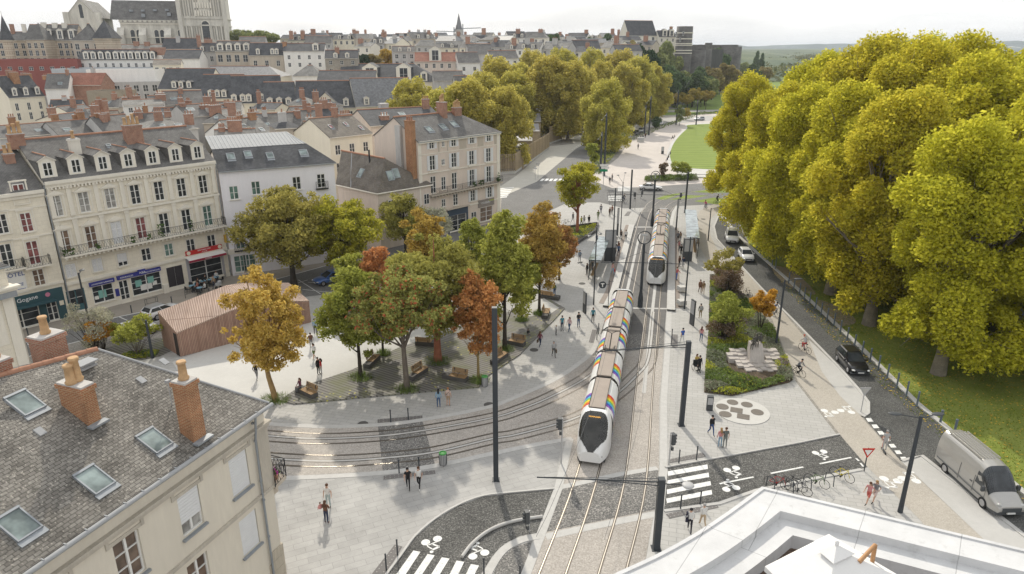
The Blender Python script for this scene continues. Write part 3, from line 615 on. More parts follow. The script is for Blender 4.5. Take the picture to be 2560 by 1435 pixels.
def house(name,label,p0,p1,D,h,zr,base=0,hl=0,hr=0,ry=.5,wall=None,roof=None,wins=(),lw=(),rw=(),chims=(),dorms=(),skys=(),lod=1,rev=.16,over=.25,ridge=True,cat='house',group=None,down=2,trim=None,flat=False,deepdorm=1.6,dormz=None,rpar=None):
    p0=Vector((p0[0],p0[1],0)); p1=Vector((p1[0],p1[1],0)); d=p1-p0; L=d.length; rz=math.atan2(d.y,d.x)
    root=empty(name,(p0.x,p0.y,base),rz,label,cat,group); wall=wall or M_cream; roof=roof or M_sl1
    h-=base; zr-=base; yr=D*ry; I=Matrix.Identity(4)
    w=MB(); hh=[a[:4] for a in wins]
    wallgrid(w,(0,0,0),(1,0,0),L,-down,h,hh,(0,1,0),rev)
    wallgrid(w,(0,D,0),(0,-1,0),D,-down,h,[(D-a[0],)+tuple(a[1:4]) for a in lw],(1,0,0),rev)
    wallgrid(w,(L,0,0),(0,1,0),D,-down,h,[a[:4] for a in rw],(-1,0,0),rev)
    w.quad((L,D,-down),(0,D,-down),(0,D,h),(L,D,h))
    if not flat:
        if hl==0: w.poly([(0,0,h),(0,yr,zr),(0,D,h)])
        if hr==0: w.poly([(L,0,h),(L,D,h),(L,yr,zr)])
    else:
        pz=.5
        w.box(0,0,h,L,.25,h+pz); w.box(0,D-.25,h,L,D,h+pz); w.box(0,.25,h,.25,D-.25,h+pz); w.box(L-.25,.25,h,L,D-.25,h+pz)
    w.build('wall',wall,root)
    facade_windows(root,wins,I,lod,rev); facade_windows(root,lw,T(0,0,0,-math.pi/2)@Matrix.Scale(1,4) if 0 else T(0,D,0,-math.pi/2),lod,rev) if lw else None
    if rw: facade_windows(root,rw,T(L,0,0,math.pi/2),lod,rev)
    r=MB(); o=over; sl=(zr-h)/max(yr,.1); zo=h-o*sl; sb=(zr-h)/max(D-yr,.1); zb=h-o*sb; t=.14
    if flat:
        r.box(.25,.25,h-.05,L-.25,D-.25,h+.08); rf=r.build('roof',roof,root)
    else:
        xl=-o*.4 if hl==0 else -o; xr=L+o*.4 if hr==0 else L+o; a=hl if hl else xl; b=L-hr if hr else xr
        R0=Vector((a,yr,zr)); R1=Vector((b,yr,zr)); A=Vector((xl,-o,zo)); B=Vector((xr,-o,zo)); Cc=Vector((xr,D+o,zb)); Dd=Vector((xl,D+o,zb)); up=Vector((0,0,t))
        r.quad(A+up,B+up,R1+up,R0+up); r.quad(Cc+up,Dd+up,R0+up,R1+up); r.quad(A,B,B+up,A+up)
        if hl: r.poly([Dd+up,A+up,R0+up])
        else: r.poly([A,A+up,R0+up,R0]); r.poly([R0,R0+up,Dd+up,Dd])
        if hr: r.poly([B+up,Cc+up,R1+up])
        else: r.poly([B,R1,R1+up,B+up]); r.poly([R1,Cc,Cc+up,R1+up])
        rf=r.build('roof',roof,root)
        if ridge:
            g=MB(); n=max(2,int((R1-R0).length/.45)) if not lod else 1
            for i in range(n):
                q0=R0+(R1-R0)*(i/n); q1=R0+(R1-R0)*((i+1)/n); g.cyl(q0+up,q1+up,.14,.155 if not lod else .14,6)
            g.build('ridge_tiles',M_terra if ridge is True else ridge,root)
        g=MB(); g.box(xl,-o-.10,zo-.02,xr,-o+.02,zo+.09); g.build('gutter',M_lead if not lod else M_trim,root)
    sz=lambda y: h+sl*y+t
    for c in chims:
        x,y,ww,dd,zt,n=c[:6]; m=c[6] if len(c)>6 else None
        zb_=min(h+sl*max(0,y-dd/2),h+sb*max(0,D-y-dd/2))-.2 if not flat else h
        chimney(root,x,y,max(zb_,0),zt-base,ww,dd,n,m,lod)
    for dm in dorms:
        x,ww,dh=dm[:3]; kind=dm[3] if len(dm)>3 else ''; y0=dm[4] if len(dm)>4 else .25; z0=sz(y0)-.1; z1=z0+dh; gz=z1+ww*.28
        yb=min(yr,(z1-h)/sl if sl>.05 else yr); yg=min(yr,(gz-h)/sl if sl>.05 else yr)
        q=MB(); wallgrid(q,(x-ww/2,y0,0),(1,0,0),ww,z0-.3,z1,[(ww/2,z0+.25,ww*.55,dh-.45)],(0,1,0),.1)
        q.poly([(x-ww/2,y0,z1),(x+ww/2,y0,z1),(x,y0,gz)])
        for sx in (-1,1): q.poly([(x+sx*ww/2,y0,z0-.2),(x+sx*ww/2,yb,z1),(x+sx*ww/2,y0,z1)][::sx],1)
        e=.12
        for sx in (-1,1): q.quad(*[(x+sx*(ww/2+e),y0-e,z1-.03),(x,y0-e,gz+.06),(x,yg,gz+.06),(x+sx*(ww/2+e),yb,z1-.03)][::-sx],2)
        q.cyl((x,y0-e,gz+.07),(x,yg-.1,gz+.07),.08,n=5,mi=3)
        for sx in (-1,1): q.poly([(x+sx*(ww/2+e),y0-e,z1-.12),(x+sx*(ww/2+e),y0-e,z1-.03),(x,y0-e,gz+.06),(x,y0-e,gz-.03)][::sx],0)
        dr=q.build('dormer',[trim or M_trim,roof,roof if lod==0 else roof,M_terra if not lod else roof],root)
        if lod: link('window',far_win(ww*.55,dh-.45),dr,T(x,y0+.02,z0+.25))
        else:
            fm,gm,_=win_meshes(ww*.55,dh-.45,'x'); f=link('window',fm,dr,T(x,y0+.03,z0+.25)); link('pane',gm,dr,T(x,y0+.03,z0+.25))
    for s in skys:
        x,y,ww,hh2=s[:4]; ang=math.atan2(zr-h,yr); K=T(x,y,sz(y))@Matrix.Rotation(ang,4,'X')
        q=MB(); a=ww/2; bb=hh2/2
        q.box(-a,-bb,-.05,-a+.08,bb,.12); q.box(a-.08,-bb,-.05,a,bb,.12); q.box(-a+.08,bb-.1,-.05,a-.08,bb,.14); q.box(-a+.08,-bb,-.05,a-.08,-bb+.08,.11); q.box(-a,-bb-.3,-.0,a,-bb,.04)
        so=q.build('skylight',M_lead,root,K); MB().box(-a+.08,-bb+.08,0,a-.08,bb-.1,.07).build('pane',G_sky if len(s)<5 else s[4],so)
    root['_L']=L; return root
def lattice(mb,p,q,z0,z1,step=.22,r=.012,mi=0):
    """wrought railing between p and q: rails, posts and crossed bars"""
    p=Vector((p[0],p[1],0)); q=Vector((q[0],q[1],0)); d=(q-p); L=d.length; d.normalize(); U=Vector((0,0,1))
    for z,rr in ((z0+.05,.015),(z1,.03),(z1-.12,.012)): mb.tube([p+U*z,q+U*z],rr,4,mi)
    n=max(1,int(L/step))
    for i in range(n):
        a=p+d*(L*i/n); b=p+d*(L*(i+1)/n); 
        mb.tube([a+U*(z0+.05),b+U*(z1-.12)],r,3,mi,caps=False); mb.tube([b+U*(z0+.05),a+U*(z1-.12)],r,3,mi,caps=False)
        if i%6==0: mb.tube([a+U*(z0-.05),a+U*z1],.022,4,mi)
    mb.tube([q+U*(z0-.05),q+U*z1],.022,4,mi)
M_sign=lambda n,c: mat(n,c,.5,.03)
# ---------------- near building with the slate roof
def near_building():
    u=Vector((.35286,.93568,0)); nb=Vector((-u.y,u.x,0)); E=Vector((-11.9,29.1,0)); h=12.
    L=24.; p0=E-u*L; rz=math.atan2(u.y,u.x); root=empty('corner_building',(p0.x,p0.y,0),rz,'pale rendered corner building with lichened slate roof, skylights and brick chimneys, nearest at left','building')
    inv=(Matrix.Translation((p0.x,p0.y,0))@Matrix.Rotation(rz,4,'Z')).inverted()
    loc=lambda q: inv@Vector(q)
    R1=loc(P(245,878,15.2)); R0=loc(P(0,945,15.2)); dr=(R0-R1).normalized(); R0=R1+dr*(R1.x+1)/abs(dr.x)
    Ee=Vector((L,0,h))
    def on(px,py,a,n):  # picture ray with local plane
        o=loc((0,0,H)); d=(inv.to_3x3()@(P(px,py,0)-Vector((0,0,H)))); t=(a-o).dot(n)/d.dot(n); return o+d*t
    wz=[]
    fx=lambda px,py: on(px,py,Vector((0,0,0)),Vector((0,1,0)))
    for px,py,k in ((600,1185,'roller'),(477,1275,'half curt'),(325,1395,'brn'),(625,1335,'roller dsill'),(500,1440,'brn')):
        q=fx(px,py); wz.append([q.x,q.z-1.0,1.15,2.0,k+' dsill'])
    za=sum(a[1] for a in wz[:3])/3; zb=sum(a[1] for a in wz[3:])/2
    for a in wz[:3]: a[1]=za
    for a in wz[3:]: a[1]=zb
    st=(wz[0][0]-wz[2][0])/2
    for k in range(1,5): wz.append([wz[2][0]-st*k,za,1.15,2.0,'dsill']); wz.append([wz[4][0]-st*k,zb,1.15,2.0,'dsill'])
    w=MB(); wallgrid(w,(0,0,0),(1,0,0),L,-1,h,[tuple(a[:4]) for a in wz],(0,1,0),.22)
    w.quad((L,0,-1),(L,9,-1),(L,9,h),(L,0,h)); w.quad((0,9,-1),(0,0,-1),(0,0,h),(0,9,h)); w.build('wall',M_render,root)
    facade_windows(root,wz,Matrix.Identity(4),0,.22)
    c=MB(); z1=h-.95; z2=za-.95
    c.box(0,-.22,z1-.12,L+.22,.0,z1); c.box(0,-.14,z1-.28,L+.14,0,z1-.12); c.box(0,-.12,z2-.1,L+.12,0,z2+.06); c.box(L,-.0,z1-.28,L+.2,5,z1); c.box(L-.7,-.06,z2+.06,L+.06,-.001,z1-.28); c.box(0,-.1,h-.12,L+.1,0,h)
    for a in wz[:3]+wz[5::2]:
        for sx in (-1,1): c.box(a[0]+sx*.78-.07,-.05,za+2.0,a[0]+sx*.78+.07,-.002,z1-.28)
        c.box(a[0]-.78,-.035,za+2.0,a[0]+.78,-.002,za+2.16)
    c.build('cornice',stone('weathered_trim',(.50,.455,.385),.2,1.5),root)
    c=MB(); z3=zb-1.1
    for i in range(12): c.box(L-.75-(i%2)*.25,-.07,z3-.6*(i+1),L+.07,.9,z3-.6*i-.02)
    c.build('quoin',stone('worn_quoins',(.46,.41,.33),.18),root)
    # roof
    r=MB(); up=Vector((0,0,.1)); A=Vector((0,-.3,h-.1)); B=Vector((L+.15,-.3,h-.1)); Bk=Vector((L-1,R1.y*2-1,h-.2)); Dk=Vector((0,R0.y*2,h-.2))
    r.poly([A+up,B+up,R1+up]); r.poly([A+up,R1+up,R0+up]); r.poly([B+up,Bk+up,R1+up]); r.poly([Dk+up,R0+up,R1+up,Bk+up]); r.quad(A,B,B+up,A+up)
    r.build('roof',M_slN,root)
    g=MB(); n=int((R1-R0).length/.42)
    for i in range(n):
        q0=R1+(R0-R1)*(i/n)+up; q1=R1+(R0-R1)*((i+1)/n)+up; g.cyl(q0,q1,.13,.15,8)
    g.build('ridge_tiles',M_terra,root)
    g=MB(); g.tube([B+up,R1+up],.06,6); g.tube([A+Vector((0,-.08,.0)),B+Vector((.1,-.08,0))],.10,6)
    k=0
    while k<L: g.box(k,-.42,h-.12,k+.04,-.2,h+.02); k+=.8
    g.build('gutter',M_zinc,root)
    g=MB(); x=L-.9; g.tube([(x,-.35,h-.15),(x,-.3,h-.5),(x,-.26,z1+.05),(x,-.16,z1-.5),(x,-.12,z2-.2),(x,-.12,0)],.055,8); 
    for z in (h-.6,z1-.6,z2+.8,z2-.3,5): g.cyl((x,-.14,z),(x,-.14,z+.08),.075,n=8)
    g.build('downpipe',M_lead,root)
    # slope helpers
    nA=(B-A).cross(R1-A).normalized(); nC=(R1-A).cross(R0-A).normalized()
    onr=lambda px,py: on(px,py,A+up,nA)
    ang=math.atan2(R1.z-h,R1.y+.3)
    for px,py in ((62,1008),(385,1102),(235,1200),(45,1312)):
        q=onr(px,py); K=Matrix.Translation(q)@Matrix.Rotation(ang,4,'X')@Matrix.Scale(.80,4); s=MB(); a,b=.55,.75
        s.box(-a,-b,-.05,-a+.07,b,.12); s.box(a-.07,-b,-.05,a,b,.12); s.box(-a,b-.12,-.05,a,b,.15); s.box(-a,-b,-.05,a,-b+.07,.11); s.box(-a-.05,-b-.28,-.01,a+.05,-b,.05)
        o=s.build('skylight',M_lead,root,K); MB().box(-a+.07,-b+.07,0,a-.07,b-.12,.07).build('pane',G_sky,o)
    def roofchim(pxb,pyb,w,d,zt,n,m,rz=0):
        q=onr(pxb,pyb); o=chimney(root,q.x,q.y+d/2,q.z-.5,zt,w,d,n,m,0,rz); 
        MB().box(-w/2-.12,-d/2-.3,q.z-.0,w/2+.12,-d/2,q.z+.09).build('flashing',M_lead,o); return o
    roofchim(240,1060,.55,1.35,15.45,2,M_brickO,0); roofchim(502,1100,.66,.72,15.0,1,M_brickO)
    chimney(root,R1.x-.5,R1.y+2.4,12.5,15.9,1.1,.9,1,M_brick,0); chimney(root,R1.x-3.4,R1.y+1.9,12.5,15.9,1.3,.9,2,M_brick,0)
    q=onr(430,1012); a=MB(); a.tube([q+Vector((0,0,-.1)),q+Vector((0,0,1.1)),q+Vector((.9,-.1,1.0))],.02,5); a.cbox(q+Vector((0,0,1.15)),(.2,.16,.12)); a.build('roof_antenna',M_zinc,root)
    q=onr(215,918); a=MB(); a.box(-.35,-.25,0,.35,.25,.1); a.box(-.42,-.3,.22,.42,.3,.27); a.box(-.3,-.2,.1,.3,.2,.22); a.build('roof_vent',M_zinc,root,Matrix.Translation(q))
    for px,py in ((353,951),(100,1080),(410,905)):
        q=onr(px,py); MB().box(-.14,-.2,0,.14,.2,.06).build('roof_vent',M_zinc,root,Matrix.Translation(q)@Matrix.Rotation(ang,4,'X'))
    # balcony on the end wall by the corner
    zf=z2-.05; y0,y1,x1=-.15,2.1,L+.95; b=MB(); b.prism([(L,y0),(x1,y0+.1),(x1,y1),(L,y1)],zf-.2,zf); b.box(L,.2,zf-.75,L+.55,.5,zf-.2); b.box(L,1.5,zf-.75,L+.55,1.8,zf-.2)
    bo=b.build('balcony',M_tan,root); g=MB(); lattice(g,(L,y0),(x1,y0+.1),zf,zf+1,.2,.014); lattice(g,(x1,y0+.1),(x1,y1),zf,zf+1,.2,.014); lattice(g,(x1,y1),(L,y1),zf,zf+1,.2,.014); g.build('railing',M_iron,bo)
    W=root.matrix_basis
    for (x,y,c,nm,lb) in ((L+.5,.25,(.45,.03,.30),'flower_pot','magenta potted flowers standing on the corner building balcony'),(L+.55,1.75,(.45,.30,.05),'flower_pot','yellow green potted flowers at the back of the corner balcony')):
        f=MB(); f.lathe([(.12,0),(.18,.26),(.16,.26)],(0,0,0),10,0)
        rr=random.Random(3)
        for i in range(40):
            a=rr.random()*6.28; q=rr.random()**.5*.26; f.ball((q*math.cos(a),q*math.sin(a),.3+rr.random()*.28),rr.uniform(.035,.06),1+(i%2),None,5,4)
        e=tag(f.build(nm,[M_terra,mat(nm+lb[:6],c,.8,.2,20),mat('leaf_green',(.08,.14,.03),.8,.2,20)]),lb,'flower pot'); e.matrix_world=Matrix.Translation(Matrix.Translation((p0.x,p0.y,0))@Matrix.Rotation(rz,4,'Z')@Vector((x,y,zf)))
near_building()
# ================================================================== street buildings
class Fac:
    def __init__(s,p0,p1):
        s.p=Vector((p0[0],p0[1],0)); d=Vector((p1[0],p1[1],0))-s.p; s.L=d.length; s.u=d.normalized(); s.n=Vector((-s.u.y,s.u.x,0))
    def at(s,px,py,off=0.):
        d=RAY(px,py); o=Vector((0,0,H)); t=(s.p+s.n*off-o).dot(s.n)/d.dot(s.n); q=o+d*t; return (q-s.p).dot(s.u),q.z
def local(root): return root.matrix_basis
def part_box(root,name,m,*bs):
    mb=MB()
    for b in bs: mb.box(*b)
    return mb.build(name,m,root)
def grand_building():
    a,b=P(185,790),P(575,690); f=Fac(a,b); L=f.L; xs=[.68+2.655*k for k in range(7)]
    k2=['curt','curt','louver','red','','','']; k3=['curt','curt','curt','','','','']; kk=['brn','brn','louver','red','','','grn']
    w=[(x,11.1,1.05,2.25,k3[i]) for i,x in enumerate(xs)]+[(x,7.05,1.1,2.5,kk[i]) for i,x in enumerate(xs)]+[(x,4.35,1.05,1.5,['louver','louver','half','','grn','',''][i]) for i,x in enumerate(xs)]
    g=[(f.at(193,755)[0],0.05,1.9,2.9),(f.at(260,738)[0],.75,2.2,2.0),(f.at(312,728)[0],.1,1.0,2.6),(f.at(368,712)[0],.5,3.4,2.3),(f.at(440,697)[0],.05,1.9,2.9),(f.at(517,678)[0],.3,4.2,2.6)]
    r=house('apartment_building','tall ornate cream stone building with seven dormers and a long iron balcony over shops',a,b,12,14.93,18.5,0,wall=M_ash,roof=M_sl1,wins=w+[q+('shop',) for q in g],chims=[(4.6,3.4,1.0,.75,18.6,1,M_trim),(11.2,4.2,1.9,.9,19.5,4,M_brick),(-.1,5.5,1.4,.8,19.4,3,M_brick)],dorms=[(x,1.55,1.85) for x in xs],lod=0,cat='building',down=.5,skys=[(8.2,3.9,.5,.4)])
    mb=MB()
    # cornices, string courses and pilasters
    for z,h,pr in ((14.55,.35,.42),(14.2,.35,.22),(10.62,.22,.24),(6.55,.2,.12),(3.55,.35,.16),(.0,.5,.05)): mb.box(-.05,-pr,z,L+.05,-.002,z+h)
    for i in range(int(L/.36)): mb.box(i*.36+.05,-.32,13.98,i*.36+.22,-.004,14.2)
    for i in range(8):
        x=max(.05,min(L-.4,.68+2.655*i-1.33-.22))
        for z0,z1 in ((11.0,14.2),(7.0,10.6)): 
            mb.box(x,-.13,z0,x+.42,-.003,z1-.3); mb.box(x-.06,-.18,z1-.3,x+.48,-.003,z1); mb.box(x-.05,-.17,z0,x+.47,-.003,z0+.25)
    for x in xs:
        for zt in (13.42,9.72):
            mb.add([(x-.95,-.2,zt),(x+.95,-.2,zt),(x,-.2,zt+.5),(x-.95,0,zt),(x+.95,0,zt),(x,0,zt+.5)],[(0,1,2),(0,2,5,3),(1,4,5,2),(0,3,4,1)]); mb.box(x-.9,-.14,zt-.12,x+.9,-.003,zt)
            for s in (-1,1): mb.box(x+s*.72-.08,-.08,zt-2.4,x+s*.72+.08,-.004,zt-.12)
        mb.box(x-.75,-.07,5.95,x+.75,-.003,6.1)
        for s in (-1,1): mb.box(x+s*.65-.06,-.05,4.3,x+s*.65+.06,-.003,5.95)
    mb.build('cornice',M_trim,r)
    b=MB(); b.box(.05,-1.05,6.75,L-.05,0,6.95); 
    for i in range(40): b.box(.2+i*.46,-.9,6.5,.38+i*.46,0,6.75,0)
    bo=b.build('balcony',M_trim,r); g2=MB(); lattice(g2,(.05,-1.0),(L-.05,-1.0),6.95,7.95,.26,.013); lattice(g2,(.05,0),(.05,-1),6.95,7.95,.25); lattice(g2,(L-.05,-1),(L-.05,0),6.95,7.95,.25); g2.build('railing',M_iron,bo)
    rr=random.Random(4); pl=MB()
    for x in (.3,.9,3.5,7.2,9.0,10.3,10.6,13.9):
        for i in range(26): pl.ball((x+rr.uniform(-.25,.25),-.85+rr.uniform(-.12,.12),7.05+rr.random()*(1.5 if x>10 else .6)),rr.uniform(.05,.1),0,None,5,4)
    pl.build('balcony_plants',mat('leaf_green',(.08,.14,.03),.8,.2,20),r)
    # ground floor shops
    blue=M_sign('navy_sign',(.035,.04,.23)); red=M_sign('red_sign',(.50,.03,.03)); dkred=M_sign('wine_awning',(.30,.02,.05)); teal=M_sign('teal_paint',(.045,.12,.14)); dk=mat('dark_door',(.045,.04,.045),.5,.1); wtxt=mat('white_lettering',(.8,.8,.8),.6,0)
    x0=g[1][0]; o=part_box(r,'shop_sign',blue,(x0-1.3,-.25,2.85,x0+1.3,-.02,3.3)); text('ASSURANCES & BANQUE',.2,Matrix.Translation((x0,-.265,3.06))@Matrix.Rotation(R(90),4,'X'),wtxt,o)
    x1=g[2][0]-.6; x2=g[3][0]+1.75; o=part_box(r,'shop_sign',blue,(x1,-.25,2.9,x2,-.02,3.35),((x1+x2)/2-.1,-.27,2.88,(x1+x2)/2+.7,-.01,3.55))
    text('ASSURANCES',.24,Matrix.Translation((x1+1,-.265,3.1))@Matrix.Rotation(R(90),4,'X'),wtxt,o); text('AXA',.34,Matrix.Translation(((x1+x2)/2+.3,-.285,3.2))@Matrix.Rotation(R(90),4,'X'),wtxt,o); text('ASSURANCES BANQUE',.2,Matrix.Translation((x2-1.2,-.265,3.1))@Matrix.Rotation(R(90),4,'X'),wtxt,o)
    for cx,cz,ww,hh,mi in ((g[3][0]-.9,1.9,.7,.8,0),(g[3][0]+.5,2.0,.7,.8,0),(g[3][0]-.1,1.3,1.3,.7,1),(g[3][0]+.9,1.5,.5,.5,1),(g[1][0]-.1,1.7,.8,.9,0),(g[1][0]-.75,1.4,.4,.4,1)): part_box(r,'window_poster',(M_sign('mint_poster',(.22,.45,.40)),M_frame)[mi],(cx-ww/2,.03,cz-hh/2,cx+ww/2,.05,cz+hh/2))
    part_box(r,'door',teal,(g[0][0]-.9,.02,.05,g[0][0]-.05,.07,1.2),(g[0][0]+.05,.02,.05,g[0][0]+.9,.07,1.2),(g[0][0]-.05,.0,.05,g[0][0]+.05,.06,2.9),(g[0][0]-.9,.0,.05,g[0][0]-.78,.06,2.9),(g[0][0]+.78,.0,.05,g[0][0]+.9,.06,2.9))
    part_box(r,'door',dk,(g[4][0]-.93,-.02,.05,g[4][0]-.02,.04,2.93),(g[4][0]+.02,-.02,.05,g[4][0]+.93,.04,2.93),(g[4][0]-.85,-.035,1.2,g[4][0]-.1,-.02,2.7),(g[4][0]+.1,-.035,1.2,g[4][0]+.85,-.02,2.7))
    xb=g[5][0]; o=part_box(r,'shopfront',M_sign('grey_shopfront',(.40,.39,.42)),(xb-2.4,-.05,0,xb-2.1,-.004,3.5),(xb+2.1,-.05,0,xb+2.4,-.004,3.5),(xb-2.1,-.05,2.9,xb+2.1,-.004,3.5))
    o=part_box(r,'shop_sign',red,(xb-2.3,-.2,4.0-.1,xb+2.3,-.02,4.45)); text('BAR TABAC PMU',.22,Matrix.Translation((xb,-.215,4.28))@Matrix.Rotation(R(90),4,'X'),wtxt,o); text('LE MAINE',.16,Matrix.Translation((xb,-.215,4.03))@Matrix.Rotation(R(90),4,'X'),wtxt,o)
    for s in (-1,1):
        d=MB(); d.cyl((xb+s*2.0,-.2,4.2),(xb+s*2.0,-.24,4.2),.24,n=16); d.build('sign_disc',M_cream,o)
    aw=MB(); aw.add([(xb-2.4,-.05,3.75),(xb+2.4,-.05,3.75),(xb+2.4,-.95,3.45),(xb-2.4,-.95,3.45),(xb-2.4,-.95,3.2),(xb+2.4,-.95,3.2)],[(3,2,1,0)],1); aw.box(xb-2.4,-.97,3.18,xb+2.4,-.93,3.45,0); aw.box(xb-2.4,-.12,3.72,xb+2.4,-.02,3.84,1)
    o=aw.build('awning',[dkred,M_frame],r); text('LE MAINE',.2,Matrix.Translation((xb,-.985,3.31))@Matrix.Rotation(R(90),4,'X'),wtxt,o)
    for x,zz in ((L-.15,4.6),): part_box(r,'tobacco_sign',M_sign('red_lozenge',(.5,.3,.03)),(x-.06,-.7,zz,x+.06,-.2,zz+1.0))
    part_box(r,'wall_sign',blue,(g[2][0]-1.0,-.05,1.0,g[2][0]-.6,-.004,1.9)); part_box(r,'meter_box',M_trim,(g[4][0]-1.75,-.35,0,g[4][0]-1.15,-.02,1.1))
    for xx in (-.12,L+.1): MB().tube([(xx,-.28,14.6),(xx,-.12,13.9),(xx,-.1,.1)],.07,6).build('downpipe',M_lead,r)
    return r,f
GB,GF=grand_building()
def hotel():
    f=GF; a=f.p-f.u*10.5; b=f.p-f.u*.25; ff=Fac(a,b); L=ff.L
    X=lambda px,py: ff.at(px,py)
    w=[]
    for px,py,ww,hh,k in ((50,485,1.0,2.0,'red'),(67,556,1.0,2.0,'red'),(84,632,1.05,2.5,'red'),(98,695,1.05,1.9,'brn'),(5,560,1.0,2.0,''),(18,640,1.05,2.5,'')):
        x,z=X(px,py); w.append((x,z-hh/2,ww,hh,k))
    x0=w[0][0]-3.2; w+= [(x0,w[0][1],1.,2.,'')]
    r=house('hotel_building','cream stone hotel with red curtained windows over a dark teal restaurant front',a,b,12,14.2,17.6,0,wall=M_ash,roof=M_sl1,wins=w+[(L-4.4,.1,3.2,2.3,'shop'),(L-1.6,.1,1.0,2.3,'shop')],skys=[(L-4.0,1.6,1.3,.9)],chims=[(L-1.2,4.2,.9,.7,17.6,2,M_brick)],lod=0,cat='building',down=.5)
    mb=MB()
    for z,h,pr in ((13.85,.35,.4),(13.5,.3,.2),(w[0][1]-.55,.15,.1),(w[1][1]-.6,.15,.1),(4.0,.3,.14)): mb.box(0,-pr,z,L,-.002,z+h)
    for a_ in w[:6]:
        mb.box(a_[0]-.8,-.1,a_[1]+a_[3]+.25,a_[0]+.8,-.003,a_[1]+a_[3]+.4)
        for s in (-1,1): mb.box(a_[0]+s*.68-.07,-.06,a_[1]-.1,a_[0]+s*.68+.07,-.004,a_[1]+a_[3]+.25)
    mb.build('cornice',M_trim,r)
    for q in (w[2],w[5]):
        b_=MB(); b_.box(q[0]-1.2,-.7,q[1]-.25,q[0]+1.2,-.003,q[1]-.08); bo=b_.build('balcony',M_trim,r); g=MB()
        z=q[1]-.08
        lattice(g,(q[0]-1.2,-.66),(q[0]+1.2,-.66),z,z+.95,.25); lattice(g,(q[0]-1.2,0),(q[0]-1.2,-.66),z,z+.95,.25); lattice(g,(q[0]+1.2,-.66),(q[0]+1.2,0),z,z+.95,.25); g.build('railing',M_iron,bo)
    teal=M_sign('restaurant_teal',(.035,.085,.10)); o=part_box(r,'shopfront',teal,(L-6.3,-.12,2.45,L-.3,-.004,3.6),(L-6.3,-.1,0,L-6.0,-.004,2.45),(L-2.8,-.1,0,L-2.1,-.004,2.45),(L-1.1,-.1,0,L-.3,-.004,2.45))
    wt=MT['white_lettering']; K=lambda x,z,y=-.135: Matrix.Translation((x,y,z))@Matrix.Rotation(R(90),4,'X')
    text('La Gogane',.62,K(L-4.0,3.1)@Matrix.Rotation(R(2),4,'Z'),wt,o); d=MB(); d.cyl((L-1.75,-.12,3.1),(L-1.75,-.15,3.1),.24,n=14); d.build('sign_disc',M_sign('pink_emblem',(.55,.2,.3)),o)
    part_box(r,'awning',teal,(L-6.2,-.9,2.38,L-1.2,-.1,2.5)); part_box(r,'menu_board',M_cream,(L-.85,-.16,1.6,L-.45,-.1,2.1))
    x,z=X(37,705); s=part_box(r,'hotel_sign',M_frame,(x-1.0,-.12,z-1.25,x+.95,-.02,z+1.3)); nb=M_sign('sign_blue',(.03,.08,.30))
    text('HÔTEL',.62,K(x-.0,z+.75),nb,s); text('RIVIÈRE',.42,K(x+.0,z-.35),nb,s); part_box(s,'sign_band',nb,(x-.8,-.135,z-1.05,x+.8,-.12,z-.8))
    return r
hotel()
def left_edge_building():
    c=P(92,985); u=Vector((.5,.866,0)); a=c-u*12; r=house('stone_building','pale stone building corner with a moulded cornice at the left edge of the street',a,c,10,11.5,14,0,wall=M_ash,roof=M_sl1,lod=0,cat='building',hr=4,wins=[(9.,1.0,1.4,2.6),(5.5,1.0,1.4,2.6)])
    f=Fac(a,c); z=f.at(35,715)[1]; part_box(r,'cornice',M_trim,(-.1,-.65,z,12.55,0,z+.18),(-.1,-.45,z-.25,12.35,0,z),(12.0,0,z-.25,12.4,10,z+.1),(12.0,-.10,0,12.10,.6,z-.3),(11.2,-.1,0,12.1,-.003,z-.3),(10.2,-.06,z-4.6,11.0,-.003,z-.6)); part_box(r,'gutter',M_lead,(-.1,-.55,z-.7,12.2,-.1,z-.25))
left_edge_building()
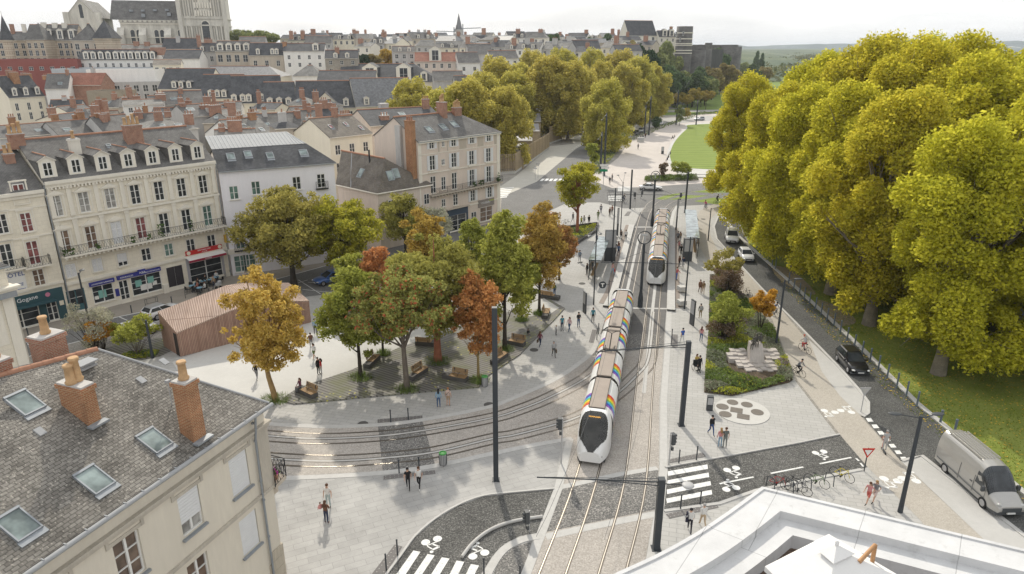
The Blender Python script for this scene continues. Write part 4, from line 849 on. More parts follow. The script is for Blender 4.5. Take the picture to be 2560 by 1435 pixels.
def lilac_building():
    a,b=P(583,690),P(855,650); f=Fac(a,b); L=f.L; w=[]
    for px,py,hh in ((585,482,1.7),(640,470,1.7),(742,458,1.7),(803,452,1.8),(600,603,2.2),(645,592,2.2)):
        x,z=f.at(px,py); w.append((x,z-hh/2,1.05,hh,'grn' if px<700 else ''))
    zz=w[4][1]
    w+= [(w[2][0],zz,1.05,2.2),(w[3][0],zz,1.05,2.2)]+[(w[i][0],w[0][1]-3.2,1.05,1.7) for i in (1,2,3)]
    sh=[(f.at(603,668)[0],.4,1.5,2.2),(f.at(625,662)[0],.4,1.5,2.2)]
    r=house('lilac_building','pale lilac rendered building with slate and zinc roof beside the ornate stone block',a,b,9,13.6,15.7,0,ry=.36,wall=M_lilac,roof=M_sl2,wins=w+[s+('grn shop',) for s in sh],skys=[(1.9,1.9,1.0,1.2),(4.0,2.1,.95,1.1),(6.6,1.6,.9,1.2),(10.9,1.7,1.1,1.1)],lod=0,cat='building',ridge=False,hr=2.6,down=.5)
    z=MB(); y0=9*.36; z0=15.7+.16; z.add([(-.1,y0,z0),(L-2.6,y0,z0),(L-4.0,8.4,z0+1.1),(-.1,8.4,z0+1.1)],[(0,1,2,3)])
    for k in range(26):
        x=-.05+k*(L-2.7)/25; t=Vector((x,y0,z0)); e=Vector((min(x,L-4.0) if x>L-4 else x,8.4,z0+1.1)); z.tube([t+Vector((0,0,.02)),e+Vector((0,0,.02))],.045,4,1)
    z.add([(-.1,8.4,z0+1.1),(L-4,8.4,z0+1.1),(L-4,9.2,13.6),(-.1,9.2,13.6)],[(0,1,2,3)]); z.build('zinc_roof',[M_zinc,M_lead],r)
    x=(sh[0][0]+sh[1][0])/2; o=part_box(r,'shop_sign',M_trim,(x-1.9,-.1,2.9,x+1.9,-.01,3.6)); text('complétude',.48,Matrix.Translation((x,-.115,3.24))@Matrix.Rotation(R(90),4,'X'),mat('grey_lettering',(.12,.12,.13),.6,0),o)
    for q in (w[3],w[4],w[5]):
        bb=MB(); bb.box(q[0]-.8,-.35,q[1]-.2,q[0]+.8,-.003,q[1]-.06); bo=bb.build('balcony',M_iron,r); g=MB(); lattice(g,(q[0]-.8,-.33),(q[0]+.8,-.33),q[1]-.06,q[1]+.85,.2); g.build('railing',M_iron,bo)
lilac_building()
def hip_building():
    h=8.4; zr=12.6; A=P(844,461,h); B=P(944,483,h); C=P(1077,461,h); D=A+(C-B); R0=P(854,379,zr); R1=P(962,399,zr)
    o=Vector((B.x,B.y,0)); r=empty('hip_roofed_house',o,0,'low pinkish house with broad hipped slate roof below the shuttered corner block','house')
    A,B,C,D,R0,R1=[q-o for q in (A,B,C,D,R0,R1)]; dn=Vector((0,0,-h-.5)); w=MB()
    for p,q in ((A,B),(B,C),(C,D),(D,A)): w.quad(p+dn,q+dn,q,p)
    w.build('wall',M_pink,r)
    m=(A+B+C+D)/4; ex=lambda q: q+(q-m)*.04+Vector((0,0,-.1)); a,b,c,d=[ex(q) for q in (A,B,C,D)]; u=Vector((0,0,.18)); f=MB()
    f.quad(a+u,b+u,R1+u,R0+u); f.poly([b+u,c+u,R1+u]); f.quad(c+u,d+u,R0+u,R1+u); f.poly([d+u,a+u,R0+u])
    for p,q in ((a,b),(b,c),(c,d)): f.quad(p,q,q+u,p+u)
    f.build('roof',M_sl4,r); g=MB(); g.tube([R0+u,R1+u],.15,6); g.build('ridge_tiles',M_terra,r); g=MB(); g.tube([a,b,c],.12,6); g.build('gutter',M_trim,r)
    t=MB(); t.tube([(a*.62+b*.38)+u*1.1,(R0*.75+R1*.25)+u*1.1],.09,4); t.build('flashing',M_zinc,r)
    q=R0*.35+R1*.65; t=MB(); t.cyl(q+Vector((.3,-1.2,-1.2)),q+Vector((.3,-1.2,1.2)),.13,n=8); t.build('flue_pipe',M_iron,r)
    for (s,tt,p0,p1) in ((.42,.45,a,b),(.30,.45,b,c),(.52,.5,b,c)):
        e=(p0*(1-s)+p1*s); k=e*(1-tt)+(R1 if p0 is b else R0*.3+R1*.7)*tt; n=(p1-p0).cross(R1-p0).normalized(); uu=(p1-p0).normalized(); K=Matrix((( uu.x,n.cross(uu).x,n.x,k.x),(uu.y,n.cross(uu).y,n.y,k.y),(uu.z,n.cross(uu).z,n.z,k.z+.18),(0,0,0,1)))
        so=MB().box(-.55,-.75,-.05,.55,.75,.1).build('skylight',M_lead,r,K); MB().box(-.46,-.65,0,.46,.65,.12).build('pane',G_sky,so)
    ff=Fac(B+o,C+o); uu=(C-B).normalized()
    for k in range(3):
        q=B+uu*(2.2+k*3.2)+Vector((0,0,-2.9)); link('window',far_win(1.,1.6),r,Matrix.Translation(q)@Matrix.Rotation(math.atan2(uu.y,uu.x),4,'Z'))
hip_building()
def shutter_building():
    a0,b0=P(1100,590),P(1250,552); f0=Fac(a0,b0); a=f0.p-f0.u*3.7; f=Fac(a,b0); L=f.L; w=[]
    for px,py,ww,hh,k in ((1079,362,.95,1.2,'shut'),(1108,360,.6,.8,''),(1134,356,.95,1.2,'shut'),(1180,349,.95,1.2,'shut'),(1222,344,.95,1.2,'shut'),(1081,407,1.05,2.2,'shut'),(1108,405,.7,.9,''),(1135,400,1.05,2.2,'shut'),(1179,394,1.05,2.2,'shut'),(1221,387,1.05,2.2,'shut'),(1083,462,1.05,2.6,''),(1109,458,.9,2.0,''),(1136,452,1.05,2.6,''),(1180,444,1.05,2.6,'shut'),(1222,435,1.05,2.6,'shut'),(1109,507,.8,1.2,''),(1139,499,1.0,1.8,''),(1182,489,1.0,1.8,'shut'),(1224,480,1.0,1.8,'shut')):
        x,z=f.at(px,py); w.append([x,z-hh/2,ww,hh,k])
    w+= [[w[0][0]-2.4,w[5][1],.0001+1.0,2.2,'']] if w[0][0]>3.5 else []
    sh=[(f.at(1216,548)[0],.6,2.9,2.4,'brn shop'),(f.at(1145,560)[0],.2,3.6,2.6,'shop'),(f.at(1185,550)[0],.1,1.2,2.5,'shop')]
    D=10.5; zr=18.0
    r=house('shuttered_building','five storey corner building with white shutters, a taupe top band and brick gable stack',a,b0,D,14.95,zr,0,hr=5,wall=M_pink,roof=M_sl1,wins=[tuple(q) for q in w]+sh,skys=[(4.0,2.0,1.2,1.3),(7.0,2.2,1.2,1.3),(9.6,2.6,1.2,1.3)],chims=[(9.2,4.8,.8,1.7,19.9,3,M_brick),(12.2,4.6,1.5,.8,18.9,4,M_brick)],lod=0,cat='building',down=.5,rev=.14)
    mb=MB(); z2=w[5][1]-.35; z3=w[10][1]-.1
    for z,h,pr in ((14.6,.35,.3),(z2-.1,.15,.1),(w[0][1]-.75,.1,.05),(w[16][1]-.55,.2,.1)): mb.box(0,-pr,z,L+.05,-.002,z+h)
    mb.box(0,-.03,w[0][1]-.65,L-.8,-.001,14.6) if 0 else None
    for q in (w[10],w[12],w[13],w[14]): mb.box(q[0]-.85,-.2,q[1]+q[3]+.55,q[0]+.85,-.003,q[1]+q[3]+.75)
    mb.box(L-.7,-.06,0,L+.06,-.004,14.6); mb.box(0,-.05,.0,.6,-.004,14.6); mb.build('cornice',M_trim,r)
    g=MB()
    for i,q in enumerate(w[:5]):
        x1=w[i+1][0]-w[i+1][2]*1.3 if i<4 else L-.8; x0=q[0]+q[2]*1.3
        if x1>x0: g.box(x0,-.022,w[0][1]-.62,x1,-.002,14.55)
    g.build('taupe_band',M_tan,r)
    b=MB(); b.box(w[10][0]-1.0,-.85,z3-.2,L-.1,0,z3); 
    for i in range(22): b.box(w[10][0]-.8+i*.62,-.7,z3-.5,w[10][0]-.6+i*.62,0,z3-.2)
    bo=b.build('balcony',M_tan,r); g=MB(); lattice(g,(w[10][0]-1,-.82),(L-.1,-.82),z3,z3+.95,.26); lattice(g,(L-.1,-.82),(L-.1,0),z3,z3+.95,.26); g.build('railing',M_iron,bo)
    rr=random.Random(8); pl=MB()
    for x in (L-.7,L-1.1,L-4.6,L-5.2,L-6.4):
        for i in range(24): pl.ball((x+rr.uniform(-.3,.3),-.6+rr.uniform(-.15,.15),z3+.1+rr.random()*(1.5 if x>L-1 else .7)),rr.uniform(.06,.11),0,None,5,4)
    pl.build('balcony_plants',MT['leaf_green'],r)
    x=sh[0][0]; o=part_box(r,'shop_sign',M_sign('taupe_sign',(.25,.22,.20)),(x-1.9,-.1,3.1,x+1.8,-.01,4.3)); text("COULEURS",.42,Matrix.Translation((x-.2,-.115,3.75))@Matrix.Rotation(R(90),4,'X'),MT['white_lettering'],o); part_box(o,'sign_band',M_sign('lime_band',(.35,.42,.05)),(x+.6,-.12,3.9,x+1.7,-.1,4.05))
    x=sh[1][0]; part_box(r,'shopfront',M_sign('slate_blue_front',(.05,.075,.11)),(x-2.2,-.1,2.8,x+2.2,-.01,3.9),(x-2.2,-.1,0,x-1.85,-.01,2.8),(x+1.85,-.1,0,x+2.2,-.01,2.8)); part_box(r,'awning',M_tan,(x-2.6,-.5,3.9,x+2.3,-.01,4.05))
    # brick flue on the gable, and lower neighbour gable
    c=MB(); c.box(-.75,.35,4,-.02,1.9,zr-.2); c.box(-.8,.3,zr-.2,.03,1.95,zr-.05); c.box(-.5,3.4,9,.0,4.6,17.0,1); c.build('chimney',[M_brickO,M_greyw],r); pt=MB()
    for k in range(3): pt.lathe([(.15,0),(.12,.5),(.15,.55)],(-.38,.65+k*.5,zr-.05),8)
    pt.build('chimney_pot',M_terra,r)
shutter_building()
# ================================================================== the old town behind
DBG=[]
def hp(name,label,pxL,pxR,Y,dY,eave,ridge,D,wall=None,roof=None,win=None,group=None,eaveR=None,**k):
    a=PY(pxL,eave,Y); pb=PY(pxR,eave if eaveR is None else eaveR,Y+dY); h=a.z; ry=k.get('ry',.5)
    d=Vector((pb.x-a.x,pb.y-a.y,0)); n=Vector((-d.y,d.x,0)).normalized(); mid=(a+pb)/2+n*D*ry; L=d.length
    zr=max(h+.2,ZAT(mid.x,mid.y,ridge)) if not k.get('flat') else h
    base=min(TZ(a.x,a.y),TZ(pb.x,pb.y)); base=min(base,h-3.)
    if 'rt' in k: k['ridge']=k.pop('rt')
    w=[]
    if win:
        rows,n_,ww,hh=win[:4]; z0=win[4] if len(win)>4 else 1.0
        for r_ in range(rows):
            z=h-base-z0-hh-r_*2.9
            if z<.4: break
            for i in range(n_): w.append((L*(i+.5)/n_,z,ww,hh))
    for q in k.pop('chpx',()):   # chimneys by picture column: px, along-depth y, width, depth, top row, pots
        px,y,cw,cd,top,np_=q[:6]; f=Fac(a,pb); x=f.at(px,top,y)[0]; p=f.p+f.u*x+f.n*y; k.setdefault('chims',[]).append((x,y,cw,cd,ZAT(p.x,p.y,top),np_)+tuple(q[6:]))
    if Y<245 and group==TG and not k.get('flat'):
        rx=random.Random(int(pxL*7+Y)); k['chims']=list(k.get('chims',[]))+[(L*rx.uniform(.08,.92),D*rx.uniform(.35,.6),rx.uniform(.7,1.5),.75,zr+rx.uniform(.5,1.7),rx.choice((1,2,3,4)),rx.choice((B,B,O,M_greyw))) for _ in range(rx.choice((1,2,2)))]
    DBG.append((label[:30],round(Y),round(h-base,1),round(zr-h,1),round(L,1)))
    return house(name,label,a,pb,D,h,zr,base,wall=wall,roof=roof,wins=w,group=group,**k)
TG='old town houses behind the street'
S1,S2,S3,S4,SB=M_sl1,M_sl2,M_sl3,M_sl4,M_slB
B,O=M_brick,M_brickO
# --- first rows behind the ornate building
hp('house','mottled dark slate roofed house with two white skylights at the left edge behind the hotel',0,150,128,8,346,313,11,M_greyw,S1,skys=[(3.2,2.2,1.2,.9),(7.2,2.0,1.2,.9)],chpx=[(135,4.5,1.1,.9,285,3,O)],group=TG)
hp('house','grey slate roof with a single square skylight right of the salmon chimney',150,258,132,6,342,303,11,M_greyw,S1,skys=[(2.2,2.2,1.3,1.0)],chpx=[(236,4.5,.9,.8,318,1,M_trim)],group=TG)
hp('house','grey slate roof between two tall brick chimney stacks behind the ornate block',262,350,134,5,333,290,11,M_greyw,S1,chpx=[(256,4.0,1.0,1.6,284,3,B),(346,4.0,1.1,.9,280,4,B)],group=TG)
hp('house','small slate roof with clay ridge behind the tall central chimney',350,418,140,3,322,284,10,M_whitew,S1,chpx=[(418,4,1.2,.8,278,4,B)],group=TG)
hp('house','pale moss tinted hip roof with two white skylights',368,495,126,6,330,299,12,M_greyw,S3,hl=4,hr=4,skys=[(3.4,2.6,1.1,.8),(6.2,2.4,1.3,.6)],chpx=[(470,3,1.5,.9,284,3,B)],group=TG)
hp('house','white walled house with small paned windows and shallow pale roof among the chimneys',308,408,158,4,264,250,8,M_whitew,S3,(1,3,.9,1.1,.5),chpx=[(400,4,2.2,1.0,236,0,B)],group=TG)
hp('house','grey gabled house end with long slate roof right of the big square brick stack',415,512,166,4,262,228,10,M_greyw,S1,skys=[(2,2,1.5,.8)],chpx=[(400,3,1.8,1,232,2,B)],group=TG)
hp('house','grey gabled roof with a long skylight and a red brick end stack',470,548,150,5,293,262,10,M_greyw,S1,skys=[(2.,3,1.6,.9)],chpx=[(512,3,2.2,1.,262,3,B)],group=TG)
hp('house','light grey hip roof behind a huge clustered brick stack',545,632,150,6,302,274,10,M_greyw,S3,hl=3,hr=3,chpx=[(536,3,2.2,1.3,262,5,B)],group=TG)
hp('house','white house with weathered grey blank gable and clay capped chimneys by the zinc roof',536,640,112,2,362,325,9,M_greyw,S3,chpx=[(585,4,2.2,1,300,6,B)],rw=[(2,2,1,1.5)],group=TG)
hp('house','pale shiny slate roofed house with a small dormer above the zinc roof',598,692,122,6,345,298,11,M_whitew,S3,(1,3,.8,1.1,.6),skys=[(3,3,1.2,1.2),(5.6,1.6,.9,.8)],dorms=[(2.2,1.3,1.3)],group=TG)
hp('house','slate roof with red end stack above the turret',658,768,136,5,330,284,11,M_greyw,S1,skys=[(1.4,2,1.2,1.0)],chpx=[(742,4,.9,1.6,276,3,B)],group=TG)
hp('turret_house','tan round cornered tower house under a domed slate cap',690,752,118,2,322,301,6,M_tan,S2,hl=2,hr=2,group=TG,rt=False)
hp('house','grey rendered house with dark valley roof left of the brown roofed house',768,842,128,2,330,304,10,M_greyw,S4,(2,2,.8,1.4,1.2),chpx=[(826,3,.7,.6,312,0,M_tan)],group=TG)
hp('house','cream house with mossy brown roof and three pink skylights',824,930,112,6,344,294,11,M_cream,S4,(2,3,1.0,1.6,1.3),skys=[(2.1,2.6,.7,1.1,G_red),(5.2,3,.6,1,G_red),(7.2,1.6,.6,1.0,G_red)],chpx=[(862,6,2,.9,284,6,B)],group=TG)
hp('house','wide dark slate roof with two skylights behind the cream gables',926,1112,126,8,315,272,12,M_pink,S2,eaveR=318,skys=[(4.3,3.5,1.2,1.4),(7.7,3.5,1.2,1.2)],chpx=[(960,2,1.6,1,288,3,B),(1100,6,1.8,1.0,268,3,B),(958,8,1.5,1.5,258,0,M_greyw)],group=TG)
def infill():
    rx=random.Random(21); G='small packed rooftops behind the ornate block'
    for i in range(26):
        px=rx.uniform(120,800); e=rx.uniform(262,312)-max(0,(px-600)*.03); Y=150-(e-300)*1.05+rx.uniform(-4,4); wd=rx.uniform(34,78)
        if px<230 and e<285: continue
        gab=rx.random()<.4
        hp('house','small slate roofed house packed among the chimneys behind the ornate block',px,px+wd,Y,rx.uniform(-4,9),e,e-rx.uniform(12,26),rx.uniform(6,9),rx.choice((M_greyw,M_whitew,M_cream,M_tan)),rx.choice((S1,S1,S2,S3,S4)),(1,rx.choice((1,2)),.9,1.3,.8),group=G,hl=(wd/F*Y*.49) if gab else 0,hr=(wd/F*Y*.49) if gab else 0,skys=[(wd/F*Y*.4,1.6,.8,.9)] if rx.random()<.6 else [],chims=[(wd/F*Y*rx.choice((.08,.5,.92)),3,rx.uniform(.8,1.6),.8,PY(px,e,Y).z+rx.uniform(2.6,4.4),rx.choice((2,3,4)),B)])
infill()
# --- left middle
hp('house','tall cream house with three arched dormers and three red brick stacks',22,112,215,10,244,190,11,M_cream,S2,(2,3,1.0,2.2,1.8),dorms=[(2.2,1.5,2.2),(5.6,1.5,2.2),(9.2,1.5,2.2)],chpx=[(33,4,2.0,1.6,180,4,O),(66,6,2.4,1.2,184,5,O),(118,5,2.6,1.4,188,5,O)],rw=[(4,3,1,2)],group=TG)
hp('house','white rendered house end with slate roof behind the three stacks',112,170,224,2,222,185,12,M_whitew,S1,skys=[(4,2,1.3,1)],group=TG)
hp('house','narrow dark slate lean-to with paired dormers and a grey gable',120,200,190,2,288,250,9,M_greyw,S2,dorms=[(2,1.2,1.7),(4.6,1.2,1.7)],rw=[(4,2,1,1)],group=TG)
hp('house','tall blank ochre grey wall with flat top and two clay pots',216,305,205,0,232,228,8,mat('ochre_wall',(.34,.29,.22),.9,.15,.4),S1,flat=True,chims=[(1.5,3,1.6,.8,13.8+0,2)],group=TG)
hp('brick_building','sloping red brick wall with white base below the flat roofed block',165,252,232,0,212,183,8,M_brick,M_tile,group=TG,rt=False)
hp('house','dark grey glazed courtyard building under a pale flat roof',255,420,240,10,210,204,14,M_greyw,M_zinc,(2,7,1.6,2.2,.6),flat=True,group=TG)
hp('modern_block','long pale grey metal clad block with rooftop plant beside the brick hall',128,372,262,6,176,170,20,mat('metal_cladding',(.44,.46,.48),.5,.05,.3),M_zinc,flat=True,group=TG)
hp('modern_block','white boxy block with a tall blank wall under the terraced dormer row',215,388,248,4,178,174,14,M_whitew,M_zinc,flat=True,group=TG)
hp('brick_hall','long low dark red brick hall with a flat roof at the left edge',-20,192,275,6,152,150,18,mat('deep_red_wall',(.27,.09,.075),.85,.08,.5),M_zinc,(1,8,1.5,1.4,2.2),flat=True,group=TG)
hp('terrace_house','white terrace with ten dormers and a long dark slate roof',194,386,285,4,150,124,12,M_whitew,S2,dorms=[(3.2+k*2.75,2.0,2.6) for k in range(10)],chpx=[(394,4,5.5,2,118,0,B)],win=(1,10,1,1.6,1.2),group=TG)
hp('house','dark slate roofed house with a white gable right of the square red stack',408,498,282,2,147,125,12,M_whitew,S2,group=TG)
hp('house','cream balcony house with brown tiled roof and two storey bay',382,452,262,3,162,150,9,M_cream,M_sl4,(2,4,1.2,1.6,.9),group=TG)
hp('house','grey blue rendered house with two upper windows and pale dormers',490,540,300,2,130,108,11,M_greyw,S2,(1,2,1.3,2.2,1.6),dorms=[(2.4,1.5,1.8),(6.4,1.5,1.8)],chpx=[(495,3,1.5,1,88,2,B)],group=TG)
hp('house','tan mansard house with four wide attic windows and four tall white blinds',538,622,296,2,128,103,10,M_tan,S1,(1,4,1.9,2.8,1.4),dorms=[(2+k*3.4,2.4,2.4) for k in range(4)],chpx=[(520,5,3,1.2,98,4,B)],group=TG)
hp('house','tan stone house with tall black mansard and three small dormers',622,708,292,2,138,108,11,M_tan,S2,(1,3,1.4,2.2,2.0),dorms=[(3.6,1.5,2),(9.2,1.5,2),(10.9,1.5,2)],group=TG)
hp('house','long white house with half rubble stone wall and one large dormer',708,810,290,2,128,109,11,M_whitew,S2,(2,4,1.1,1.6,1.5),dorms=[(12.6,2.4,2.4)],chpx=[(711,4,1.4,1.6,104,0,O)],group=TG)
hp('house','rubble stone house with white framed windows below the yellow tree',812,895,276,2,146,126,10,M_rubble,S2,(2,3,1.2,1.5,.8),dorms=[(4,1.6,1.6),(8.4,1.6,1.6)],chpx=[(842,3,1.6,1.2,118,2,B)],group=TG)
# --- the long cream complex with stepped roofs
CG='long cream housing block with stepped slate roofs'
def block(label,pxL,pxR,Y,dY,eave,ridge,D,roof,dn,**k):
    a=PY(pxL,eave,Y); b=PY(pxR,eave,Y+dY); L=(b-a).length
    return hp('housing_block',label,pxL,pxR,Y,dY,eave,ridge,D,M_cream,roof,(2,max(2,int(L/3.2)),1.3,1.7,1.0),group=CG,dorms=[(L*t,1.5,1.9) for t in dn],**k)
block('leftmost stepped slate roof of the cream block with three small dormers',395,520,232,0,222,172,16,S2,(.32,.46,.62))
block('second stepped roof of the cream block, three dormers close together',500,604,216,2,246,187,16,S2,(.26,.42,.58))
block('third stepped roof of the cream block with four spaced dormers',580,706,204,4,258,190,16,S2,(.05,.22,.34,.6))
block('fourth stepped roof of the cream block, tall dark slope above the turret',660,738,192,2,268,206,16,S2,(.2,.5,.8))
r=block('middle dark roofed length of the cream block with a big glazed cross gable',738,890,194,3,270,203,16,S2,(.17,.84)); rL=r['_L']
g=MB(); x0,x1=rL*.31,rL*.70; zc=13.; 
hb=PY(738,270,194).z-min(TZ(*PY(738,270,194).xy),TZ(*PY(890,270,197).xy),)
g.poly([(x0,-.15,hb-1),(x1,-.15,hb-1),(x1,-.15,hb+1.2),((x0+x1)/2,-.15,hb+3.9),(x0,-.15,hb+1.2)]); g.quad((x0-.3,-.3,hb+.95),((x0+x1)/2,-.3,hb+4.05),((x0+x1)/2,6,hb+4.05),(x0-.3,6,hb+.95),1); g.quad(((x0+x1)/2,-.3,hb+4.05),(x1+.3,-.3,hb+.95),(x1+.3,6,hb+.95),((x0+x1)/2,6,hb+4.05),1)
for sx in (.36,.64): g.box(x0+(x1-x0)*sx-.6,-.25,hb-1.2,x0+(x1-x0)*sx+.6,-.16,hb+2.2,2)
g.build('cross_gable',[M_cream,S2,G_dark],r)
block('rightmost cream block length under a pale lichen spotted roof',890,1040,196,6,266,196,16,SB,(.18,.72))
hp('housing_block','plain slate roof with a white gable end behind the cream block',792,938,236,2,206,177,14,M_cream,S2,group=CG)
hp('housing_block','huge dark hipped roof with two half timbered cross gables',845,1098,268,2,205,160,22,M_cream,S2,hl=0,hr=10,dorms=[(12,5.5,5),(24.5,5.5,5),(32,2.5,3)],group=CG)
hp('housing_block','pale sunlit slate roofs behind the stepped cream block',510,700,262,0,192,166,14,M_cream,SB,hr=6,group=CG)
hp('house','grey pointed pale roof left of the huge hipped roof',732,800,262,0,190,164,12,M_whitew,S3,hl=4,hr=4,group=CG)
hp('house','slate roofed house with a dark gable beside the plane trees',1085,1160,262,2,202,178,11,M_greyw,S1,group=CG)
hp('house','small grey hipped house against the plane trees',1140,1200,250,2,214,190,9,M_greyw,S1,hr=3,group=CG)
hp('house','red tiled half timbered house with a pointed cross gable',1037,1152,300,2,154,132,12,M_pink,M_tile,(1,6,1.2,1.8,.8),dorms=[(8.5,5,4.5)],group=TG)
hp('house','white house with slate roof between the red tiled house and the plane trees',1146,1200,296,2,157,131,12,M_whitew,S1,(2,2,1.2,1.6,1.6),group=TG)
hp('house','tall grey stone gable fronted house above the plane trees',1172,1232,322,2,136,110,14,M_greyw,S1,(2,2,1.3,2,1),group=TG)
hp('house','long grey house with slate roof and gabled right end',1226,1296,308,3,146,127,10,M_whitew,S1,(1,4,1.2,1.7,1),group=TG)
hp('house','grey house with three dormers and a yellow tree at its left',982,1038,312,2,130,116,9,M_greyw,S1,(2,3,1.4,1.8,.9),dorms=[(3,1.5,1.5),(7,1.5,1.5)],group=TG)
# --- hilltop skyline rows
def town(seed):
    rr=random.Random(seed); G='hilltop skyline houses'
    rows=[(395,98,720,1330,46,10),(440,100,700,1180,40,8),(470,95,760,1560,44,9),(360,112,885,1010,40,8),(372,118,1040,1330,44,8),(425,104,1290,1590,42,8),(372,116,1300,1600,46,8),(340,126,1290,1440,50,8)]
    wn=['white walled','cream walled','grey walled','tan stone','pale stone']; wm=[M_whitew,M_cream,M_greyw,M_tan,M_trim]; rn=['dark slate','grey slate','pale slate','shiny slate']; rm=[S2,S1,S3,SB]
    L=[]
    for Y,er,p0,p1,st,hh in rows:
        p=p0
        while p<p1:
            wd=st*rr.uniform(.7,1.3); L.append((p,p+wd,Y+rr.uniform(-10,10),er+rr.uniform(-4,5),rr.uniform(10,19)*400/Y*.8)); p+=wd*rr.uniform(.9,1.1)
    L.sort(key=lambda q:q[0]); nl=sum(1 for q in L if q[0]<1147)
    for i,(a,b,Y,e,rh) in enumerate(L):
        wi=rr.randrange(5); ri=rr.choice((0,0,1,1,2,3)); k=(nl-i) if i<nl else i-nl+1; side='left' if i<nl else 'right'
        gab=rr.random()<.2; ww=(b-a)/F*Y; 
        ch=[(ww*rr.uniform(.1,.9),4,rr.uniform(1.2,2.6),1.1,0,0)] if rr.random()<.75 else []
        a3=PY(a,e,Y); ch=[(c[0],c[1],c[2],c[3],a3.z+rh/F*Y+rr.uniform(1,2.8),rr.choice((0,2,3)),B if rr.random()<.7 else M_greyw) for c in ch]
        hp('house',f'{wn[wi]} {rn[ri]} roofed hilltop house, number {k} {side} of the church spire',a,b,Y,rr.uniform(-7,7),e,e-rh,rr.uniform(8,12),wm[wi],rm[ri],(rr.choice((1,2)),max(1,int(ww/3.2)),1.2,1.7,.9),group=G,chims=ch,hl=0 if rr.random()<.7 else 3,hr=0 if rr.random()<.7 else 3,dorms=[(ww*t,1.5,1.7) for t in ((.3,.7) if rr.random()<.35 and ww>7 else ())],rt=M_lead)
town(5)
hp('house','dark roofed chapel like house with a bright right gable under the castle chapel',1437,1502,350,2,122,101,12,M_whitew,S2,(1,4,1.2,1.8,1),group=TG)
hp('house','grey roofed houses block with a pink gable edge beside the dark conifer',1540,1606,332,2,128,112,10,M_greyw,S2,(1,3,1.2,1.8,1),group=TG)
hp('house','large slate mansard town house with grey chimneys left of the spire',990,1050,405,2,106,84,12,M_whitew,S2,(2,4,1.2,1.8,1),dorms=[(4,1.6,2),(9,1.6,2)],chpx=[(1046,5,1.6,1.2,75,2,M_greyw),(1062,5,1.6,1.2,75,2,M_greyw)],group=TG)
hp('house','white end gabled house with wide slate roof left of the big mansard',915,972,398,2,118,96,12,M_whitew,S2,(1,4,1.2,1.8,1),group=TG)
hp('house','pale shiny roof beside red stacks near the cathedral trees',762,828,372,2,108,90,11,M_greyw,S1,(1,5,1.2,1.4,.8),chpx=[(727,4,1.8,1.5,77,1,B),(755,4,1.6,1.3,78,2,B)],group=TG)
hp('house','small grey house below the bushy tree by the cathedral',596,662,330,2,108,92,10,M_greyw,S1,(1,4,1.2,1.5,.8),group=TG)
hp('house','slate roof with dark end walls under the cathedral nave',404,492,325,2,122,96,12,M_greyw,S2,chpx=[(444,4,1.6,1.3,90,0,M_greyw)],group=TG)
hp('house','dark brick chimneyed roof under the cathedral windows',290,400,330,2,124,112,10,M_whitew,S3,chpx=[(340,4,2.2,1.5,103,0,B),(367,4,2.2,1.5,104,0,B)],group=TG)
# --- bishop's palace
def palace():
    st=brickmat('banded_stone',(.55,.48,.38),(.50,.43,.33),(.36,.25,.18),8,.9,.10,big=.1)
    r=hp('palace_house','long banded stone palace with arched window rows and pointed dormers below the cathedral',62,186,305,3,100,62,14,st,S1,(3,8,1.5,2.2,1.2),dorms=[(9.5,2.4,3.6),(13.8,2.4,3.6),(18.2,2.4,3.6)],chpx=[(108,6,1.8,1.4,56,0,M_trim),(136,6,1.8,1.4,57,0,M_trim),(160,6,1.8,1.4,57,0,M_trim)],cat='building')
    hp('palace_house','stepped stone gable end of the palace with striped coursing',62,110,300,0,98,58,9,st,S1,(3,3,1.4,2.2,1.4),cat='building',hl=3.9,hr=3.9)
    hp('palace_house','brown stone gabled wing with vertical buttresses right of the palace',178,250,300,2,100,60,12,M_tan,S1,(2,3,1.6,2.4,1.4),hl=5.9,hr=5.9,cat='building')
    hp('palace_house','low stone wing with crenellated top at the far left of the palace',-10,64,302,2,100,80,10,st,S1,(3,4,1.4,2.2,1.2),cat='building',chpx=[(28,4,1.4,1.1,60,0,B),(58,5,1.4,1.1,60,0,M_trim)])
    for px,pb,w,top,tip,lab in ((18,100,20,100,38,'slim pointed slate roofed turret at the far left of the palace'),(268,96,46,96,50,'square stone tower with steep dark pyramid roof in front of the cathedral')):
        c=PY(px,pb,296); rad=w/2/F*296; z0=TZ(c.x,c.y); e=empty('turret',(c.x,c.y,z0),0,lab,'tower'); n=12 if w<30 else 4; ph=math.pi/4
        m=MB(); m.cyl((0,0,0),(0,0,c.z-z0),rad*(1.2 if n==4 else 1),n=n,smooth=False,ph=ph); m.cyl((0,0,c.z-z0-.6),(0,0,c.z-z0),rad*1.35,n=n,smooth=False,ph=ph); m.build('wall',st,e); zt=ZAT(c.x,c.y,tip)-z0
        m=MB(); m.cyl((0,0,c.z-z0),(0,0,zt),rad*1.45,.05,n=n,smooth=False,ph=ph); m.cyl((0,0,zt),(0,0,zt+1.6),.06,n=4); m.build('roof',S2,e)
palace()
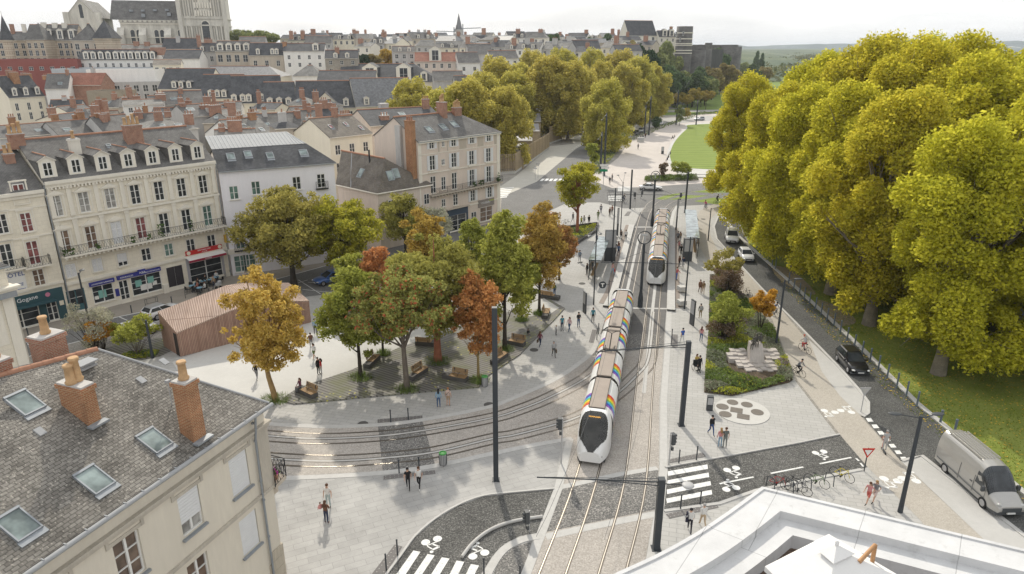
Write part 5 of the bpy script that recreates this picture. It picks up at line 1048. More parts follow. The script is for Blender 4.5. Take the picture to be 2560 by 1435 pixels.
def arch_win(w,h,n=8):
    m=MB(); a=w/2; pts=[(-a,0),(a,0)]+[(a*math.cos(t),h-a+a*math.sin(t)) for t in [math.pi*i/n for i in range(n+1)]]
    m.poly([(x,-.05,z) for x,z in pts]); o=[(x*1.25,z*1.04) for x,z in pts]; k=len(pts)
    for i in range(2,k-1): m.quad((pts[i][0],-.12,pts[i][1]),(o[i][0],-.12,o[i][1]),(o[i+1][0],-.12,o[i+1][1]),(pts[i+1][0],-.12,pts[i+1][1]),1)
    for s in (-1,1): m.box(min(s*a,s*a*1.25),-.12,0,max(s*a,s*a*1.25),0,h-a,1)
    return m.mesh('window',[G_dark,M_trim])
def cathedral():
    Y=350.; stn=stone('cathedral_stone',(.64,.61,.54),.26,.5); a=PY(150,60,Y); b=PY(575,60,Y+20); zg=18.; d=Vector((b.x-a.x,b.y-a.y,0)); Lt=d.length; rz=math.atan2(d.y,d.x); f=Fac(a,b)
    r=empty('cathedral',(a.x,a.y,zg),rz,'huge pale stone cathedral with slate nave roof and square front tower on the skyline','cathedral')
    X=lambda px,py=60,off=0: f.at(px,py,off)[0]; Zl=lambda px,py,off=0: f.at(px,py,off)[1]-zg
    xt0,xt1=X(300),X(462); ze=Zl(380,50); zrdg=Zl(380,1,7)
    w=MB(); w.box(xt0,0,-4,xt1,18,ze); w.box(xt0-.3,-.5,ze-1.2,xt1,0,ze); 
    w.build('nave_wall',stn,r)
    m=MB(); m.quad((xt0-4,-.6,ze),(xt1,-.6,ze),(xt1,9,zrdg),(xt0-4,9,zrdg)); m.quad((xt1,18.6,ze),(xt0-4,18.6,ze),(xt0-4,9,zrdg),(xt1,9,zrdg)); m.quad((xt1,-.6,ze),(xt1,18.6,ze),(xt1,9,zrdg),(xt1,9,zrdg)) if 0 else None
    m.build('nave_roof',M_sl1,r)
    # transept with gable
    x0,x1=X(180),X(256); xm=(x0+x1)/2; zg2=Zl(210,0,-6)+.5; ze2=Zl(200,42,-6)
    t=MB(); t.box(x0,-6,-4,x1,20,ze2); t.poly([(x0-.5,-6,ze2),(x1+.5,-6,ze2),(xm,-6,zg2)]); t.box(x0-1.2,-7,-4,x0+1.2,-4,ze2+2); t.box(x1-1.2,-7,-4,x1+1.2,-4,ze2+2); t.build('transept_wall',stn,r)
    m=MB(); m.quad((xm,-6.4,zg2),(x1+.8,-6.4,ze2-.3),(x1+.8,26,ze2-.3),(xm,26,zg2)); m.quad((x0-.8,-6.4,ze2-.3),(xm,-6.4,zg2),(xm,26,zg2),(x0-.8,26,ze2-.3)); m.build('transept_roof',M_sl3,r)
    link('window',arch_win(1.6,6),r,T(xm,-6.05,ze2-.5)); 
    for px in (328,343,388,402,447,463): link('window',arch_win(1.9,6.2),r,T(X(px),-.03,Zl(px,108)))
    bt=MB()
    for px in (300,355,418): 
        x=X(px); bt.box(x-1.6,-4,-4,x+1.6,0,ze-7); bt.add([(x-1.6,-4,ze-7),(x+1.6,-4,ze-7),(x+1.6,0,ze-3.5),(x-1.6,0,ze-3.5)],[(0,1,2,3)])
    bt.build('buttress',stn,r)
    # west tower rising out of the picture
    xa,xb=X(455),X(566); q=MB(); zt=Zl(500,-60); q.box(xa,-3,-4,xb,22,zt); 
    for z,p in ((Zl(500,44,-3),.5),(Zl(500,62,-3),.4)): q.box(xa-p,-3-p,z-.5,xb+p,22+p,z+.1)
    n=9
    for i in range(n+1):
        x=xa+(xb-xa)*i/n
        if abs(i-n/2)>1.2: q.box(x-.35,-3.5,-4,x+.35,-2.9,Zl(500,64,-3)); q.box(x-.3,-3.45,Zl(500,44,-3),x+.3,-2.9,zt)
    for x in (xa,xb): q.box(x-1.0,-4.0,-4,x+1.0,-2,zt)
    q.build('tower_wall',stn,r); link('window',arch_win(3.4,9.4),r,T((xa+xb)/2+.8,-3.05,Zl(525,103,-3)))
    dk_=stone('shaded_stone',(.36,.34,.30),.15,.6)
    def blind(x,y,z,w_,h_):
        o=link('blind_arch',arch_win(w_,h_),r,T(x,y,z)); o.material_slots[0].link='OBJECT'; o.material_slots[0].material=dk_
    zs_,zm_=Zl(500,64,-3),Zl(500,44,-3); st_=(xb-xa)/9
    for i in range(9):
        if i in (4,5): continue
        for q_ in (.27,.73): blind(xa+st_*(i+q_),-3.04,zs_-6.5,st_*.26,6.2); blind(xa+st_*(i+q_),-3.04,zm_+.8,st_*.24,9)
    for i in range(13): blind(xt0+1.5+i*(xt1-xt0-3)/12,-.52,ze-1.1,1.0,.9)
    c_=MB(); c_.box(xt0,-.45,ze-8.2,xt1,0,ze-7.8); c_.box(xt0,-.5,ze-2.0,xt1,0,ze-1.5); c_.build('cornice',M_trim,r)
    for px_,py_ in ((362,42),(425,38),(328,28),(357,27),(387,26),(417,25)):
        q_=PY(px_,py_,a.y+6); k_=r.matrix_basis.inverted() if 0 else None; xx=X(px_,py_,3); t_=max(.05,min(.9,(50-py_)/50)); d_=MB(); d_.box(-.8,-1.2,-.3,.8,1.0,1.3 if py_>35 else .6); d_.build('roof_vent',M_lead,r,T(xx,-.6+9.6*t_,ze+(zrdg-ze)*t_))
    s=MB(); x=(xa+xb)/2+.8
    for i in range(7):
        for j in range(2): s.box(x-4+i*1.2,-3.5,Zl(500,40-j*20,-3),x-3.3+i*1.2,-2.95,Zl(500,26-j*20,-3))
    s.build('statue_gallery',M_trim,r)
cathedral()
def spire_church():
    Y=430.; c=PY(1148,92,Y); z0=TZ(c.x,c.y); e=empty('church',(c.x,c.y,z0),0,'church with a tall thin grey stone spire rising above the skyline','church'); m=MB(); rad=7.5/F*Y; zt=ZAT(c.x,c.y,74)-z0
    m.box(-rad,-rad,0,rad,rad,zt); m.box(-rad-.3,-rad-.3,zt-.5,rad+.3,rad+.3,zt); m.build('tower_wall',M_greyw,e); m=MB(); m.cyl((0,0,zt),(0,0,ZAT(c.x,c.y,33)-z0),rad*1.05,.05,n=8,smooth=False)
    for s in (-1,1): m.cyl((s*rad*.8,-rad*.8,zt),(s*rad*.8,-rad*.8,zt+2.5),.5,.05,n=6)
    m.build('spire',mat('spire_stone',(.22,.22,.23),.85,.15,.5),e)
    for s in (-1,1): link('window',arch_win(.7,2.8),e,T(s*.7,-rad-.03,zt-4.2))
    zn=ZAT(c.x,c.y,88)-z0; m=MB(); m.box(rad,0,0,rad+13,9,zn-4); m.add([(rad,-.4,zn-4),(rad+13,-.4,zn-4),(rad+13,4.5,zn),(rad,4.5,zn),(rad,9.4,zn-4),(rad+13,9.4,zn-4)],[(0,1,2,3),(3,2,5,4),(1,5,2)]); m.build('nave_roof',S2,e)
    for px,top,h,lab in ((1158,72,36,'thin tower crane with a level jib just right of the spire'),(1136,80,20,'second thin crane jib just left of the spire')):
        q=PY(px,110,Y+60); zz=ZAT(q.x,q.y,top); zb=TZ(q.x,q.y); m=MB(); m.tube([(q.x,q.y,zb),(q.x,q.y,zz+3)],.45,4); s=1 if px>1147 else -1; m.tube([(q.x-s*5,q.y,zz),(q.x+s*12,q.y,zz+.6)],.35,4); m.box(q.x-s*5-1,q.y-1,zz-1.5,q.x-s*5+1,q.y+1,zz); tag(m.build('tower_crane',M_lead),lab,'crane')
spire_church()
def castle():
    Y=430.; dark=brickmat('dark_schist',(.085,.083,.08),(.13,.126,.12),(.15,.14,.125),1.6,.6,.06,big=.4,bigscale=.12,spot=(.20,.185,.155))
    c=PY(1705,165,Y); z0=TZ(c.x,c.y)-4; zt=ZAT(c.x,c.y,66); rad=19/F*Y
    e=empty('castle_tower',(c.x,c.y,z0),0,'tall dark round castle tower striped with pale stone bands','tower'); m=MB(); hh=zt-z0; m.lathe([(rad*1.35,0),(rad*1.12,hh*.3),(rad*1.03,hh*.45),(rad*.98,hh),(rad*.9,hh)],(0,0,0),28,0)
    m.build('wall',dark,e); b=MB()
    for py in (82,97,109,113,126,133): 
        z=ZAT(c.x,c.y-rad,py)-z0; b.lathe([(rad*1.07,z-.25),(rad*1.07,z+.25)],(0,0,0),28)
    b.build('stone_band',M_trim,e)
    for px,py in ((1690,85),(1708,84),(1700,100)): 
        q=PY(px,py,Y-rad-.1); link('window',far_win(1.0,2.2),e,Matrix.Translation((q.x-c.x,-rad*1.04-.05,q.z-z0-1)))
    m=MB(); pts=[]
    # curtain wall and lower towers
    r2=empty('castle_wall',(c.x,c.y,z0),0,'long dark castle rampart running right from the round tower','rampart'); w=MB()
    for (pa,pb,Ya,Yb,top) in ((1722,1765,442,455,113),(1745,1845,470,520,112),(1800,1846,500,512,113)):
        a=PY(pa,top,Ya); b_=PY(pb,top,Yb); zz=(a.z+b_.z)/2; d=Vector((b_.x-a.x,b_.y-a.y,0)); n=Vector((-d.y,d.x,0)).normalized()*5; o=Vector((c.x,c.y,0)); w.prism([(a-o).xy,(b_-o).xy,(b_+n-o).xy,(a+n-o).xy],-3,zz-z0)
    for px,py,Yq,rr_ in ((1738,126,440,6.5),(1760,122,452,5.0),(1825,116,500,8.0),(1772,107,500,2.5)):
        q=PY(px,py,Yq); w.lathe([(rr_*1.15,-3),(rr_,10),(rr_,q.z-z0),(rr_*.9,q.z-z0)],(q.x-c.x,q.y-c.y,0),18)
    w.build('wall',dark,r2); w=MB(); a=PY(1768,119,455); b_=PY(1808,126,462); w.prism([(a.x-c.x,a.y-c.y),(b_.x-c.x,b_.y-c.y),(b_.x-c.x,b_.y-c.y+8),(a.x-c.x,a.y-c.y+8)],-3,a.z-z0-1); w.build('bastion',mat('black_boards',(.09,.09,.09),.9,.2,.3,streak=True),r2)
    a=PY(1618,158,415); w=MB(); w.prism([(a.x-4,a.y),(c.x-4,a.y+6),(c.x-4,a.y+12),(a.x-4,a.y+9)],a.z-14,ZAT(a.x,a.y,143)); tag(w.build('terrace_wall',dark),'dark retaining wall at the foot of the castle left of the tower','wall')
    hp('castle_chapel','steep slate roofed pale stone chapel standing over the castle wall',1572,1642,440,6,88,52,13,M_trim,S2,(1,4,1.6,4,1),cat='chapel',rw=[(6.5,7,2,5)])
    hp('castle_lodge','slate roofed lodge with two pointed dormers between chapel and round tower',1648,1690,442,2,92,77,9,M_trim,S2,(1,3,1,1.8,1),dorms=[(3.6,3,3.4),(8,3,3.4)],cat='lodge',chpx=[(1678,4,1.6,1.2,66,0,O)])
castle()
# ================================================================== trees and plants
def quads_mesh(name,V,m,nper=4):
    """V: (N,nper,3) array, one face each"""
    n=V.shape[0]; me=bpy.data.meshes.new(name); me.vertices.add(n*nper); me.vertices.foreach_set('co',V.reshape(-1).astype('f'))
    me.loops.add(n*nper); me.loops.foreach_set('vertex_index',np.arange(n*nper,dtype='i')); me.polygons.add(n)
    me.polygons.foreach_set('loop_start',np.arange(0,n*nper,nper,dtype='i')); me.polygons.foreach_set('loop_total',np.full(n,nper,'i'))
    for x in (m if isinstance(m,(list,tuple)) else [m]): me.materials.append(x)
    me.update(calc_edges=True); return me
def leaves(rs,pos,nrm,size,asp=.62,var=.35):
    n=len(pos); t=rs.normal(size=(n,3)); a=np.cross(nrm,t); a/=np.linalg.norm(a,axis=1,keepdims=True)+1e-9; b=np.cross(nrm,a); b/=np.linalg.norm(b,axis=1,keepdims=True)+1e-9
    s=size*(1+var*rs.uniform(-1,1,(n,1))); f=nrm*s*.18
    return np.stack([pos-a*s,pos-b*s*asp+f,pos+a*s,pos+b*s*asp+f],1)
def lobed(rs,lobes,n,size,up=.35,shell=.22,asp=.62,flat=1.):
    L=np.array(lobes); w=(L[:,3]*L[:,4]+L[:,3]*L[:,5]+L[:,4]*L[:,5]); w/=w.sum(); k=rs.choice(len(L),n,p=w)
    d=rs.normal(size=(n,3)); d[:,2]+=up*rs.uniform(0,1,n); d/=np.linalg.norm(d,axis=1,keepdims=True)
    r=1-np.abs(rs.normal(0,shell,n)); r=np.clip(r,.15,1)[:,None]; r*=rs.uniform(.9,1.12,(n,1)); r*=np.where(rs.rand(n,1)<.07,rs.uniform(1.03,1.22,(n,1)),1)
    pos=L[k,:3]+d*r*L[k,3:6]
    keep=np.ones(n,bool)
    for i in range(len(L)):       # thin out leaves deep inside other lobes
        q=((pos-L[i,:3])/L[i,3:6]); keep&=~(((q*q).sum(1)<.42)&(k!=i))
    pos=pos[keep]; d=d[keep]
    nr=d*.35+rs.normal(size=d.shape)*.8+np.array([0,0,.25]); nr/=np.linalg.norm(nr,axis=1,keepdims=True)
    return leaves(rs,pos,nr,size,asp)
def limbs(mb,rs,lobes,zf,r0,ht,nl,lean=(0,0),twigs=True):
    top=Vector((lean[0],lean[1],ht)); path=[Vector((0,0,-.3)),Vector((lean[0]*.1,lean[1]*.1,zf*.4)),Vector((lean[0]*.3,lean[1]*.3,zf)),(Vector((lean[0]*.6,lean[1]*.6,(zf+ht)*.5))),top]
    mb.tube(path,[r0*1.3,r0*.95,r0*.8,r0*.45,r0*.08],8)
    idx=rs.choice(len(lobes),min(nl,len(lobes)),replace=False)
    for i in idx:
        q=Vector(lobes[i][:3]); z=min(max(zf*.8,q.z*.55),ht*.85); t=z/ht; st=Vector((lean[0]*t,lean[1]*t,z)); m=st.lerp(q,.5)+Vector((0,0,-.06*(q-st).length)); r=r0*.38
        mb.tube([st,m,q],[r,r*.6,r*.15],5)
        for j in range(2 if twigs else 0):
            e=q+Vector(rs.normal(size=3))*lobes[i][3]*.7; mb.tube([m,(m+e)/2+Vector((0,0,.2)),e],[r*.35,r*.25,.01],3)
def crown_lobes(rs,shape,n,zc,rx,rz,lr,skew=0):
    L=[]; seedk=rs.uniform(0,6)
    for i in range(n):
        d=rs.normal(size=3); d/=np.linalg.norm(d); t=rs.uniform(.35,.92)
        x,y,z=d[0]*rx*t,d[1]*rx*t,d[2]*rz*t
        if shape=='bell':
            u=rs.uniform(-1,1); a=rs.uniform(0,6.283); k=math.sqrt(rs.uniform(.12,1))*rx*(1-.72*max(0,u)**2.0)*(1-.22*max(0,-u)**2)*(1+.14*math.sin(a*3+seedk)); x,y,z=k*math.cos(a),k*math.sin(a),u*rz
        if shape=='cone': k=1.15-.75*((z/rz)+1)/2; x*=k; y*=k
        if shape=='inv': k=.6+.5*((z/rz)+1)/2; x*=k; y*=k
        if shape=='dome' and z<0: z*=.45
        r=lr*rs.uniform(.55,1.35); L.append((x,y,zc+z,r,r,r*(rs.uniform(.95,1.35) if shape=='bell' else rs.uniform(.6,.95))))
    return L
def tree_parts(seed,shape,h,zb,rx,n,lr,nleaf,size,tr,zf=None,nl=12,lean=(0,0),up=.5,shell=.22,asp=.62,extra=()):
    rs=np.random.RandomState(seed); zc=(h+zb)/2; L=crown_lobes(rs,shape,n,zc,rx-lr*.5,(h-zb)/2-lr*.4,lr)+list(extra)
    mb=MB(); limbs(mb,rs,L,zf or zb,tr,h*.9,nl,lean); V=lobed(rs,L,nleaf,size,up,shell,asp); return mb,V
TREES={}
def make_tree(key,name,label,loc,mleaf,mbark,rz=0,group=None,cat='tree',scale=1,**k):
    """first tree of a key is modelled, later ones are copies of it and its parts"""
    if key in TREES: return dup(TREES[key],loc,rz,label,group,scale)
    mb,V=tree_parts(**k); e=empty(name,loc,rz,label,cat,group); mb.build('trunk',mbark,e); link('crown',quads_mesh('crown',V,mleaf),e)
    s=scale if isinstance(scale,(tuple,list)) else (scale,)*3; e.scale=s; TREES[key]=e; return e
def G3(px,py): q=P(px,py); return Vector((q.x,q.y,0))
bark=mat('grey_bark',(.16,.135,.11),.95,.3,2.5,bmp=.03); bark_pl=mat('plane_bark',(.24,.21,.165),.95,.35,1.2,bmp=.03); bark_gold=mat('ochre_bark',(.33,.22,.10),.95,.25,2.5,bmp=.02); bark_red=mat('red_bark',(.33,.13,.075),.9,.25,2.5,bmp=.02); bark_dk=mat('dark_bark',(.06,.05,.04),.95,.3,3,bmp=.02)
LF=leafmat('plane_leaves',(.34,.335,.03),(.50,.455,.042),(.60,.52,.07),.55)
LF2=leafmat('plane_leaves_far',(.34,.31,.07),(.46,.405,.095),(.52,.44,.12),.52)
# ---- plane trees on the verge
PG='plane trees on the grass verge'
plist=[(2345,935,23,'plane tree whose trunk stands nearest the silver van on the verge'),(2172,812,25,'plane tree with a pale trunk beside the worn earth, second trunk up the road'),(2075,735,25,'plane tree with the third visible trunk up the road')]
pos=[(*P(a,b).xy,h,l) for a,b,h,l in plist]
x1=38.
pos+=[(42.5,127,24,'plane tree reaching farthest left over the oval lawn'),(x1,89,24.5,'plane tree on the road edge level with the small white car'),(x1,99.5,24,'plane tree at the far end of the row, leaning over the crossing'),(49,52,23,'plane tree at the right edge of the picture nearest the camera'),(50,64,26,'plane tree behind the trunk nearest the van'),(49.5,75,28,'plane tree behind the second and third verge trunks'),(49,86,29.5,'plane tree in the middle of the second row'),(49,97,30.5,'tallest crowned plane tree breaking the horizon left of centre of the grove'),(47,110,28,'plane tree at the far left of the second row'),(61,68,27,'plane tree in the third row at the right edge'),(62,82,29,'plane tree in the third row behind the tall crowns'),(61,96,30.5,'plane tree in the third row against the hills'),(62,111,30,'plane tree at the back of the third row'),(75,84,29,'plane tree in the outer row at the right edge of the picture'),(76,102,30.5,'plane tree at the back right of the grove'),(64,54,24,'outermost plane tree low at the right edge')]
rr=random.Random(2)
for i,(x,y,h,l) in enumerate(pos):
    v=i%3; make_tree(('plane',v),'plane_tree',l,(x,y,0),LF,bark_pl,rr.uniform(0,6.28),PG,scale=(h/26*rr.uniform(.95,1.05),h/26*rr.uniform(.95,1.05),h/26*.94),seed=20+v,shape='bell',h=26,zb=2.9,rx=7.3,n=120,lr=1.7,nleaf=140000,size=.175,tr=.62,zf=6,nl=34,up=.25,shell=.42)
# ---- plane trees of the avenue in the middle distance
AG='plane trees along the avenue'
alist=[(1030,205,186,19.5,'leftmost avenue plane tree, low broad crown behind the dark roof'),(1170,205,172,20,'broad avenue plane tree rising behind the shuttered building'),(1105,232,168,17,'lower avenue plane tree at the left of the shuttered building roof'),(1255,225,170,19,'avenue plane tree leaning over the market hall roof'),(1240,150,232,23,'pale crowned plane tree in front of the grey stone house'),(1372,150,221,24,'tall plane tree standing by the market hall fence'),(1420,160,222,21,'crown behind the tall plane tree at the fence'),(1515,205,196,19.5,'free standing plane tree in front of the light masts'),(1590,150,278,23,'rightmost big plane tree of the avenue by the park road'),(1625,165,283,21,'plane tree at the right end next to the dark park trees'),(1330,132,285,24,'back row plane tree left of the middle'),(1400,130,295,24,'back row plane tree over the hilltop houses'),(1475,130,300,25,'back row plane tree in the middle of the avenue'),(1545,132,300,25,'back row plane tree near the castle terrace'),(1300,165,255,21,'second row plane tree behind the fence'),(1500,160,262,23,'second row plane tree above the free standing one'),(1560,165,250,21,'second row plane tree left of the park road'),(1210,190,205,18,'small crown between the two broad avenue trees'),(1285,185,215,20,'crown behind the market hall'),(1450,170,240,22,'crown above the light masts')]
for i,(px,top,Y,h,l) in enumerate(alist):
    q=PY(px,300,Y); z=min(TZ(q.x,q.y),max(0,ZAT(q.x,q.y,top)-h)); s=(ZAT(q.x,q.y,top)-z)/22; v=i%3
    make_tree(('aplane',v),'plane_tree',l,(q.x,q.y,z),LF2,bark,rr.uniform(0,6.28),AG,scale=(s*rr.uniform(.95,1.1),)*2+(s,),seed=40+v,shape='bell',h=22,zb=1.8,rx=8.6,n=150,lr=1.55,nleaf=40000,size=.30,tr=.42,zf=4,nl=14,up=.2,shell=.5)
# ---- park and hillside trees
LP_=leafmat('park_leaves',(.22,.19,.05),(.33,.27,.075),(.36,.25,.07),.42); LD=leafmat('dark_park_leaves',(.065,.10,.05),(.12,.165,.075),None,.35); LB=leafmat('brown_park_leaves',(.23,.18,.08),(.31,.23,.10),(.28,.25,.10),.42); LY=leafmat('yellow_park_leaves',(.36,.24,.05),(.46,.32,.08),None,.4); LG=leafmat('grey_green_leaves',(.16,.185,.08),(.25,.27,.11),None,.4); LC=leafmat('conifer_leaves',(.02,.045,.025),(.045,.075,.035),None,.2)
SMALL=dict(shape='dome',h=9,zb=2.8,rx=3.4,n=16,lr=1.3,nleaf=4200,size=.30,tr=.13,nl=6)
for i,(px,py) in enumerate([(1650,285),(1668,276),(1688,279),(1705,272),(1716,281),(1728,270),(1742,276),(1752,268),(1764,274),(1680,264),(1735,262),(1760,260)]):
    make_tree(('park',i%2),'park_tree','small round brownish park tree in the clump on the grass',G3(px,py),LP_,bark_dk,rr.uniform(0,6),'round trees in the park clump',scale=rr.uniform(.9,1.25),seed=60+i%2,**SMALL)
BIG=dict(shape='egg',h=16,zb=1.5,rx=6,n=26,lr=2.4,nleaf=8000,size=.5,tr=.3,nl=5)
for i,(px,base,top,Yk,lf,l) in enumerate([(1655,232,160,360,LD,'dark green bushy tree at the left foot of the castle'),(1690,240,172,370,LD,'grey green tree below the round castle tower'),(1722,235,168,385,LG,'pale grey green tree below the castle rampart'),(1752,240,165,380,LD,'dark tree right of the pale grey green one'),(1780,235,150,400,LB,'tall brown willow like tree right of the castle bastion'),(1812,225,152,420,LB,'rusty brown spreading tree by the riverside road'),(1835,205,160,460,LB,'brown tree at the right end of the castle trees'),(1632,195,148,330,LG,'grey green tree on the terrace left of the tower'),(1655,150,86,400,LG,'tall yellow green tree in front of the castle chapel gable'),(1640,170,104,380,LG,'broad pale tree below the chapel'),(1600,150,92,345,LC,'dark conifer like tree among the roofs below the chapel'),(1622,160,118,340,LC,'smaller dark bushy tree beside the dark conifer'),(1575,120,78,400,LB,'russet tree at the left foot of the chapel roof'),(1680,165,130,420,LG,'ivy green tree at the base of the tower'),(1800,150,118,470,LD,'round tree against the far castle wall'),(1885,190,158,520,LD,'dark round tree beyond the riverside road'),(1915,190,156,540,LB,'reddish tree at the edge of the plane grove far off'),(1862,175,150,620,LG,'far grey green tree by the poplars'),(1700,218,178,350,LD,'low dark tree in front of the castle trees'),(1735,215,175,352,LD,'dark tree above the park clump'),(1765,222,178,360,LG,'light tree above the right end of the park clump'),(1665,212,176,335,LD,'dark tree beside the last avenue plane')]):
    q=PY(px,base,Yk); z=min(TZ(q.x,q.y),q.z); h=ZAT(q.x,q.y,top)-z; make_tree(('big',lf.name,i%2),'park_tree',l,(q.x,q.y,z),lf,bark_dk,rr.uniform(0,6),None,scale=(max(.6,min(1.15,h/16)),)*2+(h/16,),seed=80+i,**BIG)
for i,(px,top,Y,w,lf,l) in enumerate([(610,62,372,9,LG,'bare topped pale tree right of the cathedral tower'),(640,66,374,8,LG,'light green tree between two hilltop trees'),(660,64,370,7,LG,'round tree farther right of the cathedral tower'),(965,118,330,4.5,LY,'yellow autumn tree among the hillside roofs'),(905,126,318,3.2,LC,'dark green tree left of the yellow autumn tree'),(935,131,322,4,LB,'brown shrubby tree between dark green and yellow trees'),(1385,74,420,5,LD,'umbrella shaped tree on the skyline'),(1522,74,430,6,LD,'bushy tree on the skyline left of the chapel'),(1478,84,420,4,LD,'low bush on the skyline'),(1340,82,430,4,LP_,'small tree on the skyline over the avenue'),(815,118,330,4,LG,'yellow green tree right of the stone patched white house'),(720,104,350,5,LG,'tree between rooftops below the hilltop'),(982,78,430,2.4,LC,'pointed dark conifer on the skyline'),(970,82,428,1.6,LC,'second slim conifer on the skyline'),(1845,112,520,3.2,LD,'tall poplar at the right end of the castle wall'),(1895,122,640,3.6,LD,'pair of poplars, the left one, in front of the hills'),(1908,128,645,3.2,LD,'pair of poplars, the right one, in front of the hills'),(1165,176,300,3.5,LD,'dark bush in front of the half timbered house'),(755,160,300,2.5,LD,'dark shrub on a roof terrace')]):
    q=PY(px,top,Y); z=TZ(q.x,q.y); z=min(z,q.z-4); h=q.z-z; make_tree(('hill',lf.name,w<4),'hillside_tree',l,(q.x,q.y,z),lf,bark_dk,rr.uniform(0,6),None,scale=(w/5,w/5,h/14),seed=110+i,shape='egg' if w>=4 else 'cone',h=14,zb=1,rx=5,n=20,lr=1.9,nleaf=5000,size=.42,tr=.2,nl=4)
# hills and far woods
def hills():
    mb=MB(); n=150
    prof=lambda x: 30+22*sstep(-200,2600,x)+9*math.sin(x*.0031)+5*math.sin(x*.011+1)+3*math.sin(x*.031)+2.5*math.sin(x*.083)+1.5*math.sin(x*.19)
    xs=[-1200+i*52 for i in range(n)]; v=[];f=[]
    for x in xs: hgt=prof(x); v+=[(x,3600,0),(x,3900,hgt*.55+3*math.sin(x*.05)),(x,4200,hgt),(x,4700,hgt*.9),(x,5600,0)]
    for i in range(n-1):
        for j in range(4): f.append((i*5+j,(i+1)*5+j,(i+1)*5+j+1,i*5+j+1))
    mb.add(v,f,0,None,False); m,nt,b=new_mat('hill_woods'); p=vec(nt,'pos'); c=mixc(nt,ramp(nt,noise(nt,p,.012,8,.75),.42,.58),(.032,.06,.065),(.085,.12,.115)); c=mixc(nt,ramp(nt,noise(nt,p,.012,3,.6),.66,.70),c,(.5,.48,.42)); nt.links.new(c,b.inputs['Base Color']); b.inputs['Roughness'].default_value=1
    tag(mb.build('hills',m),kind='structure')
hills()
rs=np.random.RandomState(5); L=[]
for i in range(420):
    y=rs.uniform(620,2600); x=rs.uniform(.27,.85)*y if rs.rand()<.85 else rs.uniform(.2,.3)*y
    r=rs.uniform(5,10); L.append((x,y,rs.uniform(3,7)*.8,r*1.4,r*1.4,r))
V=lobed(rs,L,36000,1.7,.6,.15); tag(link('far_woods',quads_mesh('far_woods',V,leafmat('far_wood_leaves',(.07,.10,.045),(.13,.15,.065),(.2,.16,.07),.3))),kind='stuff')
# ---- trees of the square
gold=leafmat('gold_leaves',(.36,.25,.05),(.54,.39,.09),(.60,.46,.15),.42); lgreen=leafmat('light_green_leaves',(.19,.215,.035),(.37,.38,.08),(.44,.42,.11),.42); mgreen=leafmat('mid_green_leaves',(.16,.19,.035),(.32,.335,.07),(.38,.38,.09),.45); berry=leafmat('berry_leaves',(.16,.17,.04),(.33,.33,.10),(.40,.38,.13),.38,spot=(.35,.09,.05)); redl=leafmat('red_leaves',(.38,.155,.06),(.53,.24,.10),(.56,.30,.13),.42); olive=leafmat('olive_leaves',(.18,.18,.045),(.33,.32,.08),(.38,.36,.10),.42); rust=leafmat('rust_leaves',(.28,.18,.045),(.44,.29,.08),(.46,.33,.09),.4); redgreen=leafmat('red_green_leaves',(.22,.19,.055),(.44,.21,.10),(.48,.23,.11),.4); brgreen=leafmat('brown_green_leaves',(.21,.205,.05),(.38,.345,.095),(.43,.37,.11),.45); ygreen=leafmat('yellow_green_leaves',(.19,.205,.035),(.40,.375,.05),(.48,.42,.06),.44); silver=leafmat('silver_blossom',(.35,.33,.28),(.48,.45,.38),(.42,.44,.26),.4); brownl=leafmat('brown_leaves',(.10,.06,.03),(.19,.115,.055),(.3,.26,.22),.3)
def sq(label,base,top,rpx,zbp,shape,lf,bk,n,lr,nleaf,size,tr,seed,zf=None,lean=(0,0),nl=14,shell=.24,asp=.5,name='tree',cat='tree'):
    """tree of the square: base picture point, picture row of the crown's top, crown radius in picture px, crown base as share of height"""
    q=G3(*base); h=ZAT(q.x,q.y,top); d=math.hypot(q.x,q.y); r=rpx/F*math.hypot(d,H-h*.6)*{'dome':1.25,'cone':1.35,'egg':1.12,'inv':1.1}[shape]; zbp*=.6; nleaf=int(nleaf*1.35); n=int(n*2.6); lr*=.66; shell=.5; size*=.92
    return make_tree(('sq',seed),name,label,q,lf,bk,0,None,cat,seed=seed,shape=shape,h=h,zb=h*zbp,rx=r,n=n,lr=lr,nleaf=nleaf,size=size,tr=tr,zf=zf or h*zbp*1.05,lean=lean,nl=nl,shell=shell,asp=asp)
sq('slender golden leaved tree with ochre trunk standing alone at the front of the deck',(690,1003),645,106,.28,'egg',gold,bark_gold,46,.95,15000,.15,.26,201,lean=(-1.3,.3),nl=26)
sq('layered green tree with a dark trunk between golden tree and round crowned tree',(902,945),655,100,.26,'cone',mgreen,bark_dk,44,1.0,15000,.16,.2,202)
sq('round crowned green tree dotted with red berries on a leaning brown trunk',(1018,975),655,112,.42,'dome',berry,bark,48,1.0,18000,.16,.26,203,lean=(-.3,0))
sq('big olive green tree with a thick reddish trunk at the centre of the grove',(1095,905),560,140,.34,'egg',olive,bark_red,60,1.3,24000,.17,.36,204)
sq('slender red maple beside the litter bin at the front of the grove',(1196,950),655,70,.24,'egg',redl,mat('speckled_bark',(.28,.21,.09),.9,.4,8),40,.75,11000,.15,.13,205)
sq('tall light green feathery tree right of the red maple',(1262,875),505,88,.30,'cone',lgreen,bark_dk,54,1.15,20000,.17,.22,206)
sq('dense rust gold tree behind the olive tree with a flat lit top',(1068,770),505,66,.3,'egg',rust,bark_dk,36,1.0,12000,.17,.2,207)
sq('tall rust brown tree at the right end of the grove',(1348,785),482,60,.26,'egg',rust,bark_dk,44,1.05,15000,.16,.17,208)
sq('red and green tree at the back right of the grove',(1398,700),545,46,.2,'egg',redgreen,bark_dk,30,.95,9000,.16,.16,209)
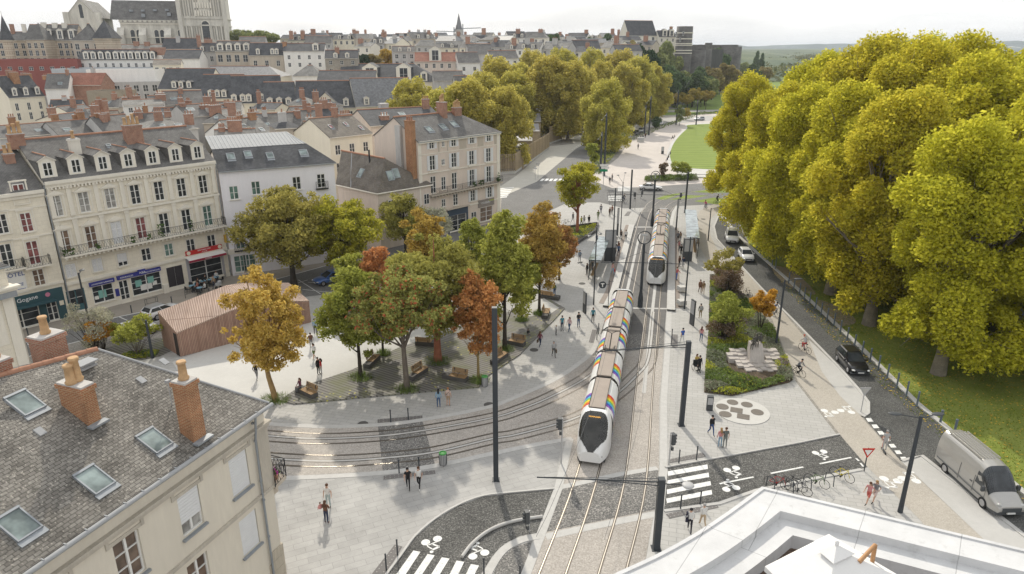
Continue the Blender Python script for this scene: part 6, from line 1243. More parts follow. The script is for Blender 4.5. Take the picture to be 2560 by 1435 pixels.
sq('light green young tree with silver twigs at the left back of the grove',(880,775),610,48,.2,'cone',lgreen,bark_dk,26,.8,7000,.16,.12,210)
sq('small orange red tree behind the berry tree',(948,765),598,46,.2,'egg',redl,bark_dk,24,.8,5500,.15,.12,211)
sq('light green tree top behind the grove in front of the blue shop',(1180,720),530,46,.25,'cone',lgreen,bark_dk,24,.9,7000,.17,.13,212)
sq('small green tree behind the layered green tree',(958,885),735,46,.3,'cone',mgreen,bark_dk,20,.8,5000,.15,.13,213)
sq('light green tree between the feathery tree and the rust brown tree',(1305,800),600,54,.25,'cone',lgreen,bark_dk,28,.95,9000,.16,.15,214)
sq('large brown green street tree in front of the lilac building',(735,712),452,126,.22,'egg',brgreen,bark_dk,56,1.6,22000,.21,.42,215)
sq('yellow green street tree in front of the hip roofed house',(858,695),478,104,.25,'egg',ygreen,bark_dk,48,1.5,19000,.21,.36,216)
sq('green street tree at the foot of the shuttered building',(1015,640),474,62,.3,'egg',brgreen,bark_dk,30,1.3,10000,.2,.26,217)
sq('pale cream blossomed bushy tree beside the rust gold tree',(1085,640),508,56,.3,'dome',silver,bark_dk,24,1.1,6000,.17,.2,218)
sq('tree with a red trunk and open golden green crown in the raised bed',(1443,582),395,66,.45,'inv',ygreen,bark_red,34,1.15,9000,.2,.26,219,nl=24)
sq('rust red tree left of the red trunked tree',(1360,690),500,42,.25,'egg',redgreen,bark_dk,24,1.0,7000,.17,.15,220)
# ---- shrubs
def shrub(label,base,top,rpx,lf,stem,n,lr,nleaf,size,seed,shape='dome',zbp=.25,nst=12,name='shrub'):
    q=G3(*base); h=ZAT(q.x,q.y,top); r=rpx/F*math.hypot(math.hypot(q.x,q.y),H); rs=np.random.RandomState(seed); L=crown_lobes(rs,shape,n,h*(1+zbp)/2,r-lr*.4,h*(1-zbp)/2,lr); e=empty(name,q,0,label,'shrub'); mb=MB()
    for i in range(nst):
        l=L[i%len(L)]; mb.tube([(rs.normal()*.1,rs.normal()*.1,-.1),(l[0]*.5,l[1]*.5,l[2]*.55),(l[0],l[1],l[2])],[.035,.025,.008],4)
    mb.build('stems',stem,e); link('foliage',quads_mesh('foliage',lobed(rs,L,nleaf,size,.5,.3,.55),lf),e)
shrub('white and brown twiggy shrub at the edge of the street crossing',(238,885),750,62,silver,bark_dk,26,.6,5000,.09,301,'inv',.05,40)
shrub('orange autumn shrub in front of the white twiggy shrub',(262,880),790,36,leafmat('orange_leaves',(.42,.20,.03),(.55,.30,.06),None,.4),bark_dk,18,.55,3200,.12,302,zbp=.15)
shrub('light green multi stemmed shrub beside the timber pavilion',(345,888),798,70,lgreen,bark,26,.6,4200,.13,303,'dome',.35,14)
shrub('tall mixed orange and green shrub at the far end of the statue bed',(1812,718),610,46,brgreen,bark_dk,28,.7,5000,.13,304,'egg',.05,30)
shrub('dark brown twiggy shrub below the mixed shrub of the statue bed',(1815,745),668,50,brownl,bark_dk,24,.6,4200,.10,305,'dome',.02,50)
shrub('round green topped shrub with brown base in the statue bed',(1818,845),735,52,lgreen,bark_dk,30,.6,6000,.12,306,'egg',.1,40)
shrub('brown lower shrub at the left of the orange maple',(1805,850),775,46,brownl,bark_dk,24,.55,4500,.10,307,'dome',.02,40)
shrub('small orange maple on thin dark stems in the statue bed',(1900,824),722,42,MT['orange_leaves'],bark_dk,24,.5,4200,.12,308,'egg',.35,7)
shrub('small brown leaved tree in the promenade hedge',(1655,448),405,14,brownl,bark,12,.55,1400,.16,309,'egg',.15,6)
shrub('small dark green round tree in the promenade hedge',(1698,447),405,24,mgreen,bark,16,.75,2600,.18,310,'dome',.2,6)
shrub('tall green shrub at the end of the avenue bed',(1482,415),345,22,mgreen,bark_dk,18,.8,3500,.18,311,'egg',.05,6)
shrub('orange shrub in the avenue bed behind the light masts',(1535,375),352,18,MT['orange_leaves'],bark_dk,12,.7,1800,.2,312,'egg',.05,5)
shrub('dark blue green shrub by the avenue parking',(1640,320),290,12,LD,bark_dk,12,1.0,1800,.24,313,'egg',.05,5)
shrub('slim green young tree at the promenade corner',(1698,315),260,14,LG,bark_dk,14,.9,1600,.25,314,'egg',.2,5)
shrub('small yellow green street tree by the park crossing',(1715,300),272,13,LP_,bark_dk,12,1.0,1500,.26,315,'dome',.3,5)
shrub('white silver shrub behind the orange red tree',(905,720),640,40,silver,bark_dk,14,.6,2200,.11,316,'inv',.05,30)
def ground_plants(name,poly,n,hgt,size,ms,seed,z0=.05,holes=(),kind='stuff',label=None,cat=None):
    """low planting filling a bed"""
    rs=np.random.RandomState(seed); pp=np.array([(q.x,q.y) for q in PL(poly)]); lo=pp.min(0); hi=pp.max(0)
    def inside(pts,pp):
        c=np.zeros(len(pts),bool); j=len(pp)-1
        for i in range(len(pp)):
            a,b=pp[i],pp[j]; t=((a[1]>pts[:,1])!=(b[1]>pts[:,1]))&(pts[:,0]<(b[0]-a[0])*(pts[:,1]-a[1])/(b[1]-a[1]+1e-9)+a[0]); c^=t; j=i
        return c
    m=n*4; pts=rs.uniform(lo,hi,(m,2)); k=inside(pts,pp)
    for h in holes: k&=((pts[:,0]-h[0])**2/h[2]**2+(pts[:,1]-h[1])**2/h[3]**2)>1
    pts=pts[k][:n]; n=len(pts); cl=rs.uniform(lo,hi,(60,2)); d=((pts[:,None]-cl[None])**2).sum(2); kk=d.argmin(1); hh=rs.uniform(.45,1.,60)[kk]*hgt; dm=np.sqrt(d.min(1)); hh*=np.clip(1.25-dm*.5,.5,1.1)
    z=z0+hh*np.sqrt(rs.uniform(0,1,n)); pos=np.column_stack([pts,z]); nr=rs.normal(size=(n,3))*.6+np.array([0,0,.5]); nr/=np.linalg.norm(nr,axis=1,keepdims=True)
    V=leaves(rs,pos,nr,size); me=quads_mesh(name,V,ms); me.polygons.foreach_set('material_index',((kk*7+rs.randint(0,2,n)*(rs.rand(n)<.25))%len(ms)).astype('i')); o=link(name,me); return tag(o,label,cat,kind=kind)
BED=[(1775,690),(1771,834),(1764,907),(1760,982),(1830,991),(1974,957),(1983,950),(1973,920),(1933,820),(1855,738),(1812,692)]
struct('bed_soil',MB().poly([(q.x,q.y,.045) for q in PL(BED)]),M_soil)
c1=leafmat('bed_green',(.09,.13,.035),(.17,.215,.06),None,.35); c2=leafmat('bed_grey',(.15,.165,.11),(.25,.265,.18),None,.35); c3=leafmat('bed_mauve',(.16,.13,.115),(.25,.205,.185),None,.3); c4=leafmat('bed_lime',(.20,.23,.03),(.35,.37,.06),(.48,.42,.07),.35)
o=P(1878,918); ST=(o.x,o.y)
ground_plants('bed_plants',BED,34000,.75,.09,[c1,c2,c3,c1,c4,c2],7,holes=[(o.x,o.y,2.2,2.9)])
ground_plants('bed_plants',[(1335,605),(1420,572),(1490,563),(1486,579),(1450,600),(1400,636),(1335,655)],6000,.7,.11,[c1,c2,c4],8)
ground_plants('bed_plants',[(1480,438),(1492,372),(1560,332),(1590,330),(1560,352),(1545,380),(1500,436)],4000,.9,.2,[c1,c2,c4],9)
ground_plants('bed_plants',[(1560,352),(1640,318),(1735,288),(1738,292),(1650,324),(1570,358)],3500,.9,.24,[c1,c2,c2],10)
ground_plants('hedge',[(1611,455),(1613,445),(1740,442),(1746,452)],7000,.9,.13,[c1,c1,c2],11,kind=None,label='low clipped green hedge along the promenade by the tram tracks',cat='hedge')
ground_plants('bed_plants',[(1700,292),(1740,283),(1800,280),(1800,284),(1740,288)],1500,.8,.26,[c1,c2],12)
ground_plants('bed_plants',[(300,892),(345,880),(400,878),(390,893),(330,900)],1500,.3,.07,[c1,c4],13)
def tufts():
    rs=np.random.RandomState(3); out=[]
    for (px,py),r in (((690,1003),1.3),((902,947),1.2),((1018,977),1.1),((1095,907),1.3),((1198,955),1.0),((1262,878),1.0),((958,888),.8),((1348,788),.8),((1305,803),.8)):
        q=P(px,py); n=420; a=rs.uniform(0,6.28,n); d=np.sqrt(rs.uniform(0,1,n))*r; b=np.column_stack([q.x+np.cos(a)*d,q.y+np.sin(a)*d*.8,np.full(n,.12)]); h=rs.uniform(.2,.65,n)*(1.15-d/r*.6); t=b+np.column_stack([rs.normal(0,.16,n),rs.normal(0,.16,n),h]); s=np.column_stack([np.cos(a+1.5),np.sin(a+1.5),a*0])*.022
        out.append(np.stack([b-s,b+s,t+s*.2,t-s*.2],1))
    tag(link('tall_grass',quads_mesh('tall_grass',np.concatenate(out),c1)),kind='stuff')
    # fallen leaves on verge and deck
    n=5200; pts=np.column_stack([rs.uniform(29,48,n),rs.uniform(36,92,n)]); f=lambda y: np.interp(y,[36,43.5,54,66,78,92],[33.4,31.9,31.8,32.1,32.8,34.6]); pts=pts[pts[:,0]>f(pts[:,1])+.5]; n=len(pts)
    nr=np.column_stack([rs.normal(0,.2,n),rs.normal(0,.2,n),np.ones(n)]); nr/=np.linalg.norm(nr,axis=1,keepdims=True)
    tag(link('fallen_leaves',quads_mesh('fallen_leaves',leaves(rs,np.column_stack([pts,np.full(n,.055)]),nr,.085),leafmat('fallen_leaf',(.42,.30,.05),(.5,.36,.06),(.3,.2,.05),.1))),kind='stuff')
    # short grass blades along the verge
    n=16000; pts=np.column_stack([rs.uniform(29,44,n),rs.uniform(36,80,n)]); pts=pts[pts[:,0]>f(pts[:,1])+.55]; n=len(pts); b=np.column_stack([pts,np.full(n,.03)]); a=rs.uniform(0,6.28,n); s=np.column_stack([np.cos(a),np.sin(a),a*0])*.03; t=b+np.column_stack([rs.normal(0,.07,n),rs.normal(0,.07,n),rs.uniform(.06,.16,n)])
    tag(link('short_grass',quads_mesh('short_grass',np.stack([b-s,b+s,t+s*.1,t-s*.1],1),leafmat('grass_blade',(.09,.13,.018),(.17,.21,.035),None,.3))),kind='stuff')
tufts()
# ================================================================== structures of the square
M_cedar=brickmat('cedar_boards',(.42,.275,.21),(.33,.20,.15),(.10,.06,.045),.14,40,.016,.8,'uv',offset=0,big=.16,bigscale=.7,bmp=.01)
M_steel=mat('anthracite_steel',(.045,.052,.06),.5,.06,2); M_dgrey=mat('dark_grey_paint',(.07,.075,.08),.5,.06); M_wood=mat('bench_wood',(.34,.22,.11),.75,.2,4,streak=False); M_lgrey=mat('light_grey_paint',(.42,.42,.42),.5,.05); M_benchc=mat('bench_stone',(.10,.095,.09),.85,.15,3)
M_clear=glassmat('clear_glass',(.22,.26,.27),.05)
def pavilion():
    A=P(410,866); Bc=P(452,892); C=P(778,806); D=A+(C-Bc); o=Vector((A.x,A.y,0)); e=empty('timber_pavilion',o,0,'long timber clad pavilion with a folded slatted roof beside the pale court','pavilion'); A,Bc,C,D=[q-o for q in (A,Bc,C,D)]
    z=lambda t: 3.1+1.3*(t/.55) if t<.55 else 4.4-1.3*(t-.55)/.45
    m=MB(); N=8; up=lambda q,h: Vector((q.x,q.y,h))
    for i in range(N):
        t0,t1=i/N,(i+1)/N; 
        for p,q,dz in ((Bc,C,-.7),(A,D,.5)):
            a,b=p.lerp(q,t0),p.lerp(q,t1); v=[up(a,0),up(b,0),up(b,z(t1)+dz),up(a,z(t0)+dz)]; m.poly(v if p is Bc else v[::-1])
    m.poly([up(A,0),up(Bc,0),up(Bc,z(0)-.7),up(A,z(0)+.5)]); m.poly([up(C,0),up(D,0),up(D,z(1)+.5),up(C,z(1)-.7)]); m.build('wall',M_cedar,e)
    m=MB()
    for i in range(N):
        t0,t1=i/N,(i+1)/N; a,b=Bc.lerp(C,t0),Bc.lerp(C,t1); c,d=A.lerp(D,t1),A.lerp(D,t0); s=.1
        v=[up(a,z(t0)-.7+s),up(b,z(t1)-.7+s),up(c,z(t1)+.5+s),up(d,z(t0)+.5+s)]; m.poly(v); m.poly([up(a,z(t0)-.72),up(b,z(t1)-.72),v[1],v[0]])
    m.poly([up(A,z(0)+.5),up(Bc,z(0)-.7),up(Bc,z(0)-.6),up(A,z(0)+.6)]); m.build('roof',brickmat('cedar_roof_slats',(.58,.44,.36),(.48,.35,.275),(.16,.10,.08),.16,40,.03,.8,'uv',offset=0,big=.14,bigscale=.6,bmp=.02),e)
    d=(Bc-A).normalized(); p=Bc-d*.85+Vector((d.y,-d.x,0))*.02; n=Vector((d.y,-d.x,0)); m=MB(); m.add([up(p,0),up(p+d*.75,0),up(p+d*.75,2.3),up(p,2.3)],[(0,1,2,3)]); m.build('door',mat('dark_opening',(.05,.04,.035),.9,.1),e)
pavilion()
def market_hall():
    wd=brickmat('pale_larch',(.52,.42,.28),(.46,.37,.24),(.20,.16,.11),.2,30,.05,.8,'uv',offset=0,big=.1)
    for i,(l,r_,Y,e_,rg) in enumerate(((1248,1310,168,378,360),(1252,1330,180,352,336),(1256,1348,194,328,310),(1262,1352,208,304,284))):
        hp('market_hall',['nearest low grey roofed shed of the larch market hall','second grey roofed shed of the larch market hall','third grey roofed shed of the larch market hall','farthest and highest grey shed of the larch market hall'][i],l,r_,Y,0,e_,rg,9,wd,mat('pale_seam_roof',(.24,.235,.24),.6,.06,.4,streak=True),None,'larch market hall sheds',cat='market hall',rt=False,ry=.85)
    def fence(label,pts,top):
        p=PL(pts); o=Vector((p[0].x,p[0].y,0)); e=empty('slatted_fence',o,0,label,'fence'); p=[q-o for q in p]; h=ZAT(p[0].x+o.x,p[0].y+o.y,top); m=MB(); b=MB(); 
        for a,c in zip(p[:-1],p[1:]):
            d=(c-a); L=d.length; d.normalize(); n=Vector((-d.y,d.x,0)); k=int(L/.42)
            for i in range(k):
                q=a+d*(L*i/k); rz=math.atan2(d.y,d.x); m.cbox((q.x,q.y,h/2+.3),(.12,.20,h-.6),0,None,rz)
            for z in (h*.45,h-.25): m.tube([a+n*.14+Vector((0,0,z)),c+n*.14+Vector((0,0,z))],.07,4)
            b.quad(a,c,c+Vector((0,0,.7)),a+Vector((0,0,.7))); b.quad(a+n*.3+Vector((0,0,.7)),a+Vector((0,0,.7)),c+Vector((0,0,.7)),c+n*.3+Vector((0,0,.7))); b.quad(c+n*.3,a+n*.3,a+n*.3+Vector((0,0,.7)),c+n*.3+Vector((0,0,.7)))
        m.build('slats',wd,e); b.build('base_wall',M_conc2,e)
    fence('tall larch slatted fence of the market hall along the avenue pavement',[(1236,438),(1288,434),(1373,372)],387)
    fence('short far piece of larch slatted fence behind the tall plane tree',[(1374,361),(1406,350)],316)
market_hall()
def roof_terrace():
    z=14.; pts=[P(a,b,z) for a,b in [(1500,1452),(1530,1436),(1640,1386),(1740,1331),(1820,1278),(1905,1216),(2100,1262),(2300,1310),(2560,1372),(2900,1452)]]; pts=spline(pts[:5],3)+pts[5:]
    o=Vector((pts[0].x,pts[0].y,0)); e=empty('roof_terrace_building',o,0,'white concrete roof terrace with stepped parapet and brown deck, nearest at bottom right','building'); p=[q-o for q in pts]; n=len(p)
    def off(w):
        out=[]
        for i,q in enumerate(p):
            t0=(q-p[i-1]).normalized() if i else (p[1]-q).normalized(); t1=(p[i+1]-q).normalized() if i<n-1 else t0; m0=Vector((t0.y,-t0.x,0)); m1=Vector((t1.y,-t1.x,0)); b=(m0+m1).normalized(); out.append(q+b*w/max(.35,b.dot(m0)))
        return out
    m=MB(); 
    prof=[(0,-z),(0,.0),(.12,.0),(.12,-.05),(1.05,-.05),(1.05,-.33),(1.75,-.33),(1.75,-.82)]
    R_=[[q+Vector((0,0,dz)) for q in off(w)] for w,dz in prof]
    for a,b in zip(R_[:-1],R_[1:]):
        for i in range(n-1): m.quad(a[i+1],b[i+1],b[i],a[i])
    m.build('parapet',brickmat('white_concrete',(.60,.60,.60),(.57,.57,.57),(.36,.36,.36),2.6,9,.012,.8,'pos',rot=R(35),big=.09,bigscale=.8,spot=(.47,.47,.46),bmp=.004),e)
    q=[v+Vector((0,0,-.81)) for v in off(1.74)]; m=MB(); m.poly([q[0]+Vector((0,-6,0))]+q+[q[-1]+Vector((0,-14,0)),q[-1]+Vector((-3,-18,0)),q[0]+Vector((0,-18,0))]); m.build('deck',brickmat('brown_deck',(.15,.105,.08),(.12,.085,.065),(.05,.035,.028),3,.14,.012,.8,'pos',rot=R(20),big=.1),e)
    # parasol
    zc=z+.55; c=[P(a,b,zc) for a,b in ((2072,1335),(2270,1452),(2060,1560),(1912,1416))]; ctr=sum(c,Vector())/4; base=Vector((ctr.x,ctr.y,z-.81)); s=empty('parasol',base,0,'square white parasol with a wooden side mast on the roof terrace','parasol'); c=[q-base for q in c]; top=Vector((0,0,zc-base.z+.85)); m=MB()
    for i in range(4):
        a,b=c[i],c[(i+1)%4]; m.poly([a,b,top]); m.quad(a+Vector((0,0,-.16)),b+Vector((0,0,-.16)),b,a)
    fab=mat('white_canvas',(.74,.73,.71),.9,.04,2); m.build('canopy',fab,s); m=MB(); cc=[q*.26+Vector((0,0,0)) for q in c]
    cc=[Vector((q.x,q.y,top.z-.12)) for q in cc]; t2=top+Vector((0,0,.14))
    for i in range(4): m.poly([cc[i],cc[(i+1)%4],t2])
    m.lathe([(.05,0),(.06,.1),(.01,.14)],(0,0,t2.z-.02),8); m.build('vent_cap',fab,s)
    w=MB(); a=P(2183,1392,zc+.4)-base; b=P(2188,1362,zc+.75)-base; w.tube([P(2148,1405,zc+.55)-base,b],.055,6); w.tube([b,b+Vector((.1,.05,-2.3))],.06,6); w.tube([b,a+Vector((0,0,-.4))],.05,6); w.build('mast',mat('teak',(.45,.25,.12),.6,.15,5),s); w=MB(); w.cyl(Vector((0,0,0)),Vector((0,0,.1)),.4,n=12); w.box(.55,.25,0,1.15,.85,.12); w.build('foot',M_dgrey,s)
roof_terrace()
# ------------------------------------------------------------------ trams
M_tw=mat('tram_white',(.74,.74,.73),.3,.03,1,coat=.4); M_troof=mat('tram_roof_taupe',(.32,.27,.23),.7,.08,1.5); M_tdark=glassmat('tram_glass',(.035,.035,.032),.08); M_bel=mat('bellows',(.05,.045,.04),.8,.1); M_amber=None
RB=[mat('stripe_'+n,c,.35,.02,1,coat=.3) for n,c in (('red',(.62,.04,.03)),('orange',(.72,.22,.03)),('yellow',(.78,.62,.04)),('green',(.18,.46,.08)),('cyan',(.08,.42,.62)),('blue',(.04,.10,.45)),('violet',(.26,.08,.42)))]
def emis(name,c,s):
    m,nt,b=new_mat(name); b.inputs['Base Color'].default_value=(*c,1); b.inputs['Emission Color'].default_value=(*c,1); b.inputs['Emission Strength'].default_value=s; return m
M_amber=emis('amber_display',(1,.5,.08),.7); M_lamp=glassmat('headlamp',(.6,.6,.58),.05); M_redl=mat('red_lamp',(.5,.03,.02),.2,0)
def tram(label,path,s0,length,words):
    cum=[0]
    for a,b in zip(path[:-1],path[1:]): cum.append(cum[-1]+(Vector((b.x,b.y))-Vector((a.x,a.y))).length)
    def at(s):
        i=max(0,min(len(cum)-2,next((k for k in range(len(cum)-1) if cum[k+1]>=s),len(cum)-2))); t=(s-cum[i])/(cum[i+1]-cum[i]); q=path[i].lerp(path[i+1],t); return Vector((q.x,q.y,0))
    tip=at(s0); e=empty('tram',tip,0,label,'tram'); nm=5; ln=2.7; lm=(length-2*ln)/nm
    prof=[(1.18,.32),(1.22,.95),(1.22,2.0),(1.18,2.35),(1.04,2.66),(.82,2.90),(.58,3.04)]
    zo=.0
    for k in range(nm):
        a=at(s0+ln+lm*k); b=at(s0+ln+lm*(k+1)); d=(b-a); L=d.length; K=Matrix.Translation(a-tip)@Matrix.Rotation(math.atan2(d.y,d.x),4,'Z')  # local x backwards along tram, y left
        g=.22; bd=MB(); N=18
        for sd in (-1,1):
            P_=[(y*sd,z) for y,z in prof]
            for i in range(N):
                x0=g+(L-2*g)*i/N; x1=g+(L-2*g)*(i+1)/N; 
                j0=(3 if (k%2==0) else 9) if sd>0 else (8 if (k%2==0) else 3); j0=2 if k==0 else j0
                for j in range(len(P_)-1):
                    (ya,za),(yb,zb)=P_[j],P_[j+1]; sh=-(j-3)*.0; q=i-j0-0; mi=0
                    if 0<=q<7 and j!=1: mi=1+(q if sd>0 else 6-q)
                    if j==1: mi=8 if not (i in (5,12)) else 0
                    v=[(x0,ya,za),(x1,ya,za),(x1,yb,zb),(x0,yb,zb)]; bd.add(v if sd<0 else v[::-1],[(0,1,2,3)],mi,None,False)
        for x in (g,L-g): bd.poly([(x,y,z) for y,z in prof]+[(x,-y,z) for y,z in prof[::-1]],9)
        bo=bd.build('body',[M_tw]+RB+[M_tdark,M_bel],e,K)
        r=MB(); r.box(g+.02,-.60,2.98,L-g-.02,.60,3.14); r.box(g+.02,-.62,3.14,L-g-.02,-.57,3.17,1); r.box(g+.02,.57,3.14,L-g-.02,.62,3.17,1); r.build('roof_panel',[M_troof,M_bel],e,K)
        bl=MB(); bl.box(-g,-1.06,.4,g,1.06,2.6); bl.box(-g,-.75,2.6,g,.75,2.98); bl.build('bellows',M_bel,e,K)
        u=MB(); u.box(.3,-1.0,.06,L-.3,1.0,.34); u.build('underframe',M_dgrey,e,K)
    for end in (0,1):
        a=at(s0+ln) if not end else at(s0+length-ln); b=at(s0) if not end else at(s0+length); d=b-a; L=d.length; K=Matrix.Translation(a-tip)@Matrix.Rotation(math.atan2(d.y,d.x),4,'Z')   # x towards the nose tip
        NS,NT=44,56
        def ring(s):
            w=1.2*(1-.42*s**3.2); zt=3.16-.06*s-1.95*max(0,(s-.10)/.9)**1.75; zb=.30+.05*s; out=[]
            for j in range(NT+1):
                t=math.pi*j/NT; c,sn=math.cos(t),math.sin(t); ex=.42+.12*s
                out.append((s,math.copysign(abs(c)**ex,c)*w,zb+(zt-zb)*abs(sn)**ex))
            return out
        rings=[ring(i/NS) for i in range(NS+1)]; sh=MB(); gl=MB()
        pt=lambda q,o=0: Vector((q[0]*L,q[1],q[2]))
        for i in range(NS):
            for j in range(NT):
                q=[rings[i][j],rings[i+1][j],rings[i+1][j+1],rings[i][j+1]]; s=(i+.5)/NS; y=sum(v[1] for v in q)/4; z=sum(v[2] for v in q)/4; zt=max(v[2] for v in rings[i]); u=(s-.585)/.455
                vv=[pt(v) for v in q]
                glass=(abs(u)<1 and abs(y)<(1.0*max(0,1-abs(u)**3)**(1/3) if u<0 else 1.0*(1-u**1.8)) and z>.7)
                if glass:
                    n=(vv[1]-vv[0]).cross(vv[3]-vv[0]); n=n.normalized() if n.length>1e-6 else Vector((0,0,1)); n=n if n.z>=0 else -n
                    gl.add([v+n*.012+Vector((.01,0,0)) for v in vv][::-1],[(0,1,2,3)],0,None,True)
                sh.add(vv[::-1],[(0,1,2,3)],0,None,True)
        R1=rings[-1]; sh.poly([pt(v) for v in R1]); sh.build('cab_shell',M_tw,e,K); gl.build('windscreen',M_tdark,e,K)
        for sd in (-1,1):
            sg=MB()
            for i in range(2,9):
                q=[rings[i][4 if sd>0 else NT-4],rings[i+1][4 if sd>0 else NT-4]]; a_,b_=[pt(v) for v in q]; dz=1.0*(1-.07*i); sg.add([a_+Vector((0,sd*.015,0)),b_+Vector((0,sd*.015,0)),b_+Vector((0,sd*.02,-dz*.0+.0))+Vector((0,0,.0)),a_+Vector((0,0,0))],[(0,1,2,3)])
            for kk,(xx,yy,zz,mm) in enumerate(((.955,.62,.78,M_lamp),(.93,.78,.80,M_lamp),(.965,.46,.66,M_redl))):
                w=MB(); w.ball((0,0,0),(.07,.075,.075),0,None,10,6); w.build('headlight',mm,e,K@Matrix.Translation((xx*L,sd*yy,zz)))
        u=MB(); u.box(0,-1,.06,L*.75,1,.32); u.build('underframe',M_dgrey,e,K)
        if not end and words:
            s=.34; zt=max(v[2] for v in ring(s)); sl=math.atan2(max(v[2] for v in ring(.46))-zt,.12*L); text(words,.15,K@Matrix.Translation((s*L,0,zt+.03))@Matrix.Rotation(-sl,4,'Y')@Matrix.Rotation(math.pi/2,4,'Z'),M_amber,e,'destination_display',.004)
    # pantograph over the second gap
    a=at(s0+ln+lm*2.0); b=at(s0+ln+lm*2.6); d=b-a; K=Matrix.Translation(a-tip)@Matrix.Rotation(math.atan2(d.y,d.x),4,'Z'); m=MB()
    m.box(-.5,-.45,3.25,.5,-.38,3.33); m.box(-.5,.38,3.25,.5,.45,3.33); m.box(-.5,-.45,3.25,-.42,.45,3.33); m.tube([(-.4,0,3.35),(1.9,0,3.9)],.05,5); m.tube([(1.9,0,3.9),(1.3,.45,4.35),(.9,.55,4.5)],.03,5); m.tube([(1.9,0,3.9),(1.3,-.45,4.35),(.9,-.55,4.5)],.03,5); m.tube([(.9,-.85,4.45),(.9,-.7,4.52),(.9,.7,4.52),(.9,.85,4.45)],.035,5); m.tube([(1.15,-.8,4.47),(1.15,-.7,4.52),(1.15,.7,4.52),(1.15,.8,4.47)],.03,5); m.build('pantograph',M_bel,e,K)
def arc_to(path,y):
    c=0
    for a,b in zip(path[:-1],path[1:]):
        l=(Vector((b.x,b.y))-Vector((a.x,a.y))).length
        if b.y>=y: return c+l*(y-a.y)/(b.y-a.y)
        c+=l
    return c
tram('white tram with rainbow stripes in front, its dark nose pointing down the tracks',CA,arc_to(CA,P(1470,1166).y),32.0,'MONPLAISIR')
tram('second white rainbow striped tram standing behind at the platforms',CB,arc_to(CB,P(1640,716).y),33.0,'BELLE-BEILLE / CAMPUS')
